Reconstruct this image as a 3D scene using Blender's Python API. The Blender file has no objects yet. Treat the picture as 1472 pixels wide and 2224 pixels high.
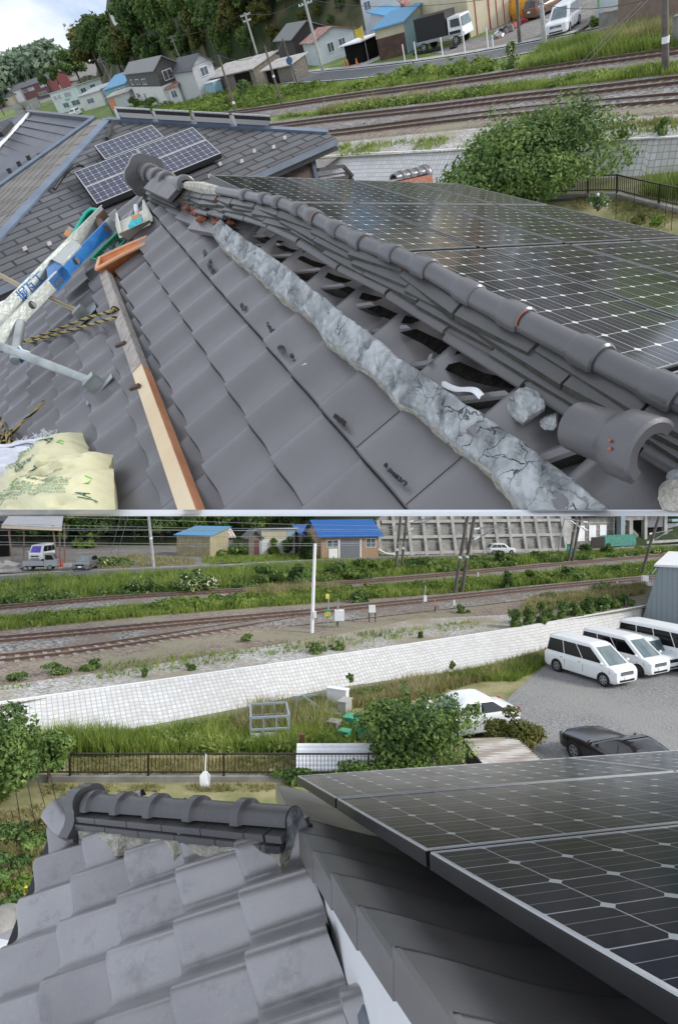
import bpy, bmesh, math, random
from mathutils import Vector, Matrix, noise as mnoise
from mathutils.geometry import tessellate_polygon

# ---------------------------------------------------------------- camera, world, sun, exposure
F, CX, CY = 1350.0, 736.0, 1112.0            # focal length and principal point in pixels of the 1472 x 2224 photo
PITCH = math.radians(-1.36)
SC = bpy.context.scene
C = SC.collection
cam = bpy.data.objects.new("camera", bpy.data.cameras.new("camera"))
C.objects.link(cam)
cam.rotation_euler = (math.pi/2+PITCH, 0, 0)
cam.data.sensor_fit = 'HORIZONTAL'; cam.data.sensor_width = 36.0
cam.data.lens = 36.0*F/1472.0
cam.data.clip_start = 0.02; cam.data.clip_end = 8000
SC.camera = cam
SUN_EL, SUN_AZ = math.radians(34), math.radians(108)   # azimuth measured from +Y towards +X: right and a little behind the camera
world = bpy.data.worlds.new("World"); SC.world = world
world.use_nodes = True
wt = world.node_tree; wn = wt.nodes; wl = wt.links
wn.clear()
w_out = wn.new('ShaderNodeOutputWorld'); w_bg = wn.new('ShaderNodeBackground')
w_sky = wn.new('ShaderNodeTexSky'); w_sky.sky_type = 'NISHITA'; w_sky.sun_disc = False
w_sky.sun_elevation = SUN_EL; w_sky.sun_rotation = SUN_AZ
w_sky.dust_density = 2.0; w_sky.air_density = 1.0
w_bg.inputs['Strength'].default_value = 0.115
w_tc = wn.new('ShaderNodeTexCoord')
w_map = wn.new('ShaderNodeMapping'); w_map.inputs['Scale'].default_value = (2.6, 2.6, 7.0)
w_map.inputs['Location'].default_value = (0.9, 0.4, 0.2)
w_no = wn.new('ShaderNodeTexNoise'); w_no.inputs['Scale'].default_value = 1.7
w_no.inputs['Detail'].default_value = 6; w_no.inputs['Roughness'].default_value = 0.55
w_ra = wn.new('ShaderNodeValToRGB')
w_ra.color_ramp.elements[0].position = 0.36; w_ra.color_ramp.elements[0].color = (0, 0, 0, 1)
w_ra.color_ramp.elements[1].position = 0.62; w_ra.color_ramp.elements[1].color = (1, 1, 1, 1)
w_mix = wn.new('ShaderNodeMix'); w_mix.data_type = 'RGBA'
w_mix.inputs[6].default_value = (3.7, 4.6, 6.0, 1); w_mix.inputs[7].default_value = (8.1, 8.1, 8.3, 1)
w_add = wn.new('ShaderNodeMix'); w_add.data_type = 'RGBA'; w_add.inputs[0].default_value = 0.9
wl.new(w_tc.outputs['Generated'], w_map.inputs['Vector']); wl.new(w_map.outputs[0], w_no.inputs['Vector'])
wl.new(w_no.outputs['Fac'], w_ra.inputs['Fac']); wl.new(w_ra.outputs['Color'], w_mix.inputs[0])
wl.new(w_sky.outputs['Color'], w_add.inputs[6]); wl.new(w_mix.outputs[2], w_add.inputs[7])
wl.new(w_add.outputs[2], w_bg.inputs['Color']); wl.new(w_bg.outputs[0], w_out.inputs['Surface'])
sun_d = bpy.data.lights.new("sun", 'SUN'); sun_d.energy = 2.0; sun_d.angle = math.radians(16); sun_d.color = (1, 0.97, 0.93)
sun = bpy.data.objects.new("sun", sun_d); C.objects.link(sun)
sdir = Vector((math.sin(SUN_AZ)*math.cos(SUN_EL), math.cos(SUN_AZ)*math.cos(SUN_EL), math.sin(SUN_EL)))
sun.rotation_euler = sdir.to_track_quat('Z', 'Y').to_euler()
SC.view_settings.view_transform = 'Standard'; SC.view_settings.look = 'None'
SC.view_settings.exposure = 0.55; SC.view_settings.gamma = 1.0
SC.render.engine = 'CYCLES'
SC.cycles.use_denoising = True
SC.cycles.max_bounces = 6; SC.cycles.diffuse_bounces = 4; SC.cycles.glossy_bounces = 3
SC.cycles.transparent_max_bounces = 4; SC.cycles.sample_clamp_indirect = 4

# ---------------------------------------------------------------- frames: the two roofs of the double photograph
XC = Vector((1, 0, 0)); YC = Vector((0, -math.sin(PITCH), math.cos(PITCH))); ZC = Vector((0, math.cos(PITCH), math.sin(PITCH)))
def W(x, y, z): return XC*x+YC*y+ZC*z
def ray(px, py): return W((px-CX)/F, (CY-py)/F, 1.0)
def Q(px, py, Z): return ray(px, py)*Z
class Frame:
    def __init__(s, up):
        s.Z = up.normalized(); s.Y = (ZC-s.Z*ZC.dot(s.Z)).normalized(); s.X = s.Y.cross(s.Z)
        s.R = Matrix((s.X, s.Y, s.Z)).transposed()
    def g(s, px, py, h):
        d = ray(px, py); return d*(h/d.dot(s.Z))
    def loc(s, p): return Vector((s.X.dot(p), s.Y.dot(p), s.Z.dot(p)))
    def w(s, a, b, c): return s.X*a+s.Y*b+s.Z*c
    def M(s, p, yaw=0.0):
        return Matrix.Translation(p) @ s.R.to_4x4() @ Matrix.Rotation(yaw, 4, 'Z')
    def yaw(s, p, q):
        d = s.loc(q-p); return math.atan2(d.y, d.x)
F1 = Frame(W(-.264, .725, -.637))
F2 = Frame(Vector((0, 0, 1)))
class Plane:
    def __init__(s, p, u, v, k=1.0, lift=0.0):
        s.u = W(*u)*k; s.v = W(*v)*k; s.n = s.u.cross(s.v).normalized()
        if s.n.dot(YC) < 0: s.n = -s.n
        s.p = W(*p)*k+s.n*lift
    def hit(s, px, py, h=0.0):
        d = ray(px, py); return d*((s.n.dot(s.p)+h)/s.n.dot(d))
    def lat(s, a, b, h=0.0): return s.p+s.u*a+s.v*b+s.n*h
    def inv(s, q):
        d = q-s.p; m = Matrix((s.u, s.v, s.n)).transposed().inverted() @ d
        return m.x, m.y
ROOF1 = Plane((-0.577, -0.317, 1.826), (-0.1017, 0.1446, 0.1974), (0.1374, 0.1481, -0.0105))
PAN1 = Plane((0.975, 0.841, 2.357), (-0.0877, -0.0297, -0.0613), (0.0505, -0.0667, -0.0955))
ROOF2 = Plane((-1.565, -1.926, 3.33), (0.251, 0.1121, 0.0074), (0.0692, -0.0285, -0.2987))
PAN2 = Plane((0.229, -0.589, 1.014), (0.105, -0.0062, 0.0316), (0.0291, 0.0378, -0.1177), k=1.5)
NPAN = Plane((-4.811, 6.185, 11.303), (0.964, 0.7187, 0.4942), (0.3542, -0.4799, -0.3814))

# ---------------------------------------------------------------- objects
MATS = {}
def setp(o, label=None, cat=None, group=None, kind=None):
    if label: o['label'] = label
    if cat: o['category'] = cat
    if group: o['group'] = group
    if kind: o['kind'] = kind
    return o
def thing(name, label, cat, M, group=None):
    o = bpy.data.objects.new(name, None); C.objects.link(o); o.empty_display_size = 0.2
    o.matrix_world = M; MATS[o.name] = M
    return setp(o, label, cat, group)
def TW(p): return Matrix.Translation(p)
SEAM_N = (YC-ZC*((CY-1107)/F)).normalized()
class MB:
    def __init__(s): s.v = []; s.f = []; s.m = []; s.mi = 0; s.uv = None
    def add(s, vs, fs):
        b = len(s.v); s.v += [Vector(x) for x in vs]
        for f in fs: s.f.append([b+i for i in f]); s.m.append(s.mi)
        return s
    def quad(s, a, b, c, d): return s.add([a, b, c, d], [(0, 1, 2, 3)])
    def poly(s, pts): return s.add(pts, [tuple(range(len(pts)))])
    def hexa(s, lo, hi):       # two loops of n points joined into a closed solid
        n = len(lo); fs = [tuple(range(n))[::-1], tuple(range(n, 2*n))]
        fs += [(i, (i+1) % n, n+(i+1) % n, n+i) for i in range(n)]
        return s.add(list(lo)+list(hi), fs)
    def box(s, x0, x1, y0, y1, z0, z1):
        return s.hexa([(x0, y0, z0), (x1, y0, z0), (x1, y1, z0), (x0, y1, z0)], [(x0, y0, z1), (x1, y0, z1), (x1, y1, z1), (x0, y1, z1)])
    def bar(s, p, q, w, h, up=Vector((0, 0, 1))):
        p = Vector(p); q = Vector(q); d = (q-p).normalized(); a = d.cross(up)
        if a.length < 1e-4: a = d.cross(Vector((1, 0, 0)))
        a.normalize(); b = a.cross(d).normalized(); a = a*(w/2); b = b*(h/2)
        return s.hexa([p-a-b, p+a-b, p+a+b, p-a+b], [q-a-b, q+a-b, q+a+b, q-a+b])
    def tube(s, pts, r, n=8, caps=True, closed_end=None):
        pts = [Vector(p) for p in pts]; rr = r if isinstance(r, (list, tuple)) else [r]*len(pts)
        b = len(s.v); ref = None
        for i, p in enumerate(pts):
            d = (pts[min(i+1, len(pts)-1)]-pts[max(i-1, 0)]).normalized()
            if ref is None: ref = d.orthogonal().normalized()
            a = (ref-d*ref.dot(d)); a = a.normalized() if a.length > 1e-6 else d.orthogonal().normalized()
            ref = a; c = d.cross(a)
            for k in range(n):
                t = 2*math.pi*k/n; s.v.append(p+(a*math.cos(t)+c*math.sin(t))*rr[i])
        for i in range(len(pts)-1):
            for k in range(n):
                s.f.append([b+i*n+k, b+i*n+(k+1) % n, b+(i+1)*n+(k+1) % n, b+(i+1)*n+k]); s.m.append(s.mi)
        if caps:
            s.f.append([b+k for k in range(n)][::-1]); s.m.append(s.mi)
            e = b+(len(pts)-1)*n; s.f.append([e+k for k in range(n)]); s.m.append(s.mi)
        return s
    def grid(s, rows):
        b = len(s.v); n = len(rows[0])
        for r in rows: s.v += [Vector(x) for x in r]
        for i in range(len(rows)-1):
            for j in range(n-1):
                s.f.append([b+i*n+j, b+i*n+j+1, b+(i+1)*n+j+1, b+(i+1)*n+j]); s.m.append(s.mi)
        return s
    def ball(s, c, rx, ry, rz, nu=10, nv=6, jit=0.0, seed=0):
        rnd = random.Random(seed); c = Vector(c); rows = []
        for i in range(nv+1):
            ph = math.pi*i/nv-math.pi/2; row = []
            for j in range(nu):
                th = 2*math.pi*j/nu; k = 1+rnd.uniform(-jit, jit)
                row.append(c+Vector((rx*math.cos(ph)*math.cos(th)*k, ry*math.cos(ph)*math.sin(th)*k, rz*math.sin(ph)*k)))
            row.append(row[0].copy()); rows.append(row)
        return s.grid(rows)
    def cyl(s, c, axis, r, h, n=16):
        a = Vector(axis).normalized(); c = Vector(c)
        return s.tube([c-a*h/2, c+a*h/2], r, n)
    def build(s, name, mats, parent=None, world=False, smooth=None, clip=False, M=None, flip=False, uvf=None, weld=False):
        me = bpy.data.meshes.new(name)
        vs = s.v
        inv = None
        if parent is not None:
            if world: inv = MATS[parent.name].inverted()
        elif world:
            cc = Vector((0, 0, 0))
            if M is None:
                for v in vs: cc += v
                cc /= max(1, len(vs)); M = TW(cc)
            inv = M.inverted()
        wv = vs
        if clip:
            bm = bmesh.new(); bv = [bm.verts.new(v) for v in vs]
            for f, mi in zip(s.f, s.m):
                try:
                    bf = bm.faces.new([bv[i] for i in f]); bf.material_index = mi
                except ValueError: pass
            bmesh.ops.bisect_plane(bm, geom=bm.verts[:]+bm.edges[:]+bm.faces[:], plane_co=(0, 0, 0), plane_no=SEAM_N, clear_inner=True)
            if inv:
                for v in bm.verts: v.co = inv @ v.co
            bm.to_mesh(me); bm.free()
        else:
            me.from_pydata([tuple(inv @ v) if inv else tuple(v) for v in wv], [], s.f)
            if len(s.f) == len(me.polygons): me.polygons.foreach_set('material_index', s.m)
        if weld:
            bm = bmesh.new(); bm.from_mesh(me); bmesh.ops.remove_doubles(bm, verts=bm.verts[:], dist=1e-4)
            bmesh.ops.recalc_face_normals(bm, faces=bm.faces[:]); bm.to_mesh(me); bm.free()
        if uvf and not clip:
            uv = me.uv_layers.new(name="UVMap")
            for l in me.loops: uv.data[l.index].uv = uvf(l.vertex_index, vs[l.vertex_index])
        if smooth is not None and len(me.polygons):
            me.polygons.foreach_set('use_smooth', [True]*len(me.polygons))
            me.set_sharp_from_angle(angle=math.radians(smooth))
        for m in (mats if isinstance(mats, (list, tuple)) else [mats]): me.materials.append(m)
        me.update()
        o = bpy.data.objects.new(name, me); C.objects.link(o)
        if parent is not None:
            o.parent = parent; MATS[o.name] = MATS[parent.name]
        else:
            MM = M if M is not None else Matrix.Identity(4)
            o.matrix_world = MM; MATS[o.name] = MM
        return o
def dup(root, M, label=None, group=None):
    r = root.copy(); C.objects.link(r); r.matrix_world = M; MATS[r.name] = M
    if label: r['label'] = label
    if group: r['group'] = group
    for ch in list(root.children):
        c = ch.copy(); C.objects.link(c); c.parent = r; MATS[c.name] = M
        for g in ch.children:
            d = g.copy(); C.objects.link(d); d.parent = c; MATS[d.name] = M
    return r

# ---------------------------------------------------------------- materials
def nodes_of(name):
    m = bpy.data.materials.new(name); m.use_nodes = True
    nt = m.node_tree; return m, nt, nt.nodes, nt.links, nt.nodes['Principled BSDF']
def mat(name, col, rough=0.7, var=0.18, scale=6.0, metal=0.0, bump=0.0, bscale=None, spec=0.5, col2=None, lo=0.35, hi=0.65, detail=5, coord='Object', stretch=None):
    m, nt, n, l, b = nodes_of(name)
    b.inputs['Roughness'].default_value = rough; b.inputs['Metallic'].default_value = metal
    b.inputs['Specular IOR Level'].default_value = spec
    tc = n.new('ShaderNodeTexCoord'); no = n.new('ShaderNodeTexNoise')
    no.inputs['Scale'].default_value = scale; no.inputs['Detail'].default_value = detail; no.inputs['Roughness'].default_value = 0.6
    src = tc.outputs[coord]
    if stretch:
        mp = n.new('ShaderNodeMapping'); mp.inputs['Scale'].default_value = stretch
        l.new(src, mp.inputs['Vector']); src = mp.outputs[0]
    l.new(src, no.inputs['Vector'])
    ra = n.new('ShaderNodeValToRGB'); e = ra.color_ramp.elements
    c2 = col2 or tuple(min(1, c*(1+var)) for c in col); c1 = col if col2 else tuple(c*(1-var) for c in col)
    e[0].position = lo; e[0].color = (*c1, 1); e[1].position = hi; e[1].color = (*c2, 1)
    l.new(no.outputs['Fac'], ra.inputs['Fac']); l.new(ra.outputs['Color'], b.inputs['Base Color'])
    if bump:
        n2 = n.new('ShaderNodeTexNoise'); n2.inputs['Scale'].default_value = bscale or scale*6; n2.inputs['Detail'].default_value = 4
        l.new(src, n2.inputs['Vector'])
        bp = n.new('ShaderNodeBump'); bp.inputs['Strength'].default_value = bump; bp.inputs['Distance'].default_value = 0.02
        l.new(n2.outputs['Fac'], bp.inputs['Height']); l.new(bp.outputs['Normal'], b.inputs['Normal'])
    return m
def leaf_mat(name, c1, c2, c3):
    m, nt, n, l, b = nodes_of(name)
    geo = n.new('ShaderNodeNewGeometry'); tc = n.new('ShaderNodeTexCoord')
    no = n.new('ShaderNodeTexNoise'); no.inputs['Scale'].default_value = 0.55; no.inputs['Detail'].default_value = 2
    l.new(tc.outputs['Object'], no.inputs['Vector'])
    mx = n.new('ShaderNodeMath'); mx.operation = 'MULTIPLY_ADD'; mx.inputs[1].default_value = 0.45
    l.new(geo.outputs['Random Per Island'], mx.inputs[0])
    m2 = n.new('ShaderNodeMath'); m2.operation = 'MULTIPLY_ADD'; m2.inputs[1].default_value = 1.5; m2.inputs[2].default_value = -0.47
    l.new(no.outputs['Fac'], m2.inputs[0]); l.new(m2.outputs[0], mx.inputs[2])
    ra = n.new('ShaderNodeValToRGB'); e = ra.color_ramp.elements
    e[0].position = 0.1; e[0].color = (*c1, 1); e[1].position = 0.85; e[1].color = (*c3, 1)
    k = e.new(0.5); k.color = (*c2, 1)
    l.new(mx.outputs[0], ra.inputs['Fac']); l.new(ra.outputs['Color'], b.inputs['Base Color'])
    b.inputs['Roughness'].default_value = 0.55; b.inputs['Specular IOR Level'].default_value = 0.3
    tr = n.new('ShaderNodeBsdfTranslucent'); l.new(ra.outputs['Color'], tr.inputs['Color'])
    ms = n.new('ShaderNodeMixShader'); ms.inputs[0].default_value = 0.28
    out = n['Material Output']
    l.new(b.outputs[0], ms.inputs[1]); l.new(tr.outputs[0], ms.inputs[2]); l.new(ms.outputs[0], out.inputs['Surface'])
    return m
def gravel_mat(name, c1, c2, scale=18.0, dirt=None, dscale=0.25, bump=0.6):
    m, nt, n, l, b = nodes_of(name); b.inputs['Roughness'].default_value = 0.95; b.inputs['Specular IOR Level'].default_value = 0.15
    tc = n.new('ShaderNodeTexCoord'); vo = n.new('ShaderNodeTexVoronoi'); vo.inputs['Scale'].default_value = scale
    l.new(tc.outputs['Object'], vo.inputs['Vector'])
    sep = n.new('ShaderNodeSeparateColor'); l.new(vo.outputs['Color'], sep.inputs[0])
    ra = n.new('ShaderNodeValToRGB'); e = ra.color_ramp.elements
    e[0].color = (*c1, 1); e[1].color = (*c2, 1); l.new(sep.outputs[0], ra.inputs['Fac'])
    col = ra.outputs['Color']
    if dirt:
        no = n.new('ShaderNodeTexNoise'); no.inputs['Scale'].default_value = dscale; no.inputs['Detail'].default_value = 6; no.inputs['Roughness'].default_value = 0.65
        l.new(tc.outputs['Object'], no.inputs['Vector'])
        r2 = n.new('ShaderNodeValToRGB'); r2.color_ramp.elements[0].position = 0.42; r2.color_ramp.elements[1].position = 0.6
        l.new(no.outputs['Fac'], r2.inputs['Fac'])
        mx = n.new('ShaderNodeMix'); mx.data_type = 'RGBA'; mx.inputs[7].default_value = (*dirt, 1)
        l.new(r2.outputs['Color'], mx.inputs[0]); l.new(col, mx.inputs[6]); col = mx.outputs[2]
    l.new(col, b.inputs['Base Color'])
    bp = n.new('ShaderNodeBump'); bp.inputs['Strength'].default_value = bump; bp.inputs['Distance'].default_value = 0.04
    l.new(vo.outputs['Distance'], bp.inputs['Height']); l.new(bp.outputs['Normal'], b.inputs['Normal'])
    return m
def mathn(n, l, op, a, b=None, c=None):
    x = n.new('ShaderNodeMath'); x.operation = op
    for i, v in enumerate((a, b, c)):
        if v is None: continue
        if isinstance(v, (int, float)): x.inputs[i].default_value = v
        else: l.new(v, x.inputs[i])
    return x.outputs[0]
def solar_mat(name, cell, gap, rough=0.12, diamond=0.13, lines=3, line_axis=0, lw=0.012, var=0.3):
    """UV in cells: dark wafers, pale grid, pale diamonds where four wafers meet, thin bus bars"""
    m, nt, n, l, b = nodes_of(name)
    uv = n.new('ShaderNodeUVMap'); sp = n.new('ShaderNodeSeparateXYZ'); l.new(uv.outputs[0], sp.inputs[0])
    fx = mathn(n, l, 'FRACT', sp.outputs[0]); fy = mathn(n, l, 'FRACT', sp.outputs[1])
    dx = mathn(n, l, 'MINIMUM', fx, mathn(n, l, 'SUBTRACT', 1.0, fx)); dy = mathn(n, l, 'MINIMUM', fy, mathn(n, l, 'SUBTRACT', 1.0, fy))
    dia = mathn(n, l, 'LESS_THAN', mathn(n, l, 'ADD', dx, dy), diamond)
    grid = mathn(n, l, 'LESS_THAN', mathn(n, l, 'MINIMUM', dx, dy), lw)
    fl = (fx, fy)[line_axis]
    g = mathn(n, l, 'FRACT', mathn(n, l, 'MULTIPLY_ADD', fl, float(lines), 0.5))
    bus = mathn(n, l, 'LESS_THAN', mathn(n, l, 'ABSOLUTE', mathn(n, l, 'SUBTRACT', g, 0.5)), lw*lines*0.42)
    bus = mathn(n, l, 'MULTIPLY', bus, 0.55)
    k = mathn(n, l, 'MAXIMUM', mathn(n, l, 'MAXIMUM', dia, mathn(n, l, 'MULTIPLY', grid, 0.75)), bus)
    fl1 = mathn(n, l, 'FLOOR', sp.outputs[0]); fl2 = mathn(n, l, 'FLOOR', sp.outputs[1])
    wn_ = n.new('ShaderNodeTexWhiteNoise'); wn_.noise_dimensions = '2D'
    cb = n.new('ShaderNodeCombineXYZ'); l.new(fl1, cb.inputs[0]); l.new(fl2, cb.inputs[1]); l.new(cb.outputs[0], wn_.inputs['Vector'])
    hv = n.new('ShaderNodeMix'); hv.data_type = 'RGBA'
    hv.inputs[6].default_value = (*[c*(1-var) for c in cell], 1); hv.inputs[7].default_value = (*[c*(1+var) for c in cell], 1)
    l.new(wn_.outputs['Value'], hv.inputs[0])
    mx = n.new('ShaderNodeMix'); mx.data_type = 'RGBA'; mx.inputs[7].default_value = (*gap, 1)
    l.new(k, mx.inputs[0]); l.new(hv.outputs[2], mx.inputs[6]); l.new(mx.outputs[2], b.inputs['Base Color'])
    tc = n.new('ShaderNodeTexCoord'); no = n.new('ShaderNodeTexNoise'); no.inputs['Scale'].default_value = 3; no.inputs['Detail'].default_value = 6
    l.new(tc.outputs['Object'], no.inputs['Vector'])
    rr = n.new('ShaderNodeMapRange'); rr.inputs['To Min'].default_value = rough*0.7; rr.inputs['To Max'].default_value = rough*1.5
    l.new(no.outputs['Fac'], rr.inputs['Value']); l.new(rr.outputs[0], b.inputs['Roughness'])
    b.inputs['IOR'].default_value = 1.4; b.inputs['Specular IOR Level'].default_value = 0.24 if 'near' not in name else 0.13
    return m
def uvgrid_mat(name, base, line, lw=0.05, rough=0.8, var=0.12, nscale=0.6, stain=None):
    m, nt, n, l, b = nodes_of(name); b.inputs['Roughness'].default_value = rough
    uv = n.new('ShaderNodeUVMap'); sp = n.new('ShaderNodeSeparateXYZ'); l.new(uv.outputs[0], sp.inputs[0])
    ds = []
    for o in (0, 1):
        f = mathn(n, l, 'FRACT', sp.outputs[o]); ds.append(mathn(n, l, 'MINIMUM', f, mathn(n, l, 'SUBTRACT', 1.0, f)))
    k = mathn(n, l, 'LESS_THAN', mathn(n, l, 'MINIMUM', ds[0], ds[1]), lw)
    wn_ = n.new('ShaderNodeTexWhiteNoise'); wn_.noise_dimensions = '2D'
    cb = n.new('ShaderNodeCombineXYZ'); l.new(mathn(n, l, 'FLOOR', sp.outputs[0]), cb.inputs[0]); l.new(mathn(n, l, 'FLOOR', sp.outputs[1]), cb.inputs[1])
    l.new(cb.outputs[0], wn_.inputs['Vector'])
    no = n.new('ShaderNodeTexNoise'); no.inputs['Scale'].default_value = nscale; no.inputs['Detail'].default_value = 6; no.inputs['Roughness'].default_value = .65
    tc = n.new('ShaderNodeTexCoord'); l.new(tc.outputs['Object'], no.inputs['Vector'])
    t = mathn(n, l, 'MULTIPLY_ADD', wn_.outputs['Value'], 0.45, mathn(n, l, 'MULTIPLY', no.outputs['Fac'], 0.75))
    hv = n.new('ShaderNodeMix'); hv.data_type = 'RGBA'
    hv.inputs[6].default_value = (*(stain or [c*(1-var) for c in base]), 1); hv.inputs[7].default_value = (*[min(1, c*(1+var)) for c in base], 1)
    l.new(t, hv.inputs[0])
    mx = n.new('ShaderNodeMix'); mx.data_type = 'RGBA'; mx.inputs[7].default_value = (*line, 1)
    l.new(k, mx.inputs[0]); l.new(hv.outputs[2], mx.inputs[6]); l.new(mx.outputs[2], b.inputs['Base Color'])
    return m
def stripe_mat(name, c1, c2, period=0.25, axis=0, duty=0.5, rough=0.6, metal=0.0, soft=0.1, noise=0.2, bump=0.5, rust=None):
    """corrugated or slatted sheet in object space"""
    m, nt, n, l, b = nodes_of(name); b.inputs['Roughness'].default_value = rough; b.inputs['Metallic'].default_value = metal
    tc = n.new('ShaderNodeTexCoord'); sp = n.new('ShaderNodeSeparateXYZ'); l.new(tc.outputs['Object'], sp.inputs[0])
    f = mathn(n, l, 'FRACT', mathn(n, l, 'DIVIDE', sp.outputs[axis], period))
    tri = mathn(n, l, 'ABSOLUTE', mathn(n, l, 'MULTIPLY_ADD', f, 2.0, -1.0))
    mr = n.new('ShaderNodeMapRange'); mr.inputs['From Min'].default_value = duty-soft; mr.inputs['From Max'].default_value = duty+soft
    l.new(tri, mr.inputs['Value'])
    no = n.new('ShaderNodeTexNoise'); no.inputs['Scale'].default_value = 1.3; no.inputs['Detail'].default_value = 7; no.inputs['Roughness'].default_value = .7
    l.new(tc.outputs['Object'], no.inputs['Vector'])
    hv = n.new('ShaderNodeMix'); hv.data_type = 'RGBA'; hv.inputs[6].default_value = (*c1, 1); hv.inputs[7].default_value = (*c2, 1)
    l.new(mr.outputs[0], hv.inputs[0])
    r2 = n.new('ShaderNodeValToRGB'); r2.color_ramp.elements[0].position = 0.45; r2.color_ramp.elements[1].position = 0.65
    l.new(no.outputs['Fac'], r2.inputs['Fac'])
    mx = n.new('ShaderNodeMix'); mx.data_type = 'RGBA'
    rc = rust or tuple(c*(1-noise) for c in c1)
    mx.inputs[7].default_value = (*rc, 1)
    fac = mathn(n, l, 'MULTIPLY', r2.outputs['Color'], 0.8 if rust else 0.6)
    l.new(fac, mx.inputs[0]); l.new(hv.outputs[2], mx.inputs[6]); l.new(mx.outputs[2], b.inputs['Base Color'])
    bp = n.new('ShaderNodeBump'); bp.inputs['Strength'].default_value = bump; bp.inputs['Distance'].default_value = 0.03
    l.new(tri, bp.inputs['Height']); l.new(bp.outputs['Normal'], b.inputs['Normal'])
    return m
def tile_mat(name, base, hi_, rough=0.36, blotch=(0.03, 0.03, 0.033), bl=0.0, fleck=0.0, spec=0.5, metal=0.0):
    """glazed clay tile: slow tone changes, fired blotches and fine flecks"""
    m, nt, n, l, b = nodes_of(name); b.inputs['Specular IOR Level'].default_value = spec; b.inputs['Metallic'].default_value = metal
    tc = n.new('ShaderNodeTexCoord')
    def noi(s, d=4, r=.6):
        x = n.new('ShaderNodeTexNoise'); x.inputs['Scale'].default_value = s; x.inputs['Detail'].default_value = d; x.inputs['Roughness'].default_value = r
        l.new(tc.outputs['Object'], x.inputs['Vector']); return x.outputs['Fac']
    geo = n.new('ShaderNodeNewGeometry')
    t = mathn(n, l, 'ADD', mathn(n, l, 'MULTIPLY', noi(2.2, 3), 0.9), mathn(n, l, 'MULTIPLY_ADD', geo.outputs['Random Per Island'], 0.35, -0.12))
    mx = n.new('ShaderNodeMix'); mx.data_type = 'RGBA'; mx.inputs[6].default_value = (*base, 1); mx.inputs[7].default_value = (*hi_, 1)
    l.new(t, mx.inputs[0]); col = mx.outputs[2]
    if bl:
        ra = n.new('ShaderNodeValToRGB'); ra.color_ramp.elements[0].position = 0.54; ra.color_ramp.elements[1].position = 0.72
        l.new(noi(6, 8, .72), ra.inputs['Fac'])
        m2 = n.new('ShaderNodeMix'); m2.data_type = 'RGBA'; m2.inputs[7].default_value = (*blotch, 1)
        l.new(mathn(n, l, 'MULTIPLY', ra.outputs['Color'], bl), m2.inputs[0]); l.new(col, m2.inputs[6]); col = m2.outputs[2]
    if fleck:
        ra = n.new('ShaderNodeValToRGB'); ra.color_ramp.elements[0].position = 0.57; ra.color_ramp.elements[1].position = 0.66
        l.new(noi(75, 3, .6), ra.inputs['Fac'])
        m3 = n.new('ShaderNodeMix'); m3.data_type = 'RGBA'; m3.inputs[7].default_value = (*[min(1, c*1.9) for c in hi_], 1)
        l.new(mathn(n, l, 'MULTIPLY', ra.outputs['Color'], fleck), m3.inputs[0]); l.new(col, m3.inputs[6]); col = m3.outputs[2]
    l.new(col, b.inputs['Base Color'])
    mr = n.new('ShaderNodeMapRange'); mr.inputs['To Min'].default_value = rough*0.75; mr.inputs['To Max'].default_value = rough*1.35
    l.new(noi(9, 5), mr.inputs['Value']); l.new(mr.outputs[0], b.inputs['Roughness'])
    bp = n.new('ShaderNodeBump'); bp.inputs['Strength'].default_value = 0.12; bp.inputs['Distance'].default_value = 0.004
    l.new(noi(120, 3), bp.inputs['Height']); l.new(bp.outputs['Normal'], b.inputs['Normal'])
    return m
K = {}
K['tile1'] = tile_mat('slate grey glazed tile', (0.14, 0.134, 0.137), (0.215, 0.207, 0.212), 0.36, spec=0.75, metal=.25, bl=.25, blotch=(.09, .085, .085))
K['tile2'] = tile_mat('silver grey glazed tile', (0.20, 0.194, 0.2), (0.44, 0.43, 0.44), 0.3, bl=0.5, blotch=(0.1, 0.1, 0.105), fleck=0.05, spec=.8, metal=.45)
K['ridge1'] = tile_mat('ridge tile', (0.065, 0.063, 0.065), (0.15, 0.145, 0.15), 0.3, spec=0.8, metal=.3)
K['noshiedge'] = mat('tile edge with dirt and painted shade', (0.028, 0.029, 0.022), 0.8, scale=14, col2=(0.06, 0.062, 0.05), bump=.3)  # mossy dirt, with shade painted in to deepen the front faces
K['noshi'] = tile_mat('flat ridge tile', (0.05, 0.049, 0.048), (0.125, 0.122, 0.122), 0.36, bl=0.5, blotch=(0.05, 0.052, 0.038))
K['ridge2'] = tile_mat('dark ridge tile', (0.07, 0.068, 0.071), (0.13, 0.127, 0.131), 0.32, fleck=0.15)
K['verge'] = tile_mat('matt verge tile', (0.13, 0.124, 0.122), (0.22, 0.211, 0.207), 0.3, bl=0.25, spec=.8, metal=.25)
K['lapshade'] = mat('painted shade in the laps', (0.03, 0.028, 0.026), 0.9, 0.4, 20)  # near black for the shade lines painted along tile laps and seams
K['frame1'] = mat('dull panel edge', (0.3, 0.3, 0.29), 0.4, 0.15, 20, metal=0.5)
K['margin'] = mat('white panel margin', (0.58, 0.6, 0.61), 0.2, 0.08, 5)
K['clay'] = mat('broken clay', (0.3, 0.115, 0.07), 0.9, 0.3, 30)
K['mortarw'] = mat('old mortar', (0.12, 0.13, 0.14), 0.95, scale=9, col2=(0.46, 0.49, 0.5), lo=0.4, hi=0.62, bump=1.0, bscale=40, detail=9)
K['mortarp'] = mat('pale mortar', (0.35, 0.33, 0.27), 0.95, scale=25, col2=(0.62, 0.6, 0.52), bump=1.0, bscale=60, detail=8)
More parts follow.
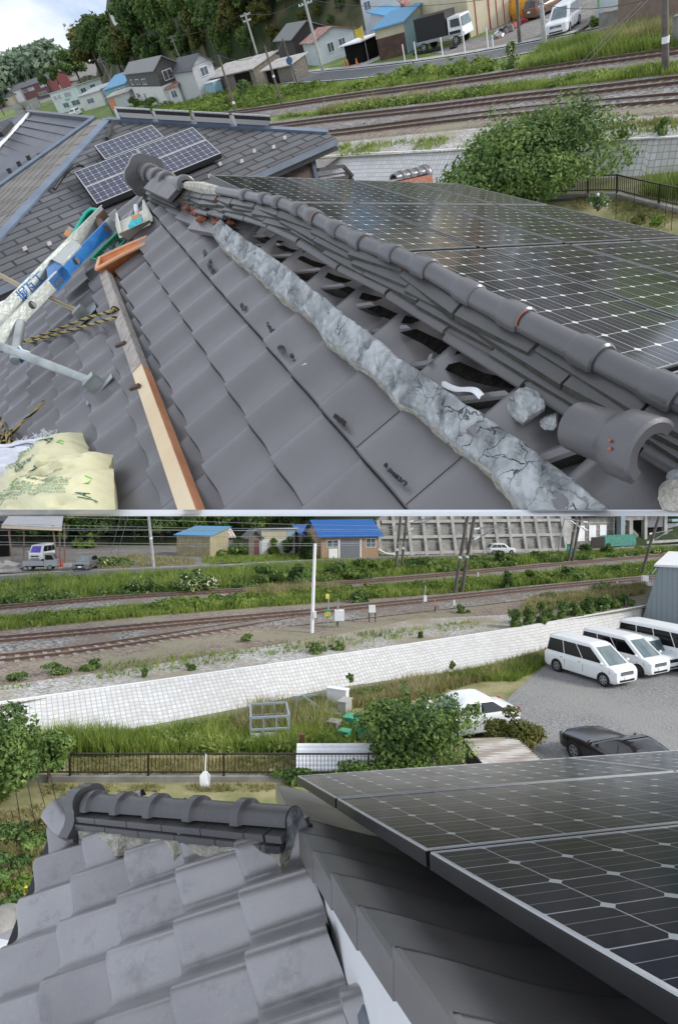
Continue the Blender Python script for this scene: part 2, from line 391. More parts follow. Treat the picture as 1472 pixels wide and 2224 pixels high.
K['mud'] = mat('dark clay bedding', (0.012, 0.011, 0.01), 1.0, 0.6, 40, bump=1.0, spec=0.1)
K['black'] = mat('black paint', (0.012, 0.012, 0.013), 0.5)
K['blackrail'] = mat('dark brown aluminium', (0.022, 0.016, 0.013), 0.45)
K['white'] = mat('white paint', (0.8, 0.81, 0.82), 0.5, 0.06, 1.5)
K['whiteplastic'] = mat('white plastic', (0.78, 0.79, 0.82), 0.4, 0.05)
K['carwhite'] = mat('white car paint', (0.78, 0.8, 0.81), 0.22, 0.03, 1)
K['carblack'] = mat('black car paint', (0.018, 0.016, 0.022), 0.15, 0.2, 1, spec=0.8)
K['carsilver'] = mat('silver car paint', (0.4, 0.42, 0.45), 0.3, 0.06, 1, metal=0.5)
K['cargrey'] = mat('dark silver car paint', (0.22, 0.22, 0.23), 0.3, 0.06, 1, metal=0.4)
K['carbrown'] = mat('brown car paint', (0.2, 0.13, 0.09), 0.3, 0.06, 1, metal=0.3)
K['glass'] = mat('dark window glass', (0.015, 0.018, 0.02), 0.06, 0.2, 1, spec=0.8)
K['wind'] = mat('windscreen glass', (0.12, 0.17, 0.18), 0.06, 0.3, 1.2, spec=0.9)
K['pane'] = mat('window pane', (0.1, 0.13, 0.15), 0.08, 0.5, 1.5, spec=0.9)
K['rubber'] = mat('tyre rubber', (0.014, 0.014, 0.014), 0.85)
K['rim'] = mat('alloy rim', (0.45, 0.46, 0.48), 0.35, 0.1, metal=0.7)
K['rimdark'] = mat('dark alloy rim', (0.09, 0.09, 0.1), 0.35, 0.1, metal=0.7)
K['lamp'] = mat('headlamp lens', (0.33, 0.36, 0.39), 0.12, 0.2, 8, spec=0.9)
K['amber'] = mat('amber lens', (0.7, 0.28, 0.05), 0.2, 0.1)
K['red'] = mat('red lens', (0.45, 0.03, 0.02), 0.25, 0.1)
K['chrome'] = mat('bright trim', (0.55, 0.56, 0.58), 0.25, 0.1, metal=0.8)
K['steel'] = mat('galvanised steel', (0.36, 0.39, 0.38), 0.42, 0.3, 7, metal=0.55, bump=0.1)
K['alu'] = mat('worn aluminium', (0.4, 0.43, 0.4), 0.42, scale=5, col2=(0.5, 0.53, 0.5), metal=0.5, bump=0.15)
K['blue'] = mat('scuffed blue paint', (0.005, 0.12, 0.4), 0.45, scale=10, col2=(0.015, 0.2, 0.52), bump=0.1)
K['bluetext'] = mat('blue lettering', (0.01, 0.14, 0.42), 0.5)
K['orange'] = mat('orange plastic', (0.62, 0.2, 0.06), 0.5, 0.15, 9)
K['orangedge'] = mat('pale orange plastic', (0.75, 0.42, 0.24), 0.5, 0.1)
K['teal'] = mat('turquoise plastic', (0.03, 0.5, 0.36), 0.4, 0.15, 5)
K['green'] = mat('green plastic', (0.05, 0.32, 0.2), 0.45, 0.25, 12)
K['bristle'] = mat('turquoise bristles', (0.07, 0.55, 0.6), 0.7, 0.3, 60)
K['oldwood'] = mat('weathered wood', (0.3, 0.26, 0.23), 0.85, scale=3, col2=(0.5, 0.45, 0.4), stretch=(14, 14, 1), bump=0.3)
K['greywood'] = mat('grey board', (0.13, 0.115, 0.1), 0.9, scale=4, col2=(0.24, 0.21, 0.18), bump=0.3)
K['newwood'] = mat('fresh sawn wood', (0.72, 0.55, 0.34), 0.7, scale=2.5, col2=(0.82, 0.68, 0.47), bump=0.1)
K['redwood'] = mat('reddish sawn wood', (0.62, 0.27, 0.13), 0.75, 0.2, 5)
K['cream'] = mat('cream painted board', (0.66, 0.65, 0.55), 0.7, 0.1, 6)
K['pipe'] = mat('brass plated pipe', (0.35, 0.3, 0.17), 0.35, scale=3, col2=(0.33, 0.24, 0.2), metal=0.6)
K['rope1'] = mat('yellow rope', (0.42, 0.33, 0.13), 0.9, 0.2, 40)
K['rope2'] = mat('black rope strand', (0.02, 0.018, 0.015), 0.9)
K['bag'] = mat('pale yellow printed bag', (0.72, 0.68, 0.42), 0.38, 0.08, 4, bump=0.5, bscale=9)
K['bagfold'] = mat('bag fold', (0.66, 0.55, 0.3), 0.4, 0.1, 6)
K['bagtext'] = mat('green print', (0.02, 0.2, 0.13), 0.6)
K['bagtext2'] = mat('pale green print', (0.3, 0.42, 0.27), 0.6)
K['leafprint'] = mat('light green print', (0.2, 0.5, 0.08), 0.6)
K['sack'] = mat('white woven sack', (0.75, 0.75, 0.8), 0.7, 0.08, 12, bump=0.6, bscale=25)
K['frame'] = mat('aluminium panel frame', (0.5, 0.51, 0.5), 0.4, 0.15, 20, metal=0.5)
K['frameblack'] = mat('black panel frame', (0.014, 0.014, 0.016), 0.35)
K['solar1'] = solar_mat('solar glass', (0.008, 0.010, 0.017), (0.62, 0.64, 0.62), 0.10, 0.12, 3, 0)
K['solar2'] = solar_mat('solar glass near', (0.010, 0.012, 0.028), (0.6, 0.63, 0.64), 0.15, 0.12, 3, 1)
K['solarn'] = solar_mat('solar glass neighbour', (0.02, 0.023, 0.05), (0.5, 0.52, 0.55), 0.15, 0.12, 2, 1, lw=0.022)
K['slate'] = mat('slate shingles', (0.06, 0.062, 0.066), 0.75, scale=3, col2=(0.11, 0.11, 0.115))
K['slatebrown'] = mat('brown shingles', (0.09, 0.08, 0.07), 0.85, scale=5, col2=(0.17, 0.15, 0.13))
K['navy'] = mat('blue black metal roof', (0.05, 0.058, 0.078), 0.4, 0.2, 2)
K['navylight'] = mat('metal roof with painted sheen', (0.12, 0.14, 0.17), 0.35, 0.2, 2)  # paler copy of the roof metal, its sheen put into the colour
K['ridgeblue'] = mat('blue grey ridge metal', (0.13, 0.17, 0.23), 0.38, 0.15, 3, metal=0.2)
K['brownwall'] = stripe_mat('brown siding', (0.11, 0.08, 0.068), (0.09, 0.065, 0.055), 0.15, 2, 0.9, 0.8)
K['concrete'] = mat('concrete', (0.3, 0.3, 0.28), 0.9, scale=0.9, col2=(0.46, 0.45, 0.42), bump=0.3, bscale=12, detail=9)
K['concretedark'] = mat('stained concrete', (0.16, 0.155, 0.14), 0.9, scale=0.9, col2=(0.32, 0.31, 0.29), bump=0.3, bscale=12, detail=9)
K['asphalt'] = mat('asphalt', (0.1, 0.103, 0.108), 0.9, scale=2, col2=(0.14, 0.143, 0.148), bump=0.3, bscale=30)
K['line'] = mat('white road line', (0.55, 0.56, 0.56), 0.8, 0.15, 5)
K['railsteel'] = mat('rusty rail', (0.075, 0.04, 0.028), 0.7, scale=4, col2=(0.13, 0.075, 0.05))
K['railtop'] = mat('worn rail head', (0.25, 0.22, 0.2), 0.35, 0.2, 5, metal=0.7)
K['sleeper'] = mat('weathered sleeper', (0.17, 0.13, 0.11), 0.9, scale=5, col2=(0.3, 0.25, 0.22))
K['sleeperc'] = mat('concrete sleeper', (0.32, 0.29, 0.26), 0.9, 0.25, 5)
K['ballast'] = gravel_mat('ballast', (0.1, 0.098, 0.095), (0.36, 0.35, 0.335), 7.0, dirt=(0.2, 0.165, 0.14), dscale=0.35)
K['dirtballast'] = gravel_mat('brown ballast', (0.13, 0.1, 0.085), (0.33, 0.27, 0.235), 8.0, dirt=(0.26, 0.24, 0.17), dscale=0.3)
K['gravel'] = gravel_mat('pale gravel', (0.22, 0.215, 0.2), (0.55, 0.54, 0.51), 9.0, dirt=(0.3, 0.27, 0.2), dscale=0.3)
K['lot'] = gravel_mat('grey gravel yard', (0.19, 0.19, 0.19), (0.31, 0.31, 0.305), 14.0, dirt=(0.29, 0.285, 0.275), dscale=0.22)
K['yard'] = gravel_mat('dirt yard', (0.16, 0.15, 0.14), (0.33, 0.31, 0.29), 5.0, dirt=(0.2, 0.185, 0.165), dscale=0.2)
K['soil'] = mat('dry soil', (0.24, 0.19, 0.11), 0.95, scale=1.6, col2=(0.42, 0.36, 0.2), bump=0.5, detail=9)
K['grassg'] = mat('grass ground', (0.08, 0.13, 0.025), 0.95, scale=0.5, col2=(0.18, 0.24, 0.055), bump=0.6, bscale=14, detail=9)
K['drygrass'] = mat('dry grass ground', (0.16, 0.17, 0.06), 0.95, scale=0.8, col2=(0.36, 0.32, 0.17), bump=0.6, bscale=14, detail=9)
K['hill'] = mat('wooded slope', (0.025, 0.045, 0.012), 0.95, scale=0.09, col2=(0.14, 0.12, 0.07), lo=0.48, hi=0.66, bump=0.8, bscale=1.2, detail=10)
K['leafdark'] = leaf_mat('dark leaves', (0.04, 0.08, 0.026), (0.095, 0.165, 0.045), (0.19, 0.28, 0.08))
K['leafmid'] = leaf_mat('mid green leaves', (0.045, 0.095, 0.026), (0.115, 0.195, 0.048), (0.25, 0.34, 0.09))
K['leaflight'] = leaf_mat('light green leaves', (0.07, 0.12, 0.02), (0.14, 0.22, 0.035), (0.25, 0.32, 0.06))
K['leafolive'] = leaf_mat('olive leaves', (0.05, 0.065, 0.014), (0.12, 0.135, 0.028), (0.22, 0.2, 0.05))
K['leaffar'] = leaf_mat('greyish green hazed canopy', (0.12, 0.18, 0.12), (0.2, 0.27, 0.18), (0.28, 0.35, 0.23))  # distance haze put into the grey green leaf colours
K['leafhedge'] = leaf_mat('clipped hedge', (0.012, 0.03, 0.008), (0.03, 0.06, 0.012), (0.06, 0.1, 0.02))
K['grass'] = leaf_mat('grass blades', (0.11, 0.17, 0.03), (0.21, 0.29, 0.055), (0.36, 0.42, 0.11))
K['grassdry'] = leaf_mat('dry grass blades', (0.16, 0.17, 0.06), (0.3, 0.28, 0.12), (0.45, 0.4, 0.22))
K['flower'] = mat('cream blossom', (0.62, 0.58, 0.4), 0.8, 0.15)
K['flowery'] = mat('yellow blossom', (0.65, 0.5, 0.05), 0.7, 0.15)
K['bark'] = mat('bark', (0.1, 0.075, 0.055), 0.95, 0.35, 8, bump=0.6)
K['polec'] = mat('concrete pole', (0.4, 0.4, 0.39), 0.85, 0.15, 2)
K['poled'] = mat('weathered steel pole', (0.12, 0.105, 0.09), 0.8, 0.25, 2)
K['wire'] = mat('cable', (0.05, 0.05, 0.055), 0.6)
K['wirepale'] = mat('pale cable', (0.35, 0.36, 0.38), 0.5)
K['revet'] = uvgrid_mat('white block revetment', (0.6, 0.61, 0.62), (0.36, 0.34, 0.31), 0.07, 0.75, 0.1, 0.5, stain=(0.46, 0.45, 0.42))

# ---------------------------------------------------------------- builders
RND = random.Random(7)
def rvec(rnd):
    while True:
        v = Vector((rnd.uniform(-1, 1), rnd.uniform(-1, 1), rnd.uniform(-1, 1)))
        if 0.05 < v.length < 1: return v.normalized()
def leaves(mb, blobs, n, size, rnd, shell=0.6, aspect=1.7):
    """many small folded leaves spread through lumpy clumps"""
    wts = [b[1][0]*b[1][1]*b[1][2] for b in blobs]
    for _ in range(n):
        c, r = rnd.choices(blobs, wts)[0]
        d = rvec(rnd); k = shell+(1-shell)*rnd.random()
        if rnd.random() < 0.1: k *= 1.15
        p = Vector(c)+Vector((d.x*r[0], d.y*r[1], d.z*r[2]))*k
        nn = (d+rvec(rnd)*0.9+Vector((0, 0, 0.35))).normalized()
        a = nn.orthogonal().normalized(); a = (Matrix.Rotation(rnd.uniform(0, 6.28), 3, nn) @ a)
        b = nn.cross(a); s = size*rnd.uniform(0.6, 1.35)
        a = a*s*aspect/2; b = b*s/2
        mb.add([p-a, p-nn*s*.12+b*.9, p+a, p-nn*s*.12-b*.9], [(0, 1, 2), (0, 2, 3)])
def lumps(rnd, rx, ry, rz, cz, n, k=0.45):
    out = []
    for _ in range(n):
        d = rvec(rnd); q = rnd.uniform(0.3, 0.95)
        s = rnd.uniform(k*0.5, k*1.15)*(1.25-q*.5)
        out.append(((d.x*rx*q, d.y*ry*q, cz+d.z*rz*q), (rx*s, ry*s, rz*s*0.85)))
    return out
def make_tree(name, label, cat, M, rx, rz, h, nleaf, size, leaf, seed, nl=16, group=None, trunk_r=None, bare=0.25, ry=None):
    rnd = random.Random(seed); t = thing(name, label, cat, M, group)
    ry = ry or rx
    cz = h-rz
    bl = lumps(rnd, rx, ry, rz, cz, nl)
    for _ in range(nl//3):
        d = rvec(rnd); d.z = abs(d.z); q = rnd.uniform(.8, 1.02)
        bl.append(((d.x*rx*q, d.y*ry*q, cz+d.z*rz*q), (rx*.09, ry*.1, rz*rnd.uniform(.2, .42))))
    m = MB(); leaves(m, bl, nleaf, size, rnd); m.build('crown', leaf, t)
    m = MB(); tr = trunk_r or h*0.028
    m.tube([(0, 0, -0.3), (tr*.3, 0, cz*.4), (0, tr*.5, cz*.8), (0, 0, cz+rz*.4)], [tr*1.3, tr, tr*.8, tr*.3], 8)
    for c, r in bl[:9]:
        z0 = max(h*0.12, cz*0.55)
        c = Vector(c); m.tube([(0, 0, z0), (c.x*.45, c.y*.45, z0+(c.z-z0)*.6), c], [tr*.55, tr*.35, tr*.1], 5)
    m.build('trunk', K['bark'], t, smooth=60)
    return t
def make_bush(name, label, cat, M, rx, ry, h, nleaf, size, leaf, seed, nl=9, group=None, flowers=None, nfl=0, fsize=0.1):
    rnd = random.Random(seed); t = thing(name, label, cat, M, group)
    bl = [((c[0], c[1], abs(c[2])), r) for c, r in lumps(rnd, rx, ry, h*.62, h*.32, nl, 0.5)]
    m = MB(); leaves(m, bl, nleaf, size, rnd, 0.5); m.build('foliage', leaf, t)
    if flowers:
        m = MB(); leaves(m, bl, nfl, fsize, rnd, 0.95, 1.1); m.build('blossom', flowers, t)
    m = MB()
    for c, r in bl[:5]: m.tube([(0, 0, -.1), Vector(c)*.5, c], [.04*h/2+.01, .03*h/2+.006, .006], 5)
    m.build('stem', K['bark'], t)
    return t
def in_poly(x, y, P):
    k = False; j = len(P)-1
    for i in range(len(P)):
        if (P[i][1] > y) != (P[j][1] > y) and x < (P[j][0]-P[i][0])*(y-P[i][1])/(P[j][1]-P[i][1])+P[i][0]: k = not k
        j = i
    return k
def grass(name, fr, h, poly, n, height, width, material, seed, label=None, blades=4, lean=0.35, patch=0.0, cap=None):
    """blades of grass scattered over a patch of ground"""
    rnd = random.Random(seed); pts = [fr.loc(fr.g(x, y, h)) for x, y in poly]; P = [(p.x, p.y) for p in pts]
    x0, x1 = min(p[0] for p in P), max(p[0] for p in P); y0, y1 = min(p[1] for p in P), max(p[1] for p in P)
    m = MB(); c = 0; tries = 0
    while c < n and tries < n*30:
        tries += 1
        x, y = rnd.uniform(x0, x1), rnd.uniform(y0, y1)
        if not in_poly(x, y, P): continue
        if patch and mnoise.noise(Vector((x*patch, y*patch, seed))) < -0.05+rnd.uniform(-.2, .2): continue
        c += 1
        hs = height*rnd.uniform(.45, 1.15)*(1+.5*mnoise.noise(Vector((x*.35, y*.35, seed+3.0))))
        for _ in range(blades):
            a = rnd.uniform(0, 6.28); r = rnd.uniform(0, hs*.35)
            bx, by = x+math.cos(a)*r, y+math.sin(a)*r
            lx, ly = math.cos(a)*hs*lean*rnd.uniform(.2, 1.4), math.sin(a)*hs*lean*rnd.uniform(.2, 1.4)
            q = rnd.uniform(0, 6.28); wx, wy = math.cos(q)*width/2, math.sin(q)*width/2
            hh = hs*rnd.uniform(.6, 1.1)
            m.add([(bx-wx, by-wy, h-.02), (bx+wx, by+wy, h-.02), (bx+lx*.4+wx*.7, by+ly*.4+wy*.7, h+hh*.6), (bx+lx, by+ly, h+hh), (bx+lx*.4-wx*.7, by+ly*.4-wy*.7, h+hh*.6)],
                  [(0, 1, 2, 4), (4, 2, 3)])
    o = m.build(name, material, None, M=fr.R.to_4x4())
    return setp(o, label, None, None, 'stuff')
def ground_cover(name, fr, h, poly, n, r0, r1, size, material, seed, label, per=26, patch=0.0):
    """low leafy clumps too many to count"""
    rnd = random.Random(seed); P = [(q.x, q.y) for q in (fr.loc(fr.g(x, y, h)) for x, y in poly)]
    x0, x1 = min(p[0] for p in P), max(p[0] for p in P); y0, y1 = min(p[1] for p in P), max(p[1] for p in P); m = MB(); c = 0
    for _ in range(n*40):
        x, y = rnd.uniform(x0, x1), rnd.uniform(y0, y1)
        if not in_poly(x, y, P) or (patch and mnoise.noise(Vector((x*patch, y*patch, seed))) < rnd.uniform(-.25, .15)): continue
        r = rnd.uniform(r0, r1); leaves(m, [((x, y, h+r*.35), (r, r, r*rnd.uniform(.5, .9)))], per, size, rnd, .5); c += 1
        if c >= n: break
    return setp(m.build(name, material, None, M=fr.R.to_4x4()), label, None, None, 'stuff')
def sheet(name, fr, poly, material, h, kind='structure', world_pts=None):
    m = MB(); tri = tessellate_polygon([[Vector((p[0], p[1], 0)) for p in poly]])
    m.add([fr.loc(fr.g(p[0], p[1], h)) for p in poly], [tuple(t) for t in tri])
    o = m.build(name, material, None, M=fr.R.to_4x4())
    return setp(o, kind=kind)
def smooth_line(pts, n=8):
    out = []
    for i in range(len(pts)-1):
        p0, p1, p2, p3 = pts[max(i-1, 0)], pts[i], pts[i+1], pts[min(i+2, len(pts)-1)]
        for k in range(n):
            t = k/n; t2 = t*t; t3 = t2*t
            out.append(0.5*((2*p1)+(p2-p0)*t+(2*p0-5*p1+4*p2-p3)*t2+(3*p1-p0-3*p2+p3)*t3))
    out.append(pts[-1]); return out
def offs(pts, d):
    out = []
    for i, p in enumerate(pts):
        t = (pts[min(i+1, len(pts)-1)]-pts[max(i-1, 0)]); t.z = 0; t.normalize()
        out.append(p+Vector((-t.y, t.x, 0))*d)
    return out
def strip(name, fr, pts, w0, w1, z, material, kind='structure', parent=None):
    """a level band along a line, from offset w0 to offset w1"""
    a, b = offs(pts, w0), offs(pts, w1)
    m = MB(); m.grid([[Vector((p.x, p.y, z)) for p in a], [Vector((p.x, p.y, z)) for p in b]])
    o = m.build(name, material, parent, M=None if parent else fr.R.to_4x4())
    if not parent: setp(o, kind=kind)
    return o
def track(fr, h, px, label, group, sl=60, start=0.0, bed=1.9, bedmat=None, slmat=None, show=0.0):
    ctl = [fr.loc(fr.g(x, y, h)) for x, y in px]; pts = smooth_line(ctl, 10)
    base = pts[len(pts)//2]; M = fr.M(fr.w(*base)); t = thing('railway_track', label, 'railway track', M, group)
    pts = [p-base for p in pts]
    bz = [(-bed-.7, 0.0), (-bed+.1, .16), (bed-.1, .16), (bed+.7, 0.0)]
    m = MB(); m.grid([[Vector((p.x, p.y, z)) for p in offs(pts, w)] for w, z in bz])
    m.build('ballast_bed', bedmat or K['ballast'], t)
    for sgn in (-1, 1):
        m = MB()
        for dz, dw, mi in ((.30, .035, 1),):
            a0, a1 = offs(pts, sgn*.5335-.035), offs(pts, sgn*.5335+.035)
            b0, b1 = offs(pts, sgn*.5335-.07), offs(pts, sgn*.5335+.07)
            Z = lambda P, z: [Vector((p.x, p.y, z)) for p in P]
            m.mi = 0; m.grid([Z(b0, .15), Z(a0, .2), Z(a0, .318)]); m.grid([Z(a1, .318), Z(a1, .2), Z(b1, .15)])
            m.mi = 1; m.grid([Z(a0, .318), Z(a1, .318)])
        m.build('rail', [K['railsteel'], K['railtop']], t)
    d = 0.0; acc = 0.0; sm = MB(); sm.box(-1.0, 1.0, -.11, .11, 0.08, 0.185); first = None; cnt = 0; nxt = start
    for i in range(len(pts)-1):
        a, b = pts[i], pts[i+1]; L = (b-a).length
        while nxt < acc+L and cnt < sl:
            p = a.lerp(b, (nxt-acc)/L); ang = math.atan2((b-a).y, (b-a).x)+math.pi/2
            if first is None: o = first = sm.build('sleeper', slmat or K['sleeper'], t)
            else:
                o = first.copy(); C.objects.link(o); o.parent = t; MATS[o.name] = MATS[t.name]
            o.location = (p.x, p.y, show); o.rotation_euler = (0, 0, ang); cnt += 1; nxt += 0.62
        acc += L
    return t
def pole(name, fr, h, base, top, r0, r1, material, label, group=None, arms=(), bands=(), step=True, cat='utility pole', extra=None):
    b = fr.g(base[0], base[1], h); d = ray(*top)
    # point of the top ray nearest to the plumb line through the base, moved along to the pole's lean
    n = fr.Z.cross(fr.X*0+d).cross(fr.Z); k = b.dot(n)/d.dot(n); tp = d*k
    M = fr.M(b); t = thing(name, label, cat, M, group)
    q = fr.loc(tp-b); m = MB()
    m.tube([Vector((0, 0, -.3)), q*.5, q], [r0, (r0+r1)/2, r1], 10); m.build('shaft', material, t, smooth=60)
    for (f, L, ang, drop) in arms:
        c = q*f; a = Vector((math.cos(ang), math.sin(ang), 0))*L; m = MB()
        m.bar(c-a, c+a, .09, .09); m.build('crossarm', K['steel'], t)
        for s in (-.9, -.45, .45, .9):
            m = MB(); e = c+a*s; m.tube([e, e+Vector((0, 0, .12)), e+Vector((0, 0, .22))], [.05, .07, .04], 8); m.build('insulator', K['white'], t)
    for f, z, mt in bands:
        m = MB(); m.tube([q*f, q*f+Vector((0, 0, z))], (r0+(r1-r0)*f)*1.08, 10); m.build('band', mt, t)
    if extra: extra(t, q)
    return t, tp
def cable(name, label, pts, r, material, group=None, sag=0.0, up=Vector((0, 0, 1)), cat='cable'):
    P = []
    for i in range(len(pts)-1):
        a, b = pts[i], pts[i+1]
        for k in range(9):
            t = k/8
            if k == 8 and i < len(pts)-2: continue
            P.append(a.lerp(b, t)-up*(sag*4*t*(1-t)))
    m = MB(); m.tube(P, r, 5); o = m.build(name, material, None, world=True)
    return setp(o, label, cat, group)
def window(t, face, W_, D, u0, u1, v0, v1, glass=None, frame=None, sill=True, mull=1):
    """a framed window set on one face of a box W_ wide and D deep (front y=0, right x=W_, left x=0)"""
    def P(u, v, o):
        if face == 'f': return Vector((u, -o, v))
        if face == 'r': return Vector((W_+o, u, v))
        return Vector((-o, D-u, v))
    m = MB(); fw = .07
    def slab(a0, a1, b0, b1, o0, o1): m.hexa([P(a0, b0, o0), P(a1, b0, o0), P(a1, b1, o0), P(a0, b1, o0)], [P(a0, b0, o1), P(a1, b0, o1), P(a1, b1, o1), P(a0, b1, o1)])
    slab(u0-fw, u0, v0-fw, v1+fw, 0, .06); slab(u1, u1+fw, v0-fw, v1+fw, 0, .06)
    slab(u0, u1, v1, v1+fw, 0, .06); slab(u0, u1, v0-fw, v0, 0, .08)
    for k in range(1, mull+1):
        c = u0+(u1-u0)*k/(mull+1); slab(c-.025, c+.025, v0, v1, .02, .055)
    f = m.build('window', frame or K['whiteplastic'], t)
    m = MB(); slab(u0, u1, v0, v1, .005, .02); m.build('pane', glass or K['pane'], f)
    return f
def slabpart(t, name, material, face, W_, D, u0, u1, v0, v1, o0, o1):
    def P(u, v, o):
        if face == 'f': return Vector((u, -o, v))
        if face == 'r': return Vector((W_+o, u, v))
        return Vector((-o, D-u, v))
    m = MB(); m.hexa([P(u0, v0, o0), P(u1, v0, o0), P(u1, v1, o0), P(u0, v1, o0)], [P(u0, v0, o1), P(u1, v0, o1), P(u1, v1, o1), P(u0, v1, o1)])
    return m.build(name, material, t)
def building(name, label, cat, fr, h, A, B, D, H, roof, wall, roofm, wins=(), doors=(), rh=1.0, ov=0.35, group=None, H2=None, base=None, wall2=None, split=None, lean=0.0, rt=0.12):
    """A, B: photo pixels of the front wall's foot, left and right; D depth, H wall height; roof flat / shed / gx (ridge along the front) / gy"""
    a = fr.g(A[0], A[1], h); b = fr.g(B[0], B[1], h); yaw = fr.yaw(a, b); W_ = (b-a).length
    M = fr.M(a, yaw); t = thing(name, label, cat, M, group)
    if isinstance(D, tuple): D = (fr.g(D[0], D[1], h)-b).length
    Hb = H2 if H2 is not None else H
    m = MB()
    if roof == 'gy':
        m.hexa([(0, 0, -.3), (W_, 0, -.3), (W_, 0, H), (W_/2, 0, H+rh), (0, 0, H)], [(0, D, -.3), (W_, D, -.3), (W_, D, H), (W_/2, D, H+rh), (0, D, H)])
    elif roof == 'gx':
        m.hexa([(0, 0, -.3), (0, D, -.3), (0, D, H), (0, D/2, H+rh), (0, 0, H)], [(W_, 0, -.3), (W_, D, -.3), (W_, D, H), (W_, D/2, H+rh), (W_, 0, H)])
    else:
        m.hexa([(0, 0, -.3), (W_, 0, -.3), (W_, D, -.3), (0, D, -.3)], [(0, 0, H), (W_, 0, H), (W_, D, Hb), (0, D, Hb)])
    m.build('wall', wall, t)
    if split:      # an upper storey clad in another colour, a shell 3 cm proud of the wall
        z = split; m = MB(); e = .03
        if roof == 'gx':
            m.hexa([(-e, -e, z), (-e, D+e, z), (-e, D+e, H), (-e, D/2, H+rh), (-e, -e, H)], [(W_+e, -e, z), (W_+e, D+e, z), (W_+e, D+e, H), (W_+e, D/2, H+rh), (W_+e, -e, H)])
        elif roof == 'gy':
            m.hexa([(-e, -e, z), (W_+e, -e, z), (W_+e, -e, H), (W_/2, -e, H+rh), (-e, -e, H)], [(-e, D+e, z), (W_+e, D+e, z), (W_+e, D+e, H), (W_/2, D+e, H+rh), (-e, D+e, H)])
        else:
            m.hexa([(-e, -e, z), (W_+e, -e, z), (W_+e, D+e, z), (-e, D+e, z)], [(-e, -e, H-.01), (W_+e, -e, H-.01), (W_+e, D+e, Hb-.01), (-e, D+e, Hb-.01)])
        m.build('upper_wall', wall2, t)
    m = MB(); e = .012
    if roof == 'gy':
        for s in (0, 1):
            x0, x1 = (-ov, W_/2) if s == 0 else (W_+ov, W_/2); z0 = H-rh*ov/(W_/2)+e
            m.hexa([(x0, -ov, z0), (x1, -ov, H+rh+e), (x1, D+ov, H+rh+e), (x0, D+ov, z0)], [(x0, -ov, z0+rt), (x1, -ov, H+rh+e+rt), (x1, D+ov, H+rh+e+rt), (x0, D+ov, z0+rt)])
    elif roof == 'gx':
        for s in (0, 1):
            y0, y1 = (-ov, D/2) if s == 0 else (D+ov, D/2); z0 = H-rh*ov/(D/2)+e
            m.hexa([(-ov, y0, z0), (W_+ov, y0, z0), (W_+ov, y1, H+rh+e), (-ov, y1, H+rh+e)], [(-ov, y0, z0+rt), (W_+ov, y0, z0+rt), (W_+ov, y1, H+rh+e+rt), (-ov, y1, H+rh+e+rt)])
    else:
        k = (Hb-H)/D
        m.hexa([(-ov, -ov, H-k*ov+e), (W_+ov, -ov, H-k*ov+e), (W_+ov, D+ov, Hb+k*ov+e), (-ov, D+ov, Hb+k*ov+e)],
               [(-ov, -ov, H-k*ov+e+rt), (W_+ov, -ov, H-k*ov+e+rt), (W_+ov, D+ov, Hb+k*ov+e+rt), (-ov, D+ov, Hb+k*ov+e+rt)])
    m.build('roof', roofm, t)
    for w in wins:
        f, u0, u1, v0, v1 = w[:5]; L = W_ if f == 'f' else D
        window(t, f, W_, D, u0*L, u1*L, v0, v1, glass=w[5] if len(w) > 5 else None, frame=w[6] if len(w) > 6 else None, mull=w[7] if len(w) > 7 else 1)
    for dd in doors:
        f, u0, u1, v1, mt = dd[:5]; L = W_ if f == 'f' else D; v0 = dd[5] if len(dd) > 5 else 0.0
        slabpart(t, dd[6] if len(dd) > 6 else 'door', mt, f, W_, D, u0*L, u1*L, v0, v1, 0.0, .05)
    t['_w'] = W_; t['_d'] = D
    return t

# ---------------------------------------------------------------- vehicles (local axes: x forward, y left, z up; origin on the ground under the middle)
def wheel(t, x, y, r, w, rim):
    s = 1 if y > 0 else -1
    m = MB(); yo = y+s*w/2; yi = y-s*w/2
    prof = [(.62, yo-s*.02), (.93, yo), (1.0, yo-s*.03), (1.0, yi+s*.03), (.9, yi), (.5, yi)]
    n = 20; rows = [[Vector((x+math.cos(2*math.pi*k/n)*r*a, b, r+math.sin(2*math.pi*k/n)*r*a)) for k in range(n+1)] for a, b in prof]
    m.grid(rows); o = m.build('wheel', K['rubber'], t, smooth=50)
    m = MB(); c = Vector((x, yo-s*.035, r))
    m.poly([c+Vector((math.cos(2*math.pi*k/n)*r*.62, -s*.03, math.sin(2*math.pi*k/n)*r*.62)) for k in range(n)][::-s])
    m.mi = 1
    for k in range(6):
        a = 2*math.pi*k/6+.3; d = Vector((math.cos(a), 0, math.sin(a))); e = Vector((-math.sin(a), 0, math.cos(a)))
        m.hexa([c+d*r*.1-e*.035, c+d*r*.1+e*.035, c+d*r*.6+e*.03, c+d*r*.6-e*.03], [q+Vector((0, s*.02, 0)) for q in (c+d*r*.1-e*.035, c+d*r*.1+e*.035, c+d*r*.6+e*.03, c+d*r*.6-e*.03)])
    m.tube([c+Vector((0, -s*.02, 0)), c+Vector((0, s*.03, 0))], r*.16, 10)
    ring = [[c+Vector((math.cos(2*math.pi*k/n)*r*q, s*yy, math.sin(2*math.pi*k/n)*r*q)) for k in range(n+1)] for q, yy in ((.64, .02), (.57, .025), (.55, -.02))]
    m.grid(ring); m.build('rim', [K['rubber'], rim], o, smooth=40)
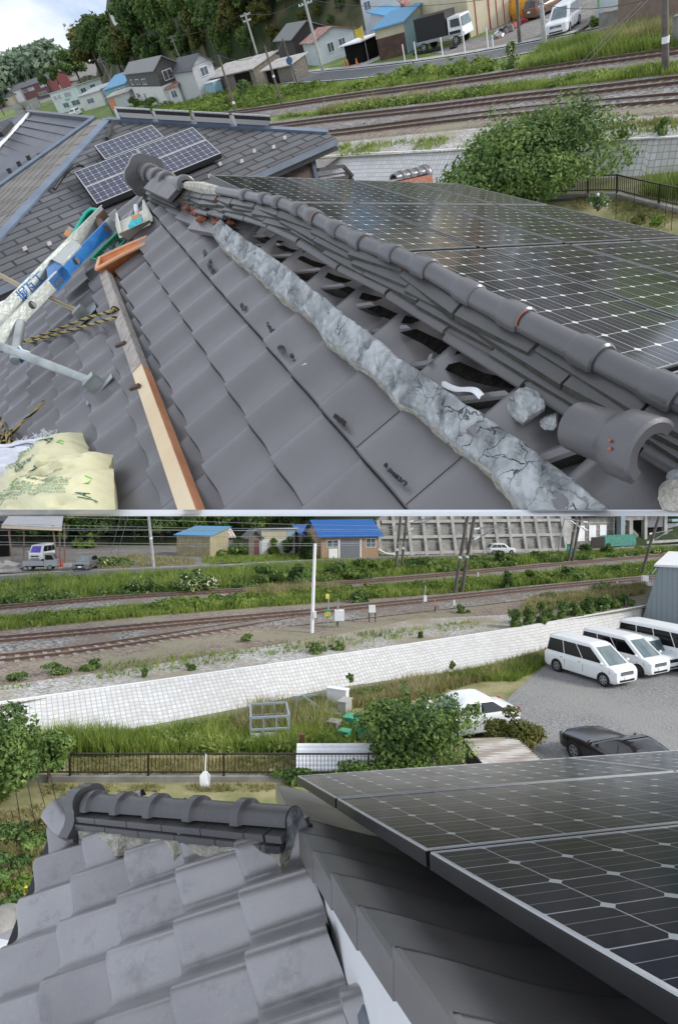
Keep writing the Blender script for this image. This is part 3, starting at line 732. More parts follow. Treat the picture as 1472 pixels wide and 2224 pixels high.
def car(name, label, cat, M, L, Wd, H, belt, xs, paint, wb=None, r=.31, hood=None, rear=None, group=None, rim=None, wind=None, nwin=3, roofk=.80, grille='dark', clear=.2, tint=None, wheels=True, lampz=.66, wx=None):
    """xs = (windscreen base, windscreen top, roof end, rear glass base) along x; hood height at the nose; rear height at the tail"""
    t = thing(name, label, cat, M, group); hw = Wd/2; wb = wb or L*.6
    f, b = L/2, -L/2; hood = hood or belt-.1; rear = rear or belt
    rim = rim or K['rim']; tint = tint or K['glass']; wind = wind or K['wind']
    x0, x1, x2, x3 = xs
    def top(x):
        if x >= x0: k = (x-x0)/max(.01, f-x0); return belt+.02+(hood-belt-.02)*k**1.25
        if x <= x3: k = (x3-x)/max(.01, x3-b); return belt+.02+(rear-belt-.02)*k
        return belt+.02
    st = [b, b+.03, b+.12, b+.35]+[b+.35+(f-b-.7)*k/14 for k in range(1, 14)]+[f-.35, f-.14, f-.04, f]
    rows = []
    for x in st:
        e = min(x-b, f-x); q = 1-(1-min(1, e/.4))**2.4*.16
        zz = 0 if e > .1 else (.1-e)*.9
        w = hw*q; tz = top(x)-zz*.9; zb = clear+zz*.8
        half = [(w*.86, zb), (w*.96, zb+.06), (w, zb+.22), (w, (belt*.72+zb*.28)), (w*.985, min(belt-.05, tz-.05)), (w*.955, min(belt+.0, tz-.015)), (w*.85, tz), (w*.4, tz+.015)]
        row = [Vector((x, y, z)) for y, z in half]+[Vector((x, -y, z)) for y, z in half[::-1]]
        rows.append(row+[row[0].copy()])
    m = MB(); m.grid(rows); m.poly(rows[0][:-1]); m.poly(rows[-1][:-1][::-1])
    # cabin: rings from the belt up to the crowned roof
    def ring(k):
        xa = x0+(x1-x0)*k; xb = x3+(x2-x3)*k; w = hw*(.955+(roofk-.955)*k); z = belt-.02+(H-.09-belt+.02)*k
        return xa, xb, w, z
    def ringpts(xa, xb, w, z, c=.12, zx=0):
        return [Vector((xa+.04, w-c*1.6, z)), Vector((xa, w-c*2.6, z)), Vector((xa+.03, 0, z)), Vector((xa, -w+c*2.6, z)), Vector((xa+.04-.05, -w+c*.6, z)), Vector((xa-.16, -w, z)), Vector(((xa+xb)/2, -w, z)), Vector((xb+.16, -w, z)), Vector((xb, -w+c, z)), Vector((xb-.02, 0, z)), Vector((xb, w-c, z)), Vector((xb+.16, w, z)), Vector(((xa+xb)/2, w, z)), Vector((xa-.16, w, z)), Vector((xa-.01, w-c*.6, z))]
    levels = [ringpts(*ring(k)) for k in (0, .5, 1)]
    xa, xb, w, z = ring(1)
    levels.append(ringpts(xa-.1, xb+.06, w-.06, H-.035)); levels.append(ringpts(xa-.3, xb+.2, w-.18, H))
    levels = [l+[l[0].copy()] for l in levels]
    m.grid(levels); m.poly(levels[-1][:-1])
    m.build('body', paint, t, smooth=38)
    o = .012
    def S(x, k, s):       # a point on the cabin side
        w = hw*(.955+(roofk-.955)*k); return Vector((x, s*(w+o), belt-.02+(H-.09-belt+.02)*k))
    for s in (1, -1):
        g = MB(); k0, k1 = .12, .9
        def fx(k): return x0+(x1-x0)*k-.2
        def rx(k): return x3+(x2-x3)*k+.16
        fr0, fr1, re0, re1 = fx(k0), fx(k1), rx(k0), rx(k1)
        cut = [(k+0.0)/nwin for k in range(nwin+1)]
        for i in range(nwin):
            ga, gb = cut[i], cut[i+1]; pad = .03
            a0 = fr0+(re0-fr0)*ga-(pad if i else 0); a1 = fr1+(re1-fr1)*ga-(pad if i else 0)
            b0 = fr0+(re0-fr0)*gb+(pad if i < nwin-1 else 0); b1 = fr1+(re1-fr1)*gb+(pad if i < nwin-1 else 0)
            q = [S(a0, k0, s), S(b0, k0, s), S(b1, k1, s), S(a1, k1, s)]
            g = MB(); g.poly(q if s < 0 else q[::-1]); g.build('side_window', tint, t)
        g = MB()     # mirror
        c = Vector((x0-.25, s*(hw*.99+.09), belt+.1)); g.ball(c, .07, .1, .085, 8, 6); g.build('wing_mirror', paint, t, smooth=60)
        g = MB()
        for i in range(1, max(2, nwin)):
            xx = fr0+(re0-fr0)*i/nwin
            g.box(xx-.25, xx-.08, s*hw*.985-.02, s*hw*.985+.02, belt-.14, belt-.11)
        g.build('door_handle', K['chrome'], t)
        g = MB()     # door shut lines and sill
        for i in range(0, nwin):
            xx = fr0+(re0-fr0)*i/max(1, nwin)+.05
            g.box(xx-.008, xx+.008, s*hw-.004, s*hw+.004, clear+.24, belt-.2)
        g.build('door_seam', K['black'], t)
        g = MB(); zz = lampz; g.hexa([(f-.06, s*hw*.5, zz-.06), (f-.06, s*hw*.5, zz+.06), (f-.33, s*hw*.9, zz+.12), (f-.3, s*hw*.92, zz-.04)], [(f+.02, s*hw*.5, zz-.06), (f+.0, s*hw*.5, zz+.06), (f-.34, s*(hw+.02), zz+.12), (f-.30, s*(hw+.02), zz-.04)])
        g.build('headlight', K['lamp'], t, smooth=40)
        g = MB(); g.box(b-.012, b+.05, min(s*hw*.66, s*hw*.83), max(s*hw*.66, s*hw*.83), belt-.3, belt+.05); g.build('taillight', K['red'], t)
    # windscreen and rear glass
    def glass(k0, k1, xbase, xtop, sgn, mt, nm):
        q = []
        for k, s in ((k0, 1), (k0, -1), (k1, -1), (k1, 1)):
            w = hw*(.955+(roofk-.955)*k)-.2; q.append(Vector((xbase+(xtop-xbase)*k+sgn*.035, s*w, belt-.02+(H-.09-belt+.02)*k)))
        mid0 = (q[0]+q[1])/2+Vector((sgn*.03, 0, 0)); mid1 = (q[2]+q[3])/2+Vector((sgn*.03, 0, 0))
        g = MB(); g.grid([[q[0], mid0, q[1]], [q[3], mid1, q[2]]]); g.build(nm, mt, t)
    glass(.06, .93, x0, x1, 1, wind, 'windscreen'); glass(.15, .9, x3, x2, -1, tint, 'rear_window')
    g = MB(); gm = K['black'] if grille == 'dark' else K['chrome']
    q_ = MB(); q_.box(f-.06, f+.006, -hw*.5, hw*.5, lampz-.12, lampz+.05); q_.build('grille_opening', K['glass'], t)
    g.box(f-.05, f+.012, -hw*.46, hw*.46, lampz-.09, lampz-.05); g.box(f-.05, f+.012, -hw*.46, hw*.46, lampz-.02, lampz+.01); g.build('grille', gm, t)
    g = MB(); g.box(f-.06, f+.008, -hw*.6, hw*.6, clear+.1, clear+.2); g.build('bumper_intake', K['black'], t)
    g = MB(); g.box(f-.02, f+.02, -.165, .165, clear+.2, clear+.36); g.build('number_plate', K['white'], t)
    g = MB(); g.box(b-.02, b+.02, -.165, .165, belt-.35, belt-.19); g.build('number_plate', K['white'], t)
    wx = wx or (f-(L-wb)*.48, f-(L-wb)*.48-wb)
    for xx in wx:
        for s in (1, -1):
            m = MB(); n = 18; c = Vector((xx, s*(hw+.003), r)); rr = r*1.16
            m.poly([c+Vector((math.cos(2*math.pi*k/n)*rr, 0, max(-r+.19, math.sin(2*math.pi*k/n)*rr))) for k in range(n)]); m.build('wheel_arch', K['black'], t)
            if wheels: wheel(t, xx, s*(hw-.075), r, .2, rim)
    t['_wx'] = list(wx); t['_hw'] = hw
    return t
def by_wheels(fr, h, rear_px, front_px, hw, side, wx):
    """matrix from the ground contact of the two wheels on the visible side (side +1 left, -1 right)"""
    a = fr.g(*rear_px, h); b = fr.g(*front_px, h); d = fr.loc(b-a); yaw = math.atan2(d.y, d.x)
    mid = (a+b)/2; off = Vector((-math.sin(yaw), math.cos(yaw), 0))*(-side*(hw-.08)); fw = Vector((math.cos(yaw), math.sin(yaw), 0))*(-(wx[0]+wx[1])/2)
    return fr.M(mid+fr.w(*(off+fw)), yaw), yaw

# ---------------------------------------------------------------- clay tile roof: pans and rolls, each course lapping the one below
def tile_profile(s, amp, wavy=False):
    if wavy:
        if s < .2: k = .66+.34*math.sin(s/.2*math.pi/2)
        elif s < .66: k = .5+.5*math.cos((s-.2)/.46*math.pi)
        else: k = .36*(.5-.5*math.cos((s-.66)/.34*math.pi))
        return k*amp
    # s from 0 at the roll's edge: crest, pan, rise to the next seam
    if s < .1: k = .72+.28*math.sin(s/.1*math.pi/2)
    elif s < .55: k = .5+.5*math.cos((s-.1)/.45*math.pi)
    else: k = .30*(.5-.5*math.cos((s-.55)/.45*math.pi))
    return k*amp
def tile_roof(pl, ia, jb, amp, step, flip, parent, material, name='roof_tiles', clip=False, across='u', skip=None, seed=3, nx=14, lift=None, dirt=.04, jit=1.0, wavy=False):  # dirt: width of the shade strip painted below each butt edge
    """ia: range of tiles across, jb: range of courses up the slope; flip: rolls at the high side of each tile"""
    rnd = random.Random(seed); m = MB()
    au = pl.u if across == 'u' else pl.v; bu = pl.v if across == 'u' else pl.u
    for j in range(*jb):
        for i in range(*ia):
            if skip and skip(i, j): continue
            tilt = rnd.uniform(-.004, .004); dx = rnd.uniform(-.006, .006); dj = rnd.uniform(-.012, .012)*jit
            A = amp*(lift(i, j) if lift else 1)
            def row(t, f):
                out = []
                for q in range(nx+1):
                    s = q/nx; pr = tile_profile(s, A, wavy)+tilt*s
                    out.append(pl.p+au*(i+((1-s) if flip else s)+dx)+bu*(j+t)+pl.n*f(pr, t))
                return out
            full = lambda pr, t: pr+step*(1-t)
            edge = [row(dj-.004, lambda pr, t: pr-.014), row(dj-.004, lambda pr, t: pr+step-.008)]
            m.grid(edge)
            m.mi = 1; m.grid([row(dj-dirt, lambda pr, t: pr+.004), row(dj-.002, lambda pr, t: pr+.006)]); m.mi = 0  # dark strip painted for the shade under the butt edge
            top = [row(dj-.004, lambda pr, t: pr+step-.008), row(dj+.02, lambda pr, t: pr+step*.98), row(.1, full), row(.5, full), row(1.04, full)]
            m.grid(top)
            m.mi = 1; e_ = [[P_+pl.n*.003 for P_ in (top[k][-2].lerp(top[k][-1], .25), top[k][-1])] for k in range(1, 5)]; m.grid(e_); m.mi = 0  # shade line painted along the side seam
            side = [[top[k][q]-pl.n*(.0 if q == 0 else 0) for k in range(5)] for q in (0,)]
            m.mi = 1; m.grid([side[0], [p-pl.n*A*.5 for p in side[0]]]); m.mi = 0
    return m.build(name, [material, K['lapshade']], parent, world=True, smooth=48, clip=clip)
def panel(pl, a0, a1, b0, b1, ca, cb, label, group, glassm, framem, thick=.04, off=(0, 0), fw=.1, line=True, skirt=None):
    """one module lying on a plane; a along u, b along v in cells"""
    c = pl.lat((a0+a1)/2, (b0+b1)/2); t = thing('solar_panel', label, 'solar panel', TW(c), group)
    P = lambda a, b, h: pl.lat(a, b, h)
    m = MB(); m.poly([P(a0+fw, b0+fw, 0), P(a1-fw, b0+fw, 0), P(a1-fw, b1-fw, 0), P(a0+fw, b1-fw, 0)])
    uvs = [(fw+off[0], fw+off[1]), (a1-a0-fw+off[0], fw+off[1]), (a1-a0-fw+off[0], b1-b0-fw+off[1]), (fw+off[0], b1-b0-fw+off[1])]
    m.build('glass', glassm, t, world=True, uvf=lambda i, v: uvs[i % 4])
    m = MB(); hh = .003
    for (x0, x1, y0, y1) in ((a0, a1, b0, b0+fw), (a0, a1, b1-fw, b1), (a0, a0+fw, b0+fw, b1-fw), (a1-fw, a1, b0+fw, b1-fw)):
        m.hexa([P(x0, y0, -.002), P(x1, y0, -.002), P(x1, y1, -.002), P(x0, y1, -.002)], [P(x0, y0, hh), P(x1, y0, hh), P(x1, y1, hh), P(x0, y1, hh)])
    m.build('frame', framem, t, world=True)
    m = MB(); e = .003/max(1e-3, pl.u.length)
    m.hexa([P(a0-e, b0-e, -thick), P(a1+e, b0-e, -thick), P(a1+e, b1+e, -thick), P(a0-e, b1+e, -thick)], [P(a0-e, b0-e, -.003), P(a1+e, b0-e, -.003), P(a1+e, b1+e, -.003), P(a0-e, b1+e, -.003)])
    m.build('side_skirt', K['frameblack'], t, world=True)
    return t
def cap_tile(parent, p, q, r, up, name='ridge_cap', material=None, collar=True, arc=200, cr=1.24, broken=False, clip=False, taper=.93):
    """half round ridge tile from p to q with a raised collar at p's end"""
    d = (q-p); L = d.length; d.normalize(); a = d.cross(up).normalized(); u = a.cross(d).normalized(); n = 18
    prof = [(0.0, r*1.0)]
    if collar: prof = [(0, r*1.06), (.004, r*cr), (.055, r*cr), (.07, r*1.02), (.075, r)]
    prof += [(L*.5, r*(1+taper)/2), (L, r*taper)]
    rows = []; m = MB(); h = math.radians(arc/2)
    for x, rr in prof: rows.append([p+d*x+(u*math.cos(-h+2*h*k/n)+a*math.sin(-h+2*h*k/n))*rr for k in range(n+1)])
    m.grid(rows)
    inn = [[p+d*x+(u*math.cos(-h+2*h*k/n)+a*math.sin(-h+2*h*k/n))*(rr-.014) for k in range(n+1)] for x, rr in ((0, r), (L, r*taper))]
    m.grid(inn); m.grid([inn[0], rows[0]]); m.mi = 1 if broken else 0; m.grid([rows[-1], inn[1]])
    return m.build(name, [material or K['ridge1'], K['clay']], parent, world=True, smooth=40, clip=clip)
def text_mesh(s, size):
    cu = bpy.data.curves.new("lettering", 'FONT'); cu.body = s; cu.size = size; cu.align_x = 'CENTER'; cu.align_y = 'CENTER'; cu.extrude = 0.0004
    o = bpy.data.objects.new("lettering", cu); C.objects.link(o)
    bpy.context.view_layer.update()
    me = bpy.data.meshes.new_from_object(o.evaluated_get(bpy.context.evaluated_depsgraph_get()))
    vs = [v.co.copy() for v in me.vertices]; fs = [list(p.vertices) for p in me.polygons]
    bpy.data.objects.remove(o); bpy.data.curves.remove(cu); bpy.data.meshes.remove(me)
    return vs, fs
def lettering(parent, s, size, o, ex, ey, material, name='lettering', surf=None):
    vs, fs = text_mesh(s, size); ez = ex.cross(ey).normalized(); m = MB()
    m.add([(o+ex*v.x+ey*v.y+ez*v.z) if not surf else surf(v.x, v.y, v.z) for v in vs], fs)
    return m.build(name, material, parent, world=True)

# ================================================================ UPPER PHOTO: the roof under repair
house = thing('house', 'slate grey clay tiled roof with its ridge half dismantled, filling the upper photo', 'house', TW(ROOF1.lat(4, 2)))
def skip1(i, j):
    if j == 5 and i > 6: return True
    if j == 4 and i > 11: return True
    if j == 3 and i > 13: return True
    if i > 14: return True
    return False
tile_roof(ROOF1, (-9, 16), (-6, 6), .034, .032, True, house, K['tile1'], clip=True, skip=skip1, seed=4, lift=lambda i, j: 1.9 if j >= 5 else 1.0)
# roof deck below the tiles and an added white strip dividing upper and lower scene
def seamline(px, below=0.0):
    d = ray(px, 1107); k = (ROOF1.n.dot(ROOF1.p)+.072)/ROOF1.n.dot(d); return d*k
m = MB(); A0, A1 = seamline(-420), seamline(1700)
dn = -YC
def tk(p): return p.dot(ZC)*14.0/F
o0, o1 = ZC*0.012, ZC*0.0
m.hexa([A0, A1, (A1+dn*tk(A1))*.982, (A0+dn*tk(A0))*.982], [A0+ZC*.05, A1+ZC*.05, A1+ZC*.05+dn*tk(A1), A0+ZC*.05+dn*tk(A0)])
m.build('edge_board', K['white'], house, world=True)  # added white divider between the two scenes, no part of this house
m = MB(); m.hexa([ROOF1.lat(a, b, -.10) for a, b in ((-9, -6), (15, -6), (15, 4.2), (-9, 6.8))], [ROOF1.lat(a, b, -.035) for a, b in ((-9, -6), (15, -6), (15, 4.2), (-9, 6.8))])
m.build('roof_deck', K['mud'], house, world=True, clip=True)
# far slope under the solar panels
def ppl(a, b, h): return PAN1.lat(a, b, h)
m = MB(); m.hexa([ppl(a, b, -.2) for a, b in ((7, -30), (-19.5, -30), (-19.5, 18), (7, 18))], [ppl(a, b, -.12) for a, b in ((7, -30), (-19.5, -30), (-19.5, 18), (7, 18))])
m.build('far_slope', K['tile1'], house, world=True, clip=True)
# scrape marks where old bedding peeled away
rs = random.Random(5)
for (x, y, n, dx, dy) in ((448, 555, 9, 4, 9), (462, 588, 13, 9, 16), (530, 668, 7, 8, 8), (590, 715, 12, 9, 14), (612, 757, 5, 4, 5), (635, 775, 4, 5, 4), (736, 910, 16, 15, 13), (858, 1032, 18, 24, 22)):
    sc = MB()
    for k in range(n):
        f = (k+.5)/n*2-1; cx, cy = x+f*dx+rs.uniform(-3, 3), y+f*dy+rs.uniform(-4, 4); s = rs.uniform(2.5, 5.5)
        sc.poly([ROOF1.hit(cx+math.cos(6.28*q/7)*s*rs.uniform(.7, 1.3), cy+math.sin(6.28*q/7)*s*rs.uniform(.8, 1.5), .049) for q in range(7)])
    sc.build('scrape_mark', K['black'], house, world=True)
# -------- ridge
RA, RB = ROOF1.lat(-3, 6.05), ROOF1.lat(13, 4.55)
rn = (RB-RA).cross(F1.Z).normalized()
def rhit(px, py):
    d = ray(px, py); return d*(rn.dot(RA)/rn.dot(d))
axis_px = [(1640, 950, 80), (1480, 870, 78), (1310, 786, 72), (1142, 702, 62), (1036, 648, 52), (937, 590, 47), (863, 556, 42), (792, 530, 40), (741, 505, 36), (690, 477, 34), (657, 459, 31), (613, 443, 29), (580, 434, 27), (539, 426, 26), (480, 415, 29)]
axis = [rhit(x, y) for x, y, d in axis_px]; rad = [d/2*p.dot(ZC)/F for (x, y, d), p in zip(axis_px, axis)]
for k in range(3): axis.insert(0, axis[0]+(axis[1]-axis[2])*-1.0 if False else axis[0]*2-axis[1]); rad.insert(0, rad[0])
up1 = F1.Z
farc = [(405, 402, 34), (366, 396, 36), (349, 389, 36), (331, 380, 36), (316, 372, 36)]
fa = [rhit(x, y) for x, y, d in farc]; fr_ = [d/2*p.dot(ZC)/F for (x, y, d), p in zip(farc, fa)]
line = [axis[0]+(axis[0]-axis[1])*.2]+axis+[fa[0]-up1*.01, fa[2]-up1*.015, fa[4]-up1*.02]
m = MB()
for i in range(len(line)-1):
    p, q = line[i], line[i+1]; d = (q-p).normalized(); a = d.cross(up1).normalized()
    if a.dot(XC) > 0: a = -a
    m.hexa([p+a*.02-up1*.04, p-a*.05-up1*.04, p-a*.06-up1*.10, p+a*.04-up1*.09], [q+a*.02-up1*.04, q-a*.05-up1*.04, q-a*.06-up1*.10, q+a*.04-up1*.09])
ridge = m.build('ridge', K['mud'], house, world=True, clip=True)
for i in range(len(axis)-1):
    p, q = axis[i], axis[i+1]; q = p+(q-p)*1.06
    cap_tile(ridge, p, q, rad[i]*.94, up1, material=K['ridge1'], cr=1.2, clip=True, broken=i in (6, 11), arc=205)
    if i in (6, 12):
        m = MB(); d = (q-p).normalized(); a = d.cross(up1).normalized(); n = 12
        m.grid([[p-d*.006*k+(up1*math.cos(-1.3+1.6*t/n)+a*math.sin(-1.3+1.6*t/n))*rad[i]*1.03 for t in range(n+1)] for k in (0, 1)])
        m.build('broken_edge', K['clay'], ridge, world=True, clip=True)
farc = [(405, 402, 34), (366, 396, 36), (349, 389, 36), (331, 380, 36), (316, 372, 36)]
fa = [rhit(x, y) for x, y, d in farc]; fr_ = [d/2*p.dot(ZC)/F for (x, y, d), p in zip(farc, fa)]
for i in range(4):
    cap_tile(ridge, fa[i], fa[i]+(fa[i+1]-fa[i])*1.1, fr_[i], up1, material=K['ridge1'], broken=False)
m = MB(); m.tube([axis[-1], axis[-1].lerp(fa[0], .45), fa[0]], [.02, .03, .02], 8); m.build('bedding', K['mortarp'], ridge, world=True)
# layered flat tiles under the caps
line = [axis[0]+(axis[0]-axis[1])*.2]+axis+[fa[0]-up1*.01, fa[2]-up1*.015, fa[4]-up1*.02]
cum = [0.0]
for i in range(1, len(line)): cum.append(cum[-1]+(line[i]-line[i-1]).length)
def along(s):
    s = max(0, min(cum[-1]-1e-4, s))
    for i in range(len(line)-1):
        if s <= cum[i+1]: return line[i].lerp(line[i+1], (s-cum[i])/(cum[i+1]-cum[i]))
    return line[-1]
rs = random.Random(12); TOT = cum[-1]
rl = [rad[0]]+rad+[fr_[0]*.6, fr_[2]*.6, fr_[4]*.6]
def kk(s):
    for i in range(len(line)-1):
        if s <= cum[i+1]: return (rl[i]+(rl[i+1]-rl[i])*(s-cum[i])/(cum[i+1]-cum[i]))/.049
    return rl[-1]/.049
layers = [(.064, -.020, .026), (.082, -.047, .026), (.098, -.073, .026), (.112, -.099, .03)]
for k, (hw, zt, th) in enumerate(layers):
    s = -.1*k+rs.uniform(0, .1)
    while s < TOT-.02:
        Lg = rs.uniform(.25, .31); e = min(s+Lg-.008, TOT)
        p, q = along(max(s, 0)), along(e); ds = (q-p)
        if ds.length > .05:
            d = ds.normalized(); a = d.cross(up1).normalized()
            if a.dot(XC) > 0: a = -a          # towards the viewer's side
            sc_ = kk(max(s, 0)); w = (hw+rs.uniform(-.008, .012))*sc_; z = (zt+rs.uniform(-.004, .004))*sc_; ya = rs.uniform(-.012, .012)
            th_ = th; th = th*sc_
            m = MB(); sag = .014
            T = lambda f, y, zz: p+ds*f+a*(y+ya*(f-.5)*2)+up1*zz
            lo, hi = [], []
            for f in (0, 1):
                pr = [(-w, z-th-sag), (-w, z-sag), (-w*.35, z), (w*.35, z), (w, z-sag), (w, z-th-sag), (w*.4, z-th), (-w*.4, z-th)]
                (lo if f == 0 else hi).extend([T(f, y, zz) for y, zz in pr])
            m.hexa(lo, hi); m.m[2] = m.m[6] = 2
            if rs.random() < .16:
                m.mi = 1; m.poly([T(-.004, y, zz) for y, zz in ((w*.5, z-sag*.3), (w*1.0, z-sag), (w*1.0, z-th-sag+.004), (w*.6, z-th-sag*.3))])
            m.build('flat_ridge_tile', [K['noshi'], K['clay'], K['noshiedge']], ridge, world=True, clip=True); th = th_
        s += Lg
# rounded bottom course
rs = random.Random(21); s = 0.0
while s < TOT*.66:
    e = s+rs.uniform(.27, .31); p, q = along(s), along(e-.012); d = (q-p).normalized(); a = d.cross(up1).normalized()
    if a.dot(XC) > 0: a = -a
    m = MB(); sc_ = kk(s); cpt = lambda P, t: P+a*(.105+.034*math.cos(t))*sc_+up1*(-.132+.020*math.sin(t))*sc_
    m.grid([[cpt(P, -2.6+3.9*k/10+1.1) for k in range(11)] for P in (p, q)]); m.poly([cpt(p, -1.5+3.9*k/10) for k in range(11)])
    m.build('bottom_round_tile', K['noshi'], ridge, world=True, smooth=50, clip=True)
    s = e
# terracotta rubble where the stack breaks off
rs = random.Random(9)
for (x, y, n, r) in ((405, 437, 6, .03), (413, 452, 6, .03), (425, 463, 8, .035), (445, 475, 8, .035), (470, 482, 7, .03), (500, 484, 5, .025), (400, 428, 4, .025)):
    rb = MB()
    for k in range(n):
        c = ROOF1.hit(x+rs.uniform(-9, 9), y+rs.uniform(-4, 4), .085); rb.ball(c, .75*r*rs.uniform(.5, 1.1), r*rs.uniform(.5, 1), r*rs.uniform(.25, .5), 6, 4, .3, k)
    rb.build('broken_clay', K['clay'], ridge, world=True)
# loose flat tiles at the broken end
for (x0, y0, x1, y1, w, h) in ((423, 484, 483, 494, .16, .07), (395, 462, 440, 478, .16, .05), (372, 446, 412, 466, .14, .04), (517, 487, 570, 499, .10, .06)):
    p, q = ROOF1.hit(x0, y0, h), ROOF1.hit(x1, y1, h); m = MB(); m.bar(p, q, w*.6, .025, ROOF1.n); m.build('flat_ridge_tile', [K['tile1'], K['clay']], ridge, world=True)
for j in range(3):
    p, q = ROOF1.hit(326+j*3, 398+j*12, .14-.04*j), ROOF1.hit(381+j*10, 421+j*12, .14-.04*j); m = MB(); m.bar(p, q, .10, .025, ROOF1.n); m.build('flat_ridge_tile', [K['noshi'], K['clay']], ridge, world=True)
# ogre tile: lobed end plate seen from behind
c0 = rhit(326, 398); e1 = (axis[-1]-fa[4]).normalized(); sx = e1.cross(up1).normalized()
if sx.dot(XC) < 0: sx = -sx
uz = sx.cross(e1).normalized()
if uz.dot(up1) < 0: uz = -uz
def plate(c, sx, uz, e, prof, th): 
    m = MB(); m.hexa([c+sx*x+uz*y-e*th for x, y in prof], [c+sx*x+uz*y for x, y in prof]); return m
lobes = []
for k in range(40):
    t = math.radians(-60+300*k/39); r = .125+.018*abs(math.sin(t*2.6+.5)); lobes.append((math.cos(t)*r*1.05, .05+math.sin(t)*r))
foot = [(-.07, -.12), (-.15, -.17), (-.13, -.28), (.0, -.26), (.13, -.2), (.09, -.1)]
plate(c0-e1*.02, sx, uz, e1, lobes+foot, .05).build('ridge_end_tile', K['ridge1'], ridge, world=True)
# verge flashing at the far gable
m = MB(); pv = [ROOF1.hit(x, y, .06) for x, y in ((310, 430), (288, 462), (262, 505), (240, 540))]; m.tube(pv, [.016, .016, .014, .012], 8); m.build('verge_flashing', K['steel'], house, world=True, smooth=60)
# -------- old mortar bed
left_e = [(1130, 1130), (1081, 1062), (1046, 1022), (986, 975), (936, 930), (891, 895), (856, 880), (826, 842), (798, 815), (766, 795), (736, 767), (700, 742), (680, 703), (640, 672), (594, 638), (566, 611), (529, 580), (492, 552), (472, 527), (458, 503)]
right_e = [(1400, 1160), (1331, 1107), (1276, 1065), (1225, 1028), (1176, 990), (1125, 953), (1081, 920), (1016, 880), (951, 835), (886, 790), (831, 742), (760, 692), (725, 662), (692, 637), (635, 588), (590, 556), (560, 536), (535, 519), (505, 496), (490, 484)]
L3 = smooth_line([ROOF1.hit(x, y, .05) for x, y in left_e], 14); R3 = smooth_line([ROOF1.hit(x, y, .085) for x, y in right_e], 14)
rows = []
for i, (a, b) in enumerate(zip(L3, R3)):
    row = []
    for k in range(27):
        t = k/26; p = a.lerp(b, t); prof = min(1, (t/.10))**.5*min(1, ((1-t)/.05))**.4
        nz = mnoise.noise(p*20)*.011+mnoise.noise(p*7+Vector((4, 0, 0)))*.012+mnoise.noise(p*48)*.007+(.006 if mnoise.noise(p*13+Vector((0, 7, 0))) > .12 else 0)
        edge = mnoise.noise(Vector((i*.21, 3, 1)))*.012*(1 if t < .1 else 0)
        hgt = -.055+prof*.075+nz*prof
        row.append(p+ROOF1.n*hgt+(b-a).normalized()*(edge+mnoise.noise(p*30+Vector((0, 9, 0)))*.006))
    rows.append(row)
def mortar_mat():
    m, nt, n, l, b = nodes_of('cracked bedding mortar'); b.inputs['Roughness'].default_value = .95; b.inputs['Specular IOR Level'].default_value = .2
    tc = n.new('ShaderNodeTexCoord')
    def noi(s, d, dist=0, st=None):
        x = n.new('ShaderNodeTexNoise'); x.inputs['Scale'].default_value = s; x.inputs['Detail'].default_value = d; x.inputs['Roughness'].default_value = .68; x.inputs['Distortion'].default_value = dist
        l.new(tc.outputs['Object'], x.inputs['Vector']); return x.outputs['Fac']
    ra = n.new('ShaderNodeValToRGB'); e = ra.color_ramp.elements
    e[0].position = .29; e[0].color = (.075, .079, .08, 1); e[1].position = .6; e[1].color = (.56, .58, .58, 1); k = e.new(.43); k.color = (.28, .295, .30, 1)
    l.new(noi(11, 14, .5), ra.inputs['Fac'])
    vo = n.new('ShaderNodeTexVoronoi'); vo.feature = 'DISTANCE_TO_EDGE'; vo.inputs['Scale'].default_value = 15
    mp = n.new('ShaderNodeMix'); mp.data_type = 'VECTOR'; mp.inputs[0].default_value = .12
    n3 = n.new('ShaderNodeTexNoise'); n3.inputs['Scale'].default_value = 9; n3.inputs['Detail'].default_value = 5; l.new(tc.outputs['Object'], n3.inputs['Vector'])
    l.new(tc.outputs['Object'], mp.inputs[4]); l.new(n3.outputs['Color'], mp.inputs[5]); l.new(mp.outputs[1], vo.inputs['Vector'])
    cr = n.new('ShaderNodeMapRange'); cr.inputs['From Min'].default_value = .002; cr.inputs['From Max'].default_value = .016; l.new(vo.outputs['Distance'], cr.inputs['Value'])
    gate = n.new('ShaderNodeMapRange'); gate.inputs['From Min'].default_value = .40; gate.inputs['From Max'].default_value = .50; l.new(noi(4, 3), gate.inputs['Value'])
    cf = mathn(n, l, 'MAXIMUM', cr.outputs[0], mathn(n, l, 'MULTIPLY', gate.outputs[0], .9))
    mx = n.new('ShaderNodeMix'); mx.data_type = 'RGBA'; mx.inputs[6].default_value = (.02, .02, .02, 1); l.new(cf, mx.inputs[0]); l.new(ra.outputs['Color'], mx.inputs[7])
    l.new(mx.outputs[2], b.inputs['Base Color'])
    hgt = mathn(n, l, 'ADD', mathn(n, l, 'MULTIPLY', cf, .5), noi(40, 8))
    bp = n.new('ShaderNodeBump'); bp.inputs['Strength'].default_value = .9; bp.inputs['Distance'].default_value = .012; l.new(hgt, bp.inputs['Height']); l.new(bp.outputs['Normal'], b.inputs['Normal'])
    return m
K['crack'] = mortar_mat()
m = MB(); n_ = len(rows[0])
m.grid(rows)
for i in range(len(rows)-1):
    for j in range(n_-1):
        if j < 2 and mnoise.noise(Vector((i*.17, 1, 7))) > -.25 or j >= 25: m.m[i*(n_-1)+j] = 1
m.build('mortar_bed', [K['crack'], K['mortarp']], house, world=True, smooth=70, clip=True)

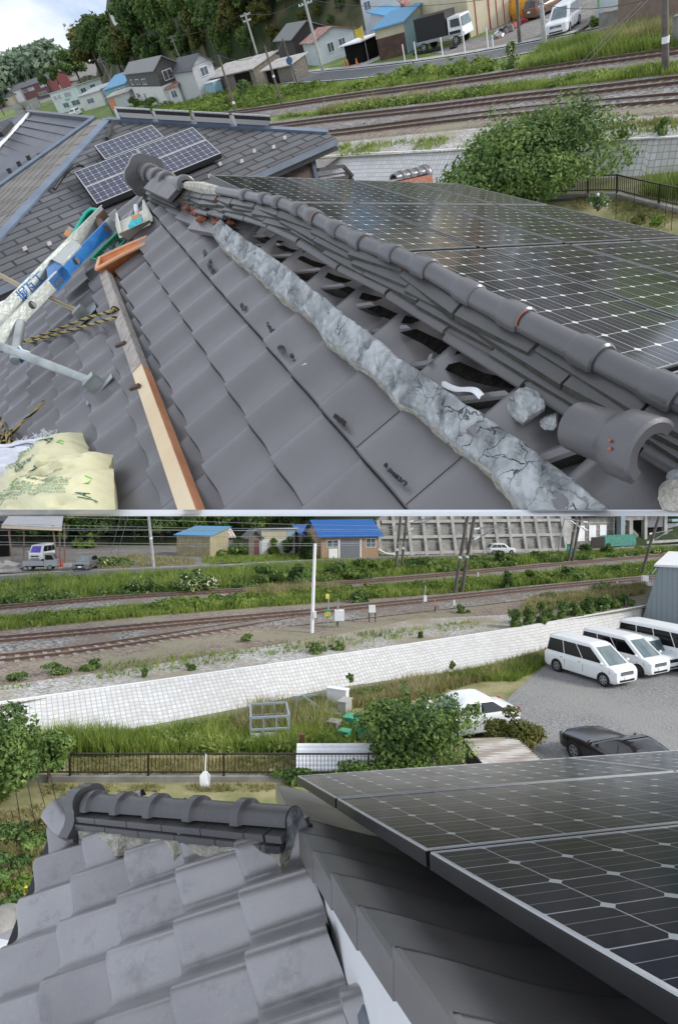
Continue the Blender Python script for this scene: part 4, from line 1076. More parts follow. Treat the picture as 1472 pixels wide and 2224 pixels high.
heads = [((521, 508), (574, 511)), ((553, 528), (606, 529)), ((590, 551), (648, 552)), ((633, 586), (693, 583)), ((680, 621), (744, 617)), ((736, 664), (807, 657)), ((801, 716), (884, 707)), ((886, 790), (974, 777)), ((990, 862), (1098, 850)), ((1175, 990), (1262, 958))]
for (x0, y0), (x1, y1) in heads:
    p, q = ROOF1.hit(x0-14, y0+4, .062), ROOF1.hit(x1, y1, .066); w = -ROOF1.u.normalized(); n_ = ROOF1.n; hw = .024
    if w.dot(YC) > 0: w = -w
    pr = [(-hw*1.3, -.03), (-hw*.6, -.004), (0, .004), (hw*.7, 0), (hw, -.006), (hw*1.05, -.05)]
    m = MB(); m.hexa([p+w*a+n_*b for a, b in pr], [q+w*a+n_*b for a, b in pr]); m.m[6] = 1; m.m[1] = 1; m.m[0] = 1  # near side and ends painted dark as the shaded faces
    m.build('roll_head', [K['tile1'], K['noshiedge']], house, world=True, clip=True)
gaps = [h[1] for h in heads[:9]]
for i in range(len(gaps)-1):
    (x0, y0), (x1, y1) = gaps[i], gaps[i+1]; s_ = math.hypot(x1-x0, y1-y0)/70
    pts = [(x0-10*s_, y0+9*s_), (x0+12*s_, y0+4*s_), (x0+38*s_, y0+16*s_), (x1+24*s_, y1-10*s_), (x1+6*s_, y1-3*s_), (x1-14*s_, y1-5*s_), (x0+20*s_, y0+24*s_)]
    m = MB(); m.poly([ROOF1.hit(x, y, .07) for x, y in pts]); m.build('gap_shade', K['mud'], house, world=True, clip=True)  # flat dark patch painted over the tiles for shade in the gap
# -------- things lying on the roof
def chunk(name, label, px, py, h, r, seed, sx=1.0, sy=1.0, sz=.6, mat_=None, grp=None):
    c = ROOF1.hit(px, py, h); rnd = random.Random(seed); bm = bmesh.new(); bmesh.ops.create_icosphere(bm, subdivisions=4, radius=1.0)
    cuts = [(rvec(rnd), rnd.uniform(.45, .8)) for _ in range(9)]
    Rm = Matrix((ROOF1.u.normalized(), ROOF1.n.cross(ROOF1.u).normalized(), ROOF1.n)).transposed()
    for v in bm.verts:
        for d, k in cuts:
            q = v.co.dot(d)-k
            if q > 0: v.co -= d*q*.95
        v.co *= 1+mnoise.noise(v.co*4+Vector((seed, 0, 0)))*.09+mnoise.noise(v.co*13)*.05
        v.co = Rm @ Vector((v.co.x*r*sx, v.co.y*r*sy, v.co.z*r*sz))
    me = bpy.data.meshes.new(name); bm.to_mesh(me); bm.free(); me.materials.append(mat_ or K['crack'])
    o = bpy.data.objects.new(name, me); C.objects.link(o); o.matrix_world = TW(c); MATS[o.name] = TW(c)
    return setp(o, label, 'mortar chunk', grp)
chunk('mortar_chunk', 'biggest broken grey mortar chunk, lying on the pan tile below the dismantled ridge stack', 1136, 884, .075, .048, 3, 1.05, .85, .75)
chunk('mortar_chunk', 'small grey mortar crumb right beside the biggest mortar chunk', 1196, 914, .06, .022, 8)
chunk('mortar_chunk', 'pale rough mortar lump at the lower right corner of the upper photo', 1480, 1078, .07, .034, 15, 1, 1, 1.0, K['mortarp'])
chunk('mortar_chunk', 'reddish grey mortar lump above the pale lump at the right edge of the upper photo', 1474, 1030, .08, .019, 22, mat_=K['crack'])
# fallen cap tile
p, q = Q(1418, 985, .96), Q(1252, 925, 1.09); t = thing('ridge_cap_tile', 'fallen half round ridge tile with a raised collar lying on its side by the ridge', 'roof tile', TW((p+q)/2))
d = (q-p).normalized(); upf = (-ray(1330, 960)).normalized(); upf = (upf+YC*.25).normalized()
cap_tile(t, p, q, .047, upf, name='tile_body', material=K['ridge1'], arc=190, cr=1.2, taper=.92)
m = MB()
for (x, y) in ((1323, 957), (1323, 975)):
    c = Q(x, y, .962); m.ball(c, .003, .003, .003, 8, 5, .25, x)
m.build('chipped_spot', K['clay'], t, world=True)
# white tape
pts = [ROOF1.hit(x, y, h) for x, y, h in ((934, 772, .11), (932, 792, .075), (945, 818, .06), (968, 836, .06), (992, 845, .06), (1015, 845, .07), (1032, 848, .085), (1046, 862, .09))]
pts = smooth_line(pts, 5); m = MB(); wd = [ROOF1.hit(x, y, .07)-ROOF1.hit(x-9, y+9, .07) for x, y in ((940, 800),)][0]
m.grid([[p-wd*.5*w, p+ROOF1.n*.004, p+wd*.5*w] for p, w in zip(pts, [1.1]*len(pts))]); o = m.build('paper_strip', K['white'], None, world=True, smooth=60)
setp(o, 'curled white paper strip lying across the exposed pan tiles', 'paper strip')
m = MB(); pp = [ROOF1.hit(x, y, .05) for x, y in ((638, 818), (645, 806), (655, 798), (666, 790))]
m.grid([[a-ROOF1.u*.012, a+ROOF1.n*.006, a+ROOF1.u*.012] for a in pp]); o = m.build('paper_strip', K['white'], None, world=True); setp(o, 'short white scrap stuck to a roof tile left of the mortar strip', 'paper strip')
# timber batten
def plank(p, q, w, h, n, name, material, t, redm=None):
    m = MB(); m.bar(p, q, w, h, n); o = m.build(name, material, t, world=True); return o
P0, P1, P2 = ROOF1.hit(420, 1150, .10), ROOF1.hit(297, 800, .10), ROOF1.hit(222, 588, .10)
t = thing('timber_batten', 'long batten of old grey and fresh yellow wood laid across the roof tiles', 'timber', TW(P1))
def beam(a, b, material, name, side):
    d = (b-a).normalized(); w = d.cross(ROOF1.n).normalized()*.028; z = ROOF1.n*.05; m = MB()
    if w.dot(XC) < 0: w = -w
    m.mi = 0; m.hexa([a-w-z, a+w-z, a+w, a-w], [b-w-z, b+w-z, b+w, b-w])
    m.mi = 1; e = w*1.04; m.hexa([a+w*1.001-z, a+e-z, a+e-z*.05, a+w*1.001-z*.05], [b+w*1.001-z, b+e-z, b+e-z*.05, b+w*1.001-z*.05])
    return m.build(name, [material, side], t, world=True, clip=True)
beam(P0, P1, K['newwood'], 'fresh_board', K['redwood']); beam(P1+ROOF1.n*.004, P2, K['oldwood'], 'old_board', K['oldwood'])
for (x, y) in ((262, 747), (293, 840), (242, 676)):
    p = ROOF1.hit(x-9, y+4, .10); q = ROOF1.hit(x+9, y-3, .11); m = MB(); m.bar(p, q, .016, .014, ROOF1.n); m.build('strap_clip', K['railsteel'], t, world=True)
# hoist ladder
LA, LB = Q(0, 733, 3.5), Q(247, 481, 4.2); LA2, LB2 = Q(0, 702, 3.8), Q(232, 464, 4.45)
ld = (LB-LA).normalized(); t = thing('ladder', 'aluminium hoist ladder with a scuffed blue head, rising past the eave at left', 'ladder', TW(LA))
across = ((LA2-LA)+(LB2-LB)).normalized(); across = (across-ld*across.dot(ld)).normalized(); web = ld.cross(across).normalized()
if web.dot(YC) < 0: web = -web
def channel(a, b, material, side, hh=.066):
    m = MB(); w = web*hh/2; th = across*.006; fl = across*.024*side
    m.hexa([a-w, a+w, a+w+th, a-w+th], [b-w, b+w, b+w+th, b-w+th])
    for s in (-1, 1):
        z = w*s; m.hexa([a+z, a+z*1.09, a+z*1.09+fl, a+z+fl], [b+z, b+z*1.09, b+z*1.09+fl, b+z+fl])
    return m
AA, BB = LA-ld*.9, LB; AA2, BB2 = LA2-ld*.9, LB2
mid = AA.lerp(BB, .70)
channel(AA, mid, K['alu'], 1).build('near_rail', K['alu'], t, world=True)
channel(mid, BB-ld*.06, K['blue'], 1).build('blue_rail_end', K['blue'], t, world=True)
channel(BB-ld*.06, BB, K['alu'], 1).build('rail_tip', K['alu'], t, world=True)
channel(AA2, BB2, K['alu'], -.6, .12).build('far_rail', K['alu'], t, world=True)
m = MB(); c = BB2-ld*.10; m.hexa([c-web*.036-across*.003, c+web*.036-across*.003, c+web*.036+across*.02, c-web*.036+across*.02], [BB2-web*.036-across*.003, BB2+web*.036-across*.003, BB2+web*.036+across*.02, BB2-web*.036+across*.02]); m.build('rusty_end', K['railsteel'], t, world=True)
L = (BB-AA).length
for k, f in enumerate((.12, .34, .56, .78)):
    a = AA+ld*L*f; b = AA2+ld*L*f; m = MB(); m.tube([a-web*.005, b-web*.005], .022, 12); m.build('rung', K['steel'], t, world=True, smooth=60)
    m = MB(); n = 14; cc = a-across*.0015
    m.poly([cc+ld*math.cos(6.28*i/n)*.024+web*math.sin(6.28*i/n)*.024 for i in range(n)]); m.build('rung_hole', K['black'], t, world=True)
# pulley head plates between the rails
a = AA.lerp(BB, .73); b = AA2.lerp(BB2, .70); m = MB()
m.hexa([a+web*.03, a+ld*.22+web*.03, b+ld*.25+web*.03, b+web*.03], [a+web*.045, a+ld*.22+web*.045, b+ld*.25+web*.045, b+web*.045]); m.build('head_plate', K['alu'], t, world=True)
m = MB(); m.hexa([a-ld*.16+web*.03, a+web*.03, b+web*.03, b-ld*.08+web*.03], [a-ld*.16-web*.05, a-web*.05, b-web*.05, b-ld*.08-web*.05]); m.build('side_plate', K['blue'], t, world=True)
m = MB(); a = AA.lerp(BB, .95); b = AA2.lerp(BB2, .95); m.tube([a, b], .03, 12); m.build('pulley', K['railsteel'], t, world=True)
# maker's lettering on the inner face of the far rail
o_ = Q(75, 617, 3.93)-across*0; ld2 = (BB2-AA2).normalized(); ctr = AA2+ld2*((o_-AA2).dot(ld2))-across*.004
lettering(t, '堀瓦工', .085, ctr+web*.012, ld2, web, K['bluetext'])
# scaffold pipes
def pipe(label, pts, r, material, foot=None, extra=None, name='scaffold_pipe'):
    t = thing(name, label, 'pipe', TW(pts[0])); m = MB(); m.tube(pts, r, 12); m.build('tube', material, t, world=True, smooth=60)
    if foot:
        p, d = foot; m = MB(); u = ROOF1.u.normalized(); v = ROOF1.v.normalized()
        m.hexa([p-u*.05-v*.09, p+u*.05-v*.09, p+u*.05+v*.09, p-u*.05+v*.09], [x+ROOF1.n*.006 for x in (p-u*.05-v*.09, p+u*.05-v*.09, p+u*.05+v*.09, p-u*.05+v*.09)]); m.build('base_plate', K['steel'], t, world=True)
        m = MB(); m.bar(p, p+ROOF1.n*.07, .07, .05, u); m.build('foot_bracket', K['steel'], t, world=True)
    if extra: extra(t)
    return t
f3 = ROOF1.hit(216, 842, .03); pipe('grey steel scaffold pipe lying from the left edge to a foot plate on the tiles', [Q(-60, 728, 3.25), f3+ROOF1.n*.05], .022, K['steel'], (f3, 0))
f2 = ROOF1.hit(187, 688, .03); pipe('brass coloured thin pipe running from under the ladder to a small plate on the tiles', [Q(100, 643, 4.0), f2+ROOF1.n*.05], .017, K['pipe'], (f2, 0))
pipe('rusty thin pipe sloping down to the ladder from the left edge of the upper photo', [Q(-40, 575, 4.3), Q(50, 624, 4.05)], .016, K['pipe'])
def clampx(t):
    m = MB(); c = Q(42, 770, 3.42); m.ball(c, .045, .045, .04, 8, 5, .2, 3); m.build('clamp', K['blue'], t, world=True)
    m = MB(); m.tube([Q(42, 752, 3.42), Q(48, 760, 3.4), Q(64, 765, 3.36)], .006, 6); m.build('tie', K['white'], t, world=True)
pipe('short upright scaffold pipe clamped in blue under the ladder', [Q(45, 700, 3.6), Q(32, 784, 3.38)], .026, K['steel'], extra=clampx)
# ropes
def rope(label, pts, r=.006, turns=60, name='rope'):
    pts = smooth_line(pts, 10); t = thing(name, label, 'rope', TW(pts[0]))
    for mt, ph, nm in ((K['rope1'], 0, 'yellow_strand'), (K['rope2'], 2.1, 'black_strand'), (K['rope1'], 4.2, 'yellow_strand')):
        m = MB(); acc = 0; P = []; d0 = None
        dense = []
        for a, b in zip(pts, pts[1:]):
            k = max(1, int((b-a).length/.012)); dense += [a.lerp(b, i/k) for i in range(k)]
        for i, p in enumerate(dense):
            d = (dense[min(i+1, len(dense)-1)]-dense[max(i-1, 0)]).normalized(); u = d.orthogonal().normalized() if d0 is None else (d0-d*d0.dot(d)).normalized(); d0 = u; v = d.cross(u)
            if i: acc += (p-dense[i-1]).length
            a = ph+acc*42; P.append(p+(u*math.cos(a)+v*math.sin(a))*r*.75)
        if len(P) > 2: m.tube(P, r*.8, 5); m.build(nm, mt, t, world=True)
    return t
Rh = lambda x, y, h=.06: ROOF1.hit(x, y, h)
rope('upper strand of yellow and black rope tied round the batten', [Rh(258, 673, .1), Rh(247, 668, .13), Rh(238, 676, .12), Rh(190, 690, .08), Rh(120, 717, .06), Rh(60, 738, .06), Rh(10, 757, .06)])
rope('lower strand of yellow and black rope running from the batten to the ladder', [Rh(252, 690, .1), Rh(240, 692, .11), Rh(180, 709, .07), Rh(110, 729, .06), Rh(50, 746, .05), Rh(0, 764, .06)])
rs = random.Random(3); coil = [Rh(96, 871, .06), Rh(70, 898, .06), Rh(45, 920, .06), Rh(22, 945, .07)]
for k in range(26): coil.append(Rh(4+rs.uniform(-26, 24), 955+rs.uniform(-28, 36), rs.uniform(.05, .12)))
rope('tangled heap of yellow and black rope at the left edge above the bags', coil, .0055)
rope('loose rope end hanging past the tangled heap, above the white sack', [Rh(20, 955, .08), Rh(34, 958, .07), Rh(37, 970, .06), Rh(30, 1000, .06)], .0045)
rope('vertical yellow and black rope at the far left, above the tangled heap', [Rh(0, 905, .06), Rh(5, 925, .06), Rh(10, 945, .07)], .005)
# trough, baskets, box, brush
Zt = 3.68
t = thing('orange_trough', 'orange plastic carrying trough lying across the top of the batten', 'trough', TW(Q(262, 560, Zt)))
A, B, Cc, D = Q(209, 584, Zt), Q(314, 530, Zt), Q(319, 514, Zt+.13), Q(216, 560, Zt+.2); E, G = Q(236, 609, Zt+.12), Q(262, 594, Zt+.14); Hh = Q(308, 545, Zt+.08)
m = MB(); m.grid([[A, A.lerp(B, .5), B], [E.lerp(A, .5), G.lerp(A.lerp(B, .5), .5)-ZC*.01, Hh.lerp(B, .5)], [E, G, Hh]]); m.grid([[D, D.lerp(Cc, .5), Cc], [E, G, Hh]]); m.poly([A, D, E]); m.poly([B, Cc, Hh]); m.build('trough_body', K['orange'], t, world=True, smooth=50)
m = MB(); m.tube([A, A.lerp(B, .5)+YC*.004, B, Cc, Cc.lerp(D, .5)+YC*.004, D, A], .011, 8); m.build('rolled_rim', K['orangedge'], t, world=True, smooth=60)
def basket(label, loop, shift, zr, dz, material, name='basket', slats=True, rimr=.012):
    top = [Q(x, y, zr) for x, y in loop]; cx = sum(p[0] for p in loop)/len(loop); cy = sum(p[1] for p in loop)/len(loop)
    bot = [Q(cx+(x-cx)*.72+shift[0], cy+(y-cy)*.72+shift[1], zr+dz) for x, y in loop]
    t = thing(name, label, 'basket', TW(Q(cx, cy, zr)))
    m = MB(); m.tube(top+[top[0]], rimr, 8); m.build('rim', material, t, world=True, smooth=60)
    m = MB(); n = len(top)
    for i in range(n):
        j = (i+1) % n
        for k in range(4):
            a, b = top[i].lerp(top[j], k/4), bot[i].lerp(bot[j], k/4); m.bar(a, b, .014, .006, ZC)
        for f in (.25, .6, .95): m.bar(top[i].lerp(bot[i], f), top[j].lerp(bot[j], f), .014, .008, YC)
    m.build('slatted_side', material, t, world=True)
    m = MB(); m.poly(bot); m.build('basket_floor', material, t, world=True)
    return t
basket('bright turquoise oval basket tipped up behind the ladder head', [(153, 517), (164, 499), (176, 478), (187, 461), (198, 453), (210, 455), (214, 464), (204, 482), (188, 502), (172, 515)], (9, 10), 4.55, .18, K['teal'])
basket('dark green slatted crate between the ladder and the orange trough', [(198, 560), (228, 530), (254, 505), (272, 522), (246, 546), (216, 566)], (6, 4), 3.98, .12, K['green'], name='crate', rimr=.008)
t = thing('cloth_bundle', 'small white cloth bundle lying on the green slatted crate', 'cloth', TW(Q(245, 545, 4.1)))
m = MB(); m.ball(Q(240, 547, 4.1), .06, .04, .035, 12, 8, .15, 4); m.ball(Q(255, 533, 4.1), .02, .02, .03, 8, 6, .2, 5); m.build('cloth', K['sack'], t, world=True, smooth=60)
t = thing('wooden_offcuts', 'two pale wood offcuts standing behind the turquoise basket', 'wood offcuts', TW(Q(152, 505, 4.6)))
m = MB(); m.bar(Q(144, 506, 4.6), Q(160, 514, 4.6), .05, .04, YC); m.build('offcut', K['redwood'], t, world=True); m = MB(); m.bar(Q(149, 499, 4.62), Q(165, 506, 4.62), .05, .04, YC); m.build('offcut', K['oldwood'], t, world=True)
t = thing('wooden_box', 'cream lined wooden tray with a grey front board standing on the far tiles', 'box', TW(Q(290, 495, 3.89)))
a, b, c, d = Q(257, 507, 3.84), Q(325, 477, 3.84), Q(328, 489, 3.88), Q(280, 521, 3.88)
m = MB(); m.hexa([a, b, c, d], [x+ZC*.02 for x in (a, b, c, d)]); m.build('front_board', K['greywood'], t, world=True)
e, f = Q(251, 484, 4.09), Q(309, 456, 4.09)
m = MB(); m.hexa([e, f, b+ZC*.02, a+ZC*.02], [x-YC*.02 for x in (e, f, b+ZC*.02, a+ZC*.02)]); m.build('tray_floor', K['cream'], t, world=True)
for (p, q, nm) in ((a+ZC*.02, e, 'end_board'), (b+ZC*.02, f, 'end_board')):
    m = MB(); m.hexa([p, q, q+YC*.07, p+YC*.03], [x+XC*.012 for x in (p, q, q+YC*.07, p+YC*.03)]); m.build(nm, K['cream'], t, world=True)
t = thing('hand_brush', 'turquoise bristled hand brush with a white handle in the cream tray', 'brush', TW(Q(297, 480, 3.89)))
m = MB(); pl = [Q(x, y, z-.26) for x, y, z in ((279, 498, 4.05), (309, 482, 4.05), (307, 474, 4.12), (290, 476, 4.12))]; m.hexa(pl, [x+YC*.03 for x in pl]); m.build('bristles', K['bristle'], t, world=True)
m = MB(); m.bar(Q(288, 476, 3.84), Q(308, 472, 3.84), .035, .03, YC); m.build('brush_head', K['redwood'], t, world=True)
m = MB(); m.tube([Q(298, 474, 3.86), Q(297, 460, 3.89)], .012, 8); m.build('neck', K['newwood'], t, world=True); m = MB(); m.tube([Q(297, 462, 3.89), Q(295, 446, 3.92)], .014, 8); m.build('handle', K['white'], t, world=True)
# bags
def pillow(name, label, cat, cs, h0, bulge, material, seed, group=None, wr=.012, seam=None):
    P = [ROOF1.hit(x, y, h) for (x, y), h in zip(cs, h0)]; ct = sum(P, Vector())/4; t = thing(name, label, cat, TW(ct), group)
    def S(u, v, up=1, o=0.0):
        p = P[0]*(1-u)*(1-v)+P[1]*u*(1-v)+P[2]*u*v+P[3]*(1-u)*v
        k = (max(0, 16*u*(1-u)*v*(1-v)))**.42
        e = 1-abs(2*u-1)**3
        pin = .06*(1-4*v*(1-v))*math.sin(u*9+seed)
        nz = (mnoise.noise(Vector((u*7, v*7, seed)))+.5*mnoise.noise(Vector((u*16, v*13, seed+5))))*wr
        return p+ROOF1.n*((bulge*k+nz*(k*.9+.3)*1.5+o) if up else -bulge*.5*k)
    n = 26; m = MB(); m.grid([[S(i/n, j/n) for i in range(n+1)] for j in range(n+1)]); m.grid([[S(i/n, j/n, 0) for i in range(n+1)] for j in range(n+1)][::-1])
    m.build('bag_body', material, t, world=True, smooth=80, clip=True)
    return t, S
def bagtext(t, S, s, u, v, sz, ang, material, su=1.0):
    vs, fs = text_mesh(s, 1.0); ca, sa = math.cos(ang), math.sin(ang); m = MB()
    m.add([S(u+(q.x*ca-q.y*sa)*sz*su, v+(q.x*sa+q.y*ca)*sz, 1, .0035) for q in vs], fs); m.build('print', material, t, world=True, clip=True)
def textlines(t, S, u0, u1, v0, v1, n, material, seed):
    rnd = random.Random(seed); m = MB()
    for k in range(n):
        v = v0+(v1-v0)*(k+.5)/n; u = u0; hv = abs(v1-v0)/n*.28
        while u < u1-.01:
            w = rnd.uniform(.006, .016)
            m.add([S(a, b, 1, .003) for a, b in ((u, v-hv), (u+w, v-hv), (u+w, v+hv), (u, v+hv))], [(0, 1, 2, 3)]); u += w+rnd.uniform(.004, .009)
        if rnd.random() < .2: u1 = u1
    m.build('small_print', material, t, world=True, clip=True)
t, S = pillow('woven_sack', 'white woven sack with a frayed mouth lying left of the yellow bags', 'sack', [(-60, 1085), (86, 1018), (121, 952), (-60, 996)], (.08, .08, .07, .06), .10, K['sack'], 2, wr=.02)
m = MB(); rs = random.Random(2)
for k in range(60):
    u = rs.uniform(.55, 1); p = S(u, 1.0, 1, .01); m.tube([p, p+Vector((rs.uniform(-.02, .02), rs.uniform(-.01, .02), rs.uniform(.0, .03))), p+Vector((rs.uniform(-.03, .03), rs.uniform(-.02, .02), rs.uniform(.0, .05)))], .0016, 3)
m.build('frayed_edge', K['white'], t, world=True)
m = MB(); m.tube([S(k/8, .62+.08*math.sin(k), 1, .006) for k in range(3, 9)], .004, 5); m.build('tie_string', K['ridgeblue'], t, world=True)
t, S = pillow('fertiliser_bag', 'crumpled yellow bag corner at the far left under the white sack', 'bag', [(-40, 1160), (60, 1105), (78, 1018), (-40, 1085)], (.10, .10, .12, .1), .08, K['bag'], 9, 'printed yellow bags')
bagtext(t, S, 'JA', .62, .45, .22, 1.9, K['bagtext']); textlines(t, S, .15, .5, .2, .8, 9, K['bagtext2'], 3)
t, S = pillow('fertiliser_bag', 'yellow printed bag at the back of the pile, one end pointing up the roof', 'bag', [(0, 1110), (70, 1160), (205, 1004), (177, 938)], (.06, .06, .06, .06), .16, K['bag'], 4, 'printed yellow bags', wr=.016)
bagtext(t, S, 'JA', .42, .83, .12, .4, K['bagtext'], 1.5); textlines(t, S, .08, .45, .40, .72, 12, K['bagtext2'], 5); bagtext(t, S, '有機質肥料', .62, .56, .05, 1.45, K['bagtext'], 2.2)
m = MB(); m.add([S(u, v, 1, .003) for u, v in ((.45, .90), (.55, .93), (.66, .92), (.58, .88))], [(0, 1, 2, 3)]); m.build('leaf_mark', K['leafprint'], t, world=True)
m = MB(); m.add([S(u, v, 1, .0035) for u, v in ((.66, .30), (.82, .34), (.92, .52), (.86, .62), (.78, .55), (.7, .42))], [(0, 1, 2, 3, 4, 5)]); m.build('leaf_mark', K['leafprint'], t, world=True, clip=True)
t, S = pillow('fertiliser_bag', 'yellow printed bag in the middle of the pile with a pointed folded end', 'bag', [(50, 1135), (225, 1060), (246, 988), (110, 1040)], (.12, .12, .10, .14), .13, K['bag'], 6, 'printed yellow bags', wr=.016)
bagtext(t, S, 'エム', .35, .5, .2, .2, K['bagtext'], .7); 
t, S = pillow('fertiliser_bag', 'yellow printed bag at the front of the pile, nearest the bottom edge', 'bag', [(-30, 1200), (252, 1180), (247, 1018), (30, 1092)], (.16, .12, .12, .18), .15, K['bag'], 11, 'printed yellow bags', wr=.02)
bagtext(t, S, '使用してください', .42, .80, .07, math.pi, K['bagtext'], .85); bagtext(t, S, '有機石灰肥料', .62, .91, .06, math.pi, K['bagtext'], .8); textlines(t, S, .3, .86, .45, .72, 7, K['bagtext2'], 8); bagtext(t, S, 'JA', .94, .45, .10, 1.7, K['bagtext'], .7)
m = MB(); m.add([S(u, v, 1, .003) for u, v in ((.9, .62), (.955, .63), (.96, .72), (.93, .75))], [(0, 1, 2, 3)]); m.build('leaf_mark', K['leafprint'], t, world=True, clip=True)
# -------- solar panels on the far slope
rown = ['first row from the ridge', 'second row from the ridge', 'third row from the ridge', 'row farthest from the ridge']
coln = ['at the near end', 'in the middle', 'at the far end', 'cut by the frame edge']
for r, (a0, a1) in enumerate(((0.0, 6.0), (-6.25, -.25), (-12.5, -6.5), (-18.6, -12.75))):
    for c, (b0, b1) in enumerate(((-5.95, 5.05), (-17.2, -6.35), (-28.0, -17.45), (5.3, 16.2))):
        pl = Plane((0, 0, 1), (1, 0, 0), (0, 1, 0)); nb = round(b1-b0); k = nb/(b1-b0)
        pl.u = PAN1.u; pl.v = PAN1.v/k; pl.n = PAN1.n; pl.p = PAN1.p
        panel(pl, a0, a1, b0*k, b0*k+nb, 0, 0, 'upper photo solar panel, %s, %s' % (rown[r], coln[c]), 'solar panels on the slope under repair', K['solar1'], K['frame1'], .05, off=(0, 0), fw=.05)
# sleeve ridge end of the porch roof beyond the panels
t = thing('porch_roof', 'short ridge of a lower grey tiled porch roof showing beyond the solar panels', 'porch roof', TW(Q(885, 380, 7.2)))
pts = [Q(855, 388, 7.2), Q(922, 374, 7.6)]
for k in range(4): cap_tile(t, pts[1].lerp(pts[0], k/4), pts[1].lerp(pts[0], (k+1.06)/4), .06, F1.Z, material=K['ridge1'])
m = MB(); m.bar(pts[0]-F1.Z*.08, pts[1]-F1.Z*.08, .2, .1, F1.Z); m.build('bedding', K['clay'], t, world=True)
m = MB(); m.ball(pts[1], .1, .05, .1, 12, 8); m.build('ridge_end_tile', K['ridge1'], t, world=True, smooth=60)

# ================================================================ neighbour's house behind the repaired roof
nb_ = Plane((-4.811, 6.185, 11.303), (0.964, 0.7187, 0.4942), (0.3542, -0.4799, -0.3814), lift=-.16)
nh = thing('neighbour_house', "neighbour's hip roofed house with grey slate shingles behind the roof under repair", 'house', TW(nb_.hit(400, 330)))
V1, V2, V3, V4 = nb_.hit(234, 260), nb_.hit(712, 288), nb_.hit(729, 299), nb_.hit(-160, 690); V5 = nb_.hit(-160, 790)
uu, vv = nb_.u.normalized(), nb_.v.normalized()
def shingle_mat(name, c1, c2, sx, sy):
    m, nt, n, l, b = nodes_of(name); b.inputs['Roughness'].default_value = .7
    uv = n.new('ShaderNodeUVMap'); br = n.new('ShaderNodeTexBrick'); br.inputs['Color1'].default_value = (*c1, 1); br.inputs['Color2'].default_value = (*c2, 1); br.inputs['Mortar'].default_value = (*[c*.3 for c in c1], 1)
    br.inputs['Scale'].default_value = 1; br.inputs['Brick Width'].default_value = sx; br.inputs['Row Height'].default_value = sy; br.inputs['Mortar Size'].default_value = .022; br.inputs['Mortar Smooth'].default_value = .3; br.inputs['Bias'].default_value = .1
    l.new(uv.outputs[0], br.inputs['Vector'])
    no = n.new('ShaderNodeTexNoise'); no.inputs['Scale'].default_value = 1.2; no.inputs['Detail'].default_value = 8; tc = n.new('ShaderNodeTexCoord'); l.new(tc.outputs['Object'], no.inputs['Vector'])
    mx = n.new('ShaderNodeMix'); mx.data_type = 'RGBA'; mx.blend_type = 'MULTIPLY'; mx.inputs[0].default_value = 1
    mr = n.new('ShaderNodeMapRange'); mr.inputs['To Min'].default_value = .55; mr.inputs['To Max'].default_value = 1.5; l.new(no.outputs['Fac'], mr.inputs['Value'])
    l.new(br.outputs['Color'], mx.inputs[6]); l.new(mr.outputs[0], mx.inputs[7]); l.new(mx.outputs[2], b.inputs['Base Color'])
    bp = n.new('ShaderNodeBump'); bp.inputs['Strength'].default_value = .8; bp.inputs['Distance'].default_value = .02; bp.invert = True; l.new(br.outputs['Fac'], bp.inputs['Height']); l.new(bp.outputs['Normal'], b.inputs['Normal'])
    return m
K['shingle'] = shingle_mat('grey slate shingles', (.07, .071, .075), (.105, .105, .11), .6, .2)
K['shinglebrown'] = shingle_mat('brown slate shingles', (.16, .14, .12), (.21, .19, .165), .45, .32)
def face(parent, name, pts, material, th=.06):
    e1 = (pts[1]-pts[0]).normalized(); nn = Vector()
    for i in range(len(pts)): nn += (pts[i]-pts[0]).cross(pts[(i+1) % len(pts)]-pts[0])
    nn.normalize(); e1 = uu if abs(nn.dot(uu)) < .2 else (pts[1]-pts[0]).normalized(); e2 = nn.cross(e1).normalized()
    if nn.dot(F1.Z) < 0: nn = -nn
    m = MB(); m.hexa(pts, [p-nn*th for p in pts]); n = len(pts)
    return m.build(name, material, parent, world=True, uvf=lambda i, v: (v.dot(e1), v.dot(e2)))
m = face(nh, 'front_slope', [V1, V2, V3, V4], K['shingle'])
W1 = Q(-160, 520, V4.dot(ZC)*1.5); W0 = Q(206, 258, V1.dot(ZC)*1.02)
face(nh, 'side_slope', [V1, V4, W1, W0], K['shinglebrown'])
m = MB(); m.bar(V1+nb_.n*.02, V4+nb_.n*.02, .17, .04, nb_.n); m.build('hip_cap', K['ridgeblue'], nh, world=True)
m = MB(); m.bar(V1+nb_.n*.02, V2+nb_.n*.02, .13, .05, nb_.n); m.build('ridge_cap', K['ridgeblue'], nh, world=True)
m = MB(); m.bar(W0+nb_.n*.03, W1+nb_.n*.03, .14, .05, nb_.n); m.build('hip_cap', K['ridgeblue'], nh, world=True)
m = MB(); m.bar(V3-F1.Z*.06, V4-F1.Z*.06, .1, .1, F1.Z); m.build('gutter', K['navylight'], nh, world=True)
m = MB(); m.bar(V3-F1.Z*.16-vv*.06, V4-F1.Z*.16-vv*.06, .05, .14, F1.Z); m.build('edge_board', K['black'], nh, world=True)
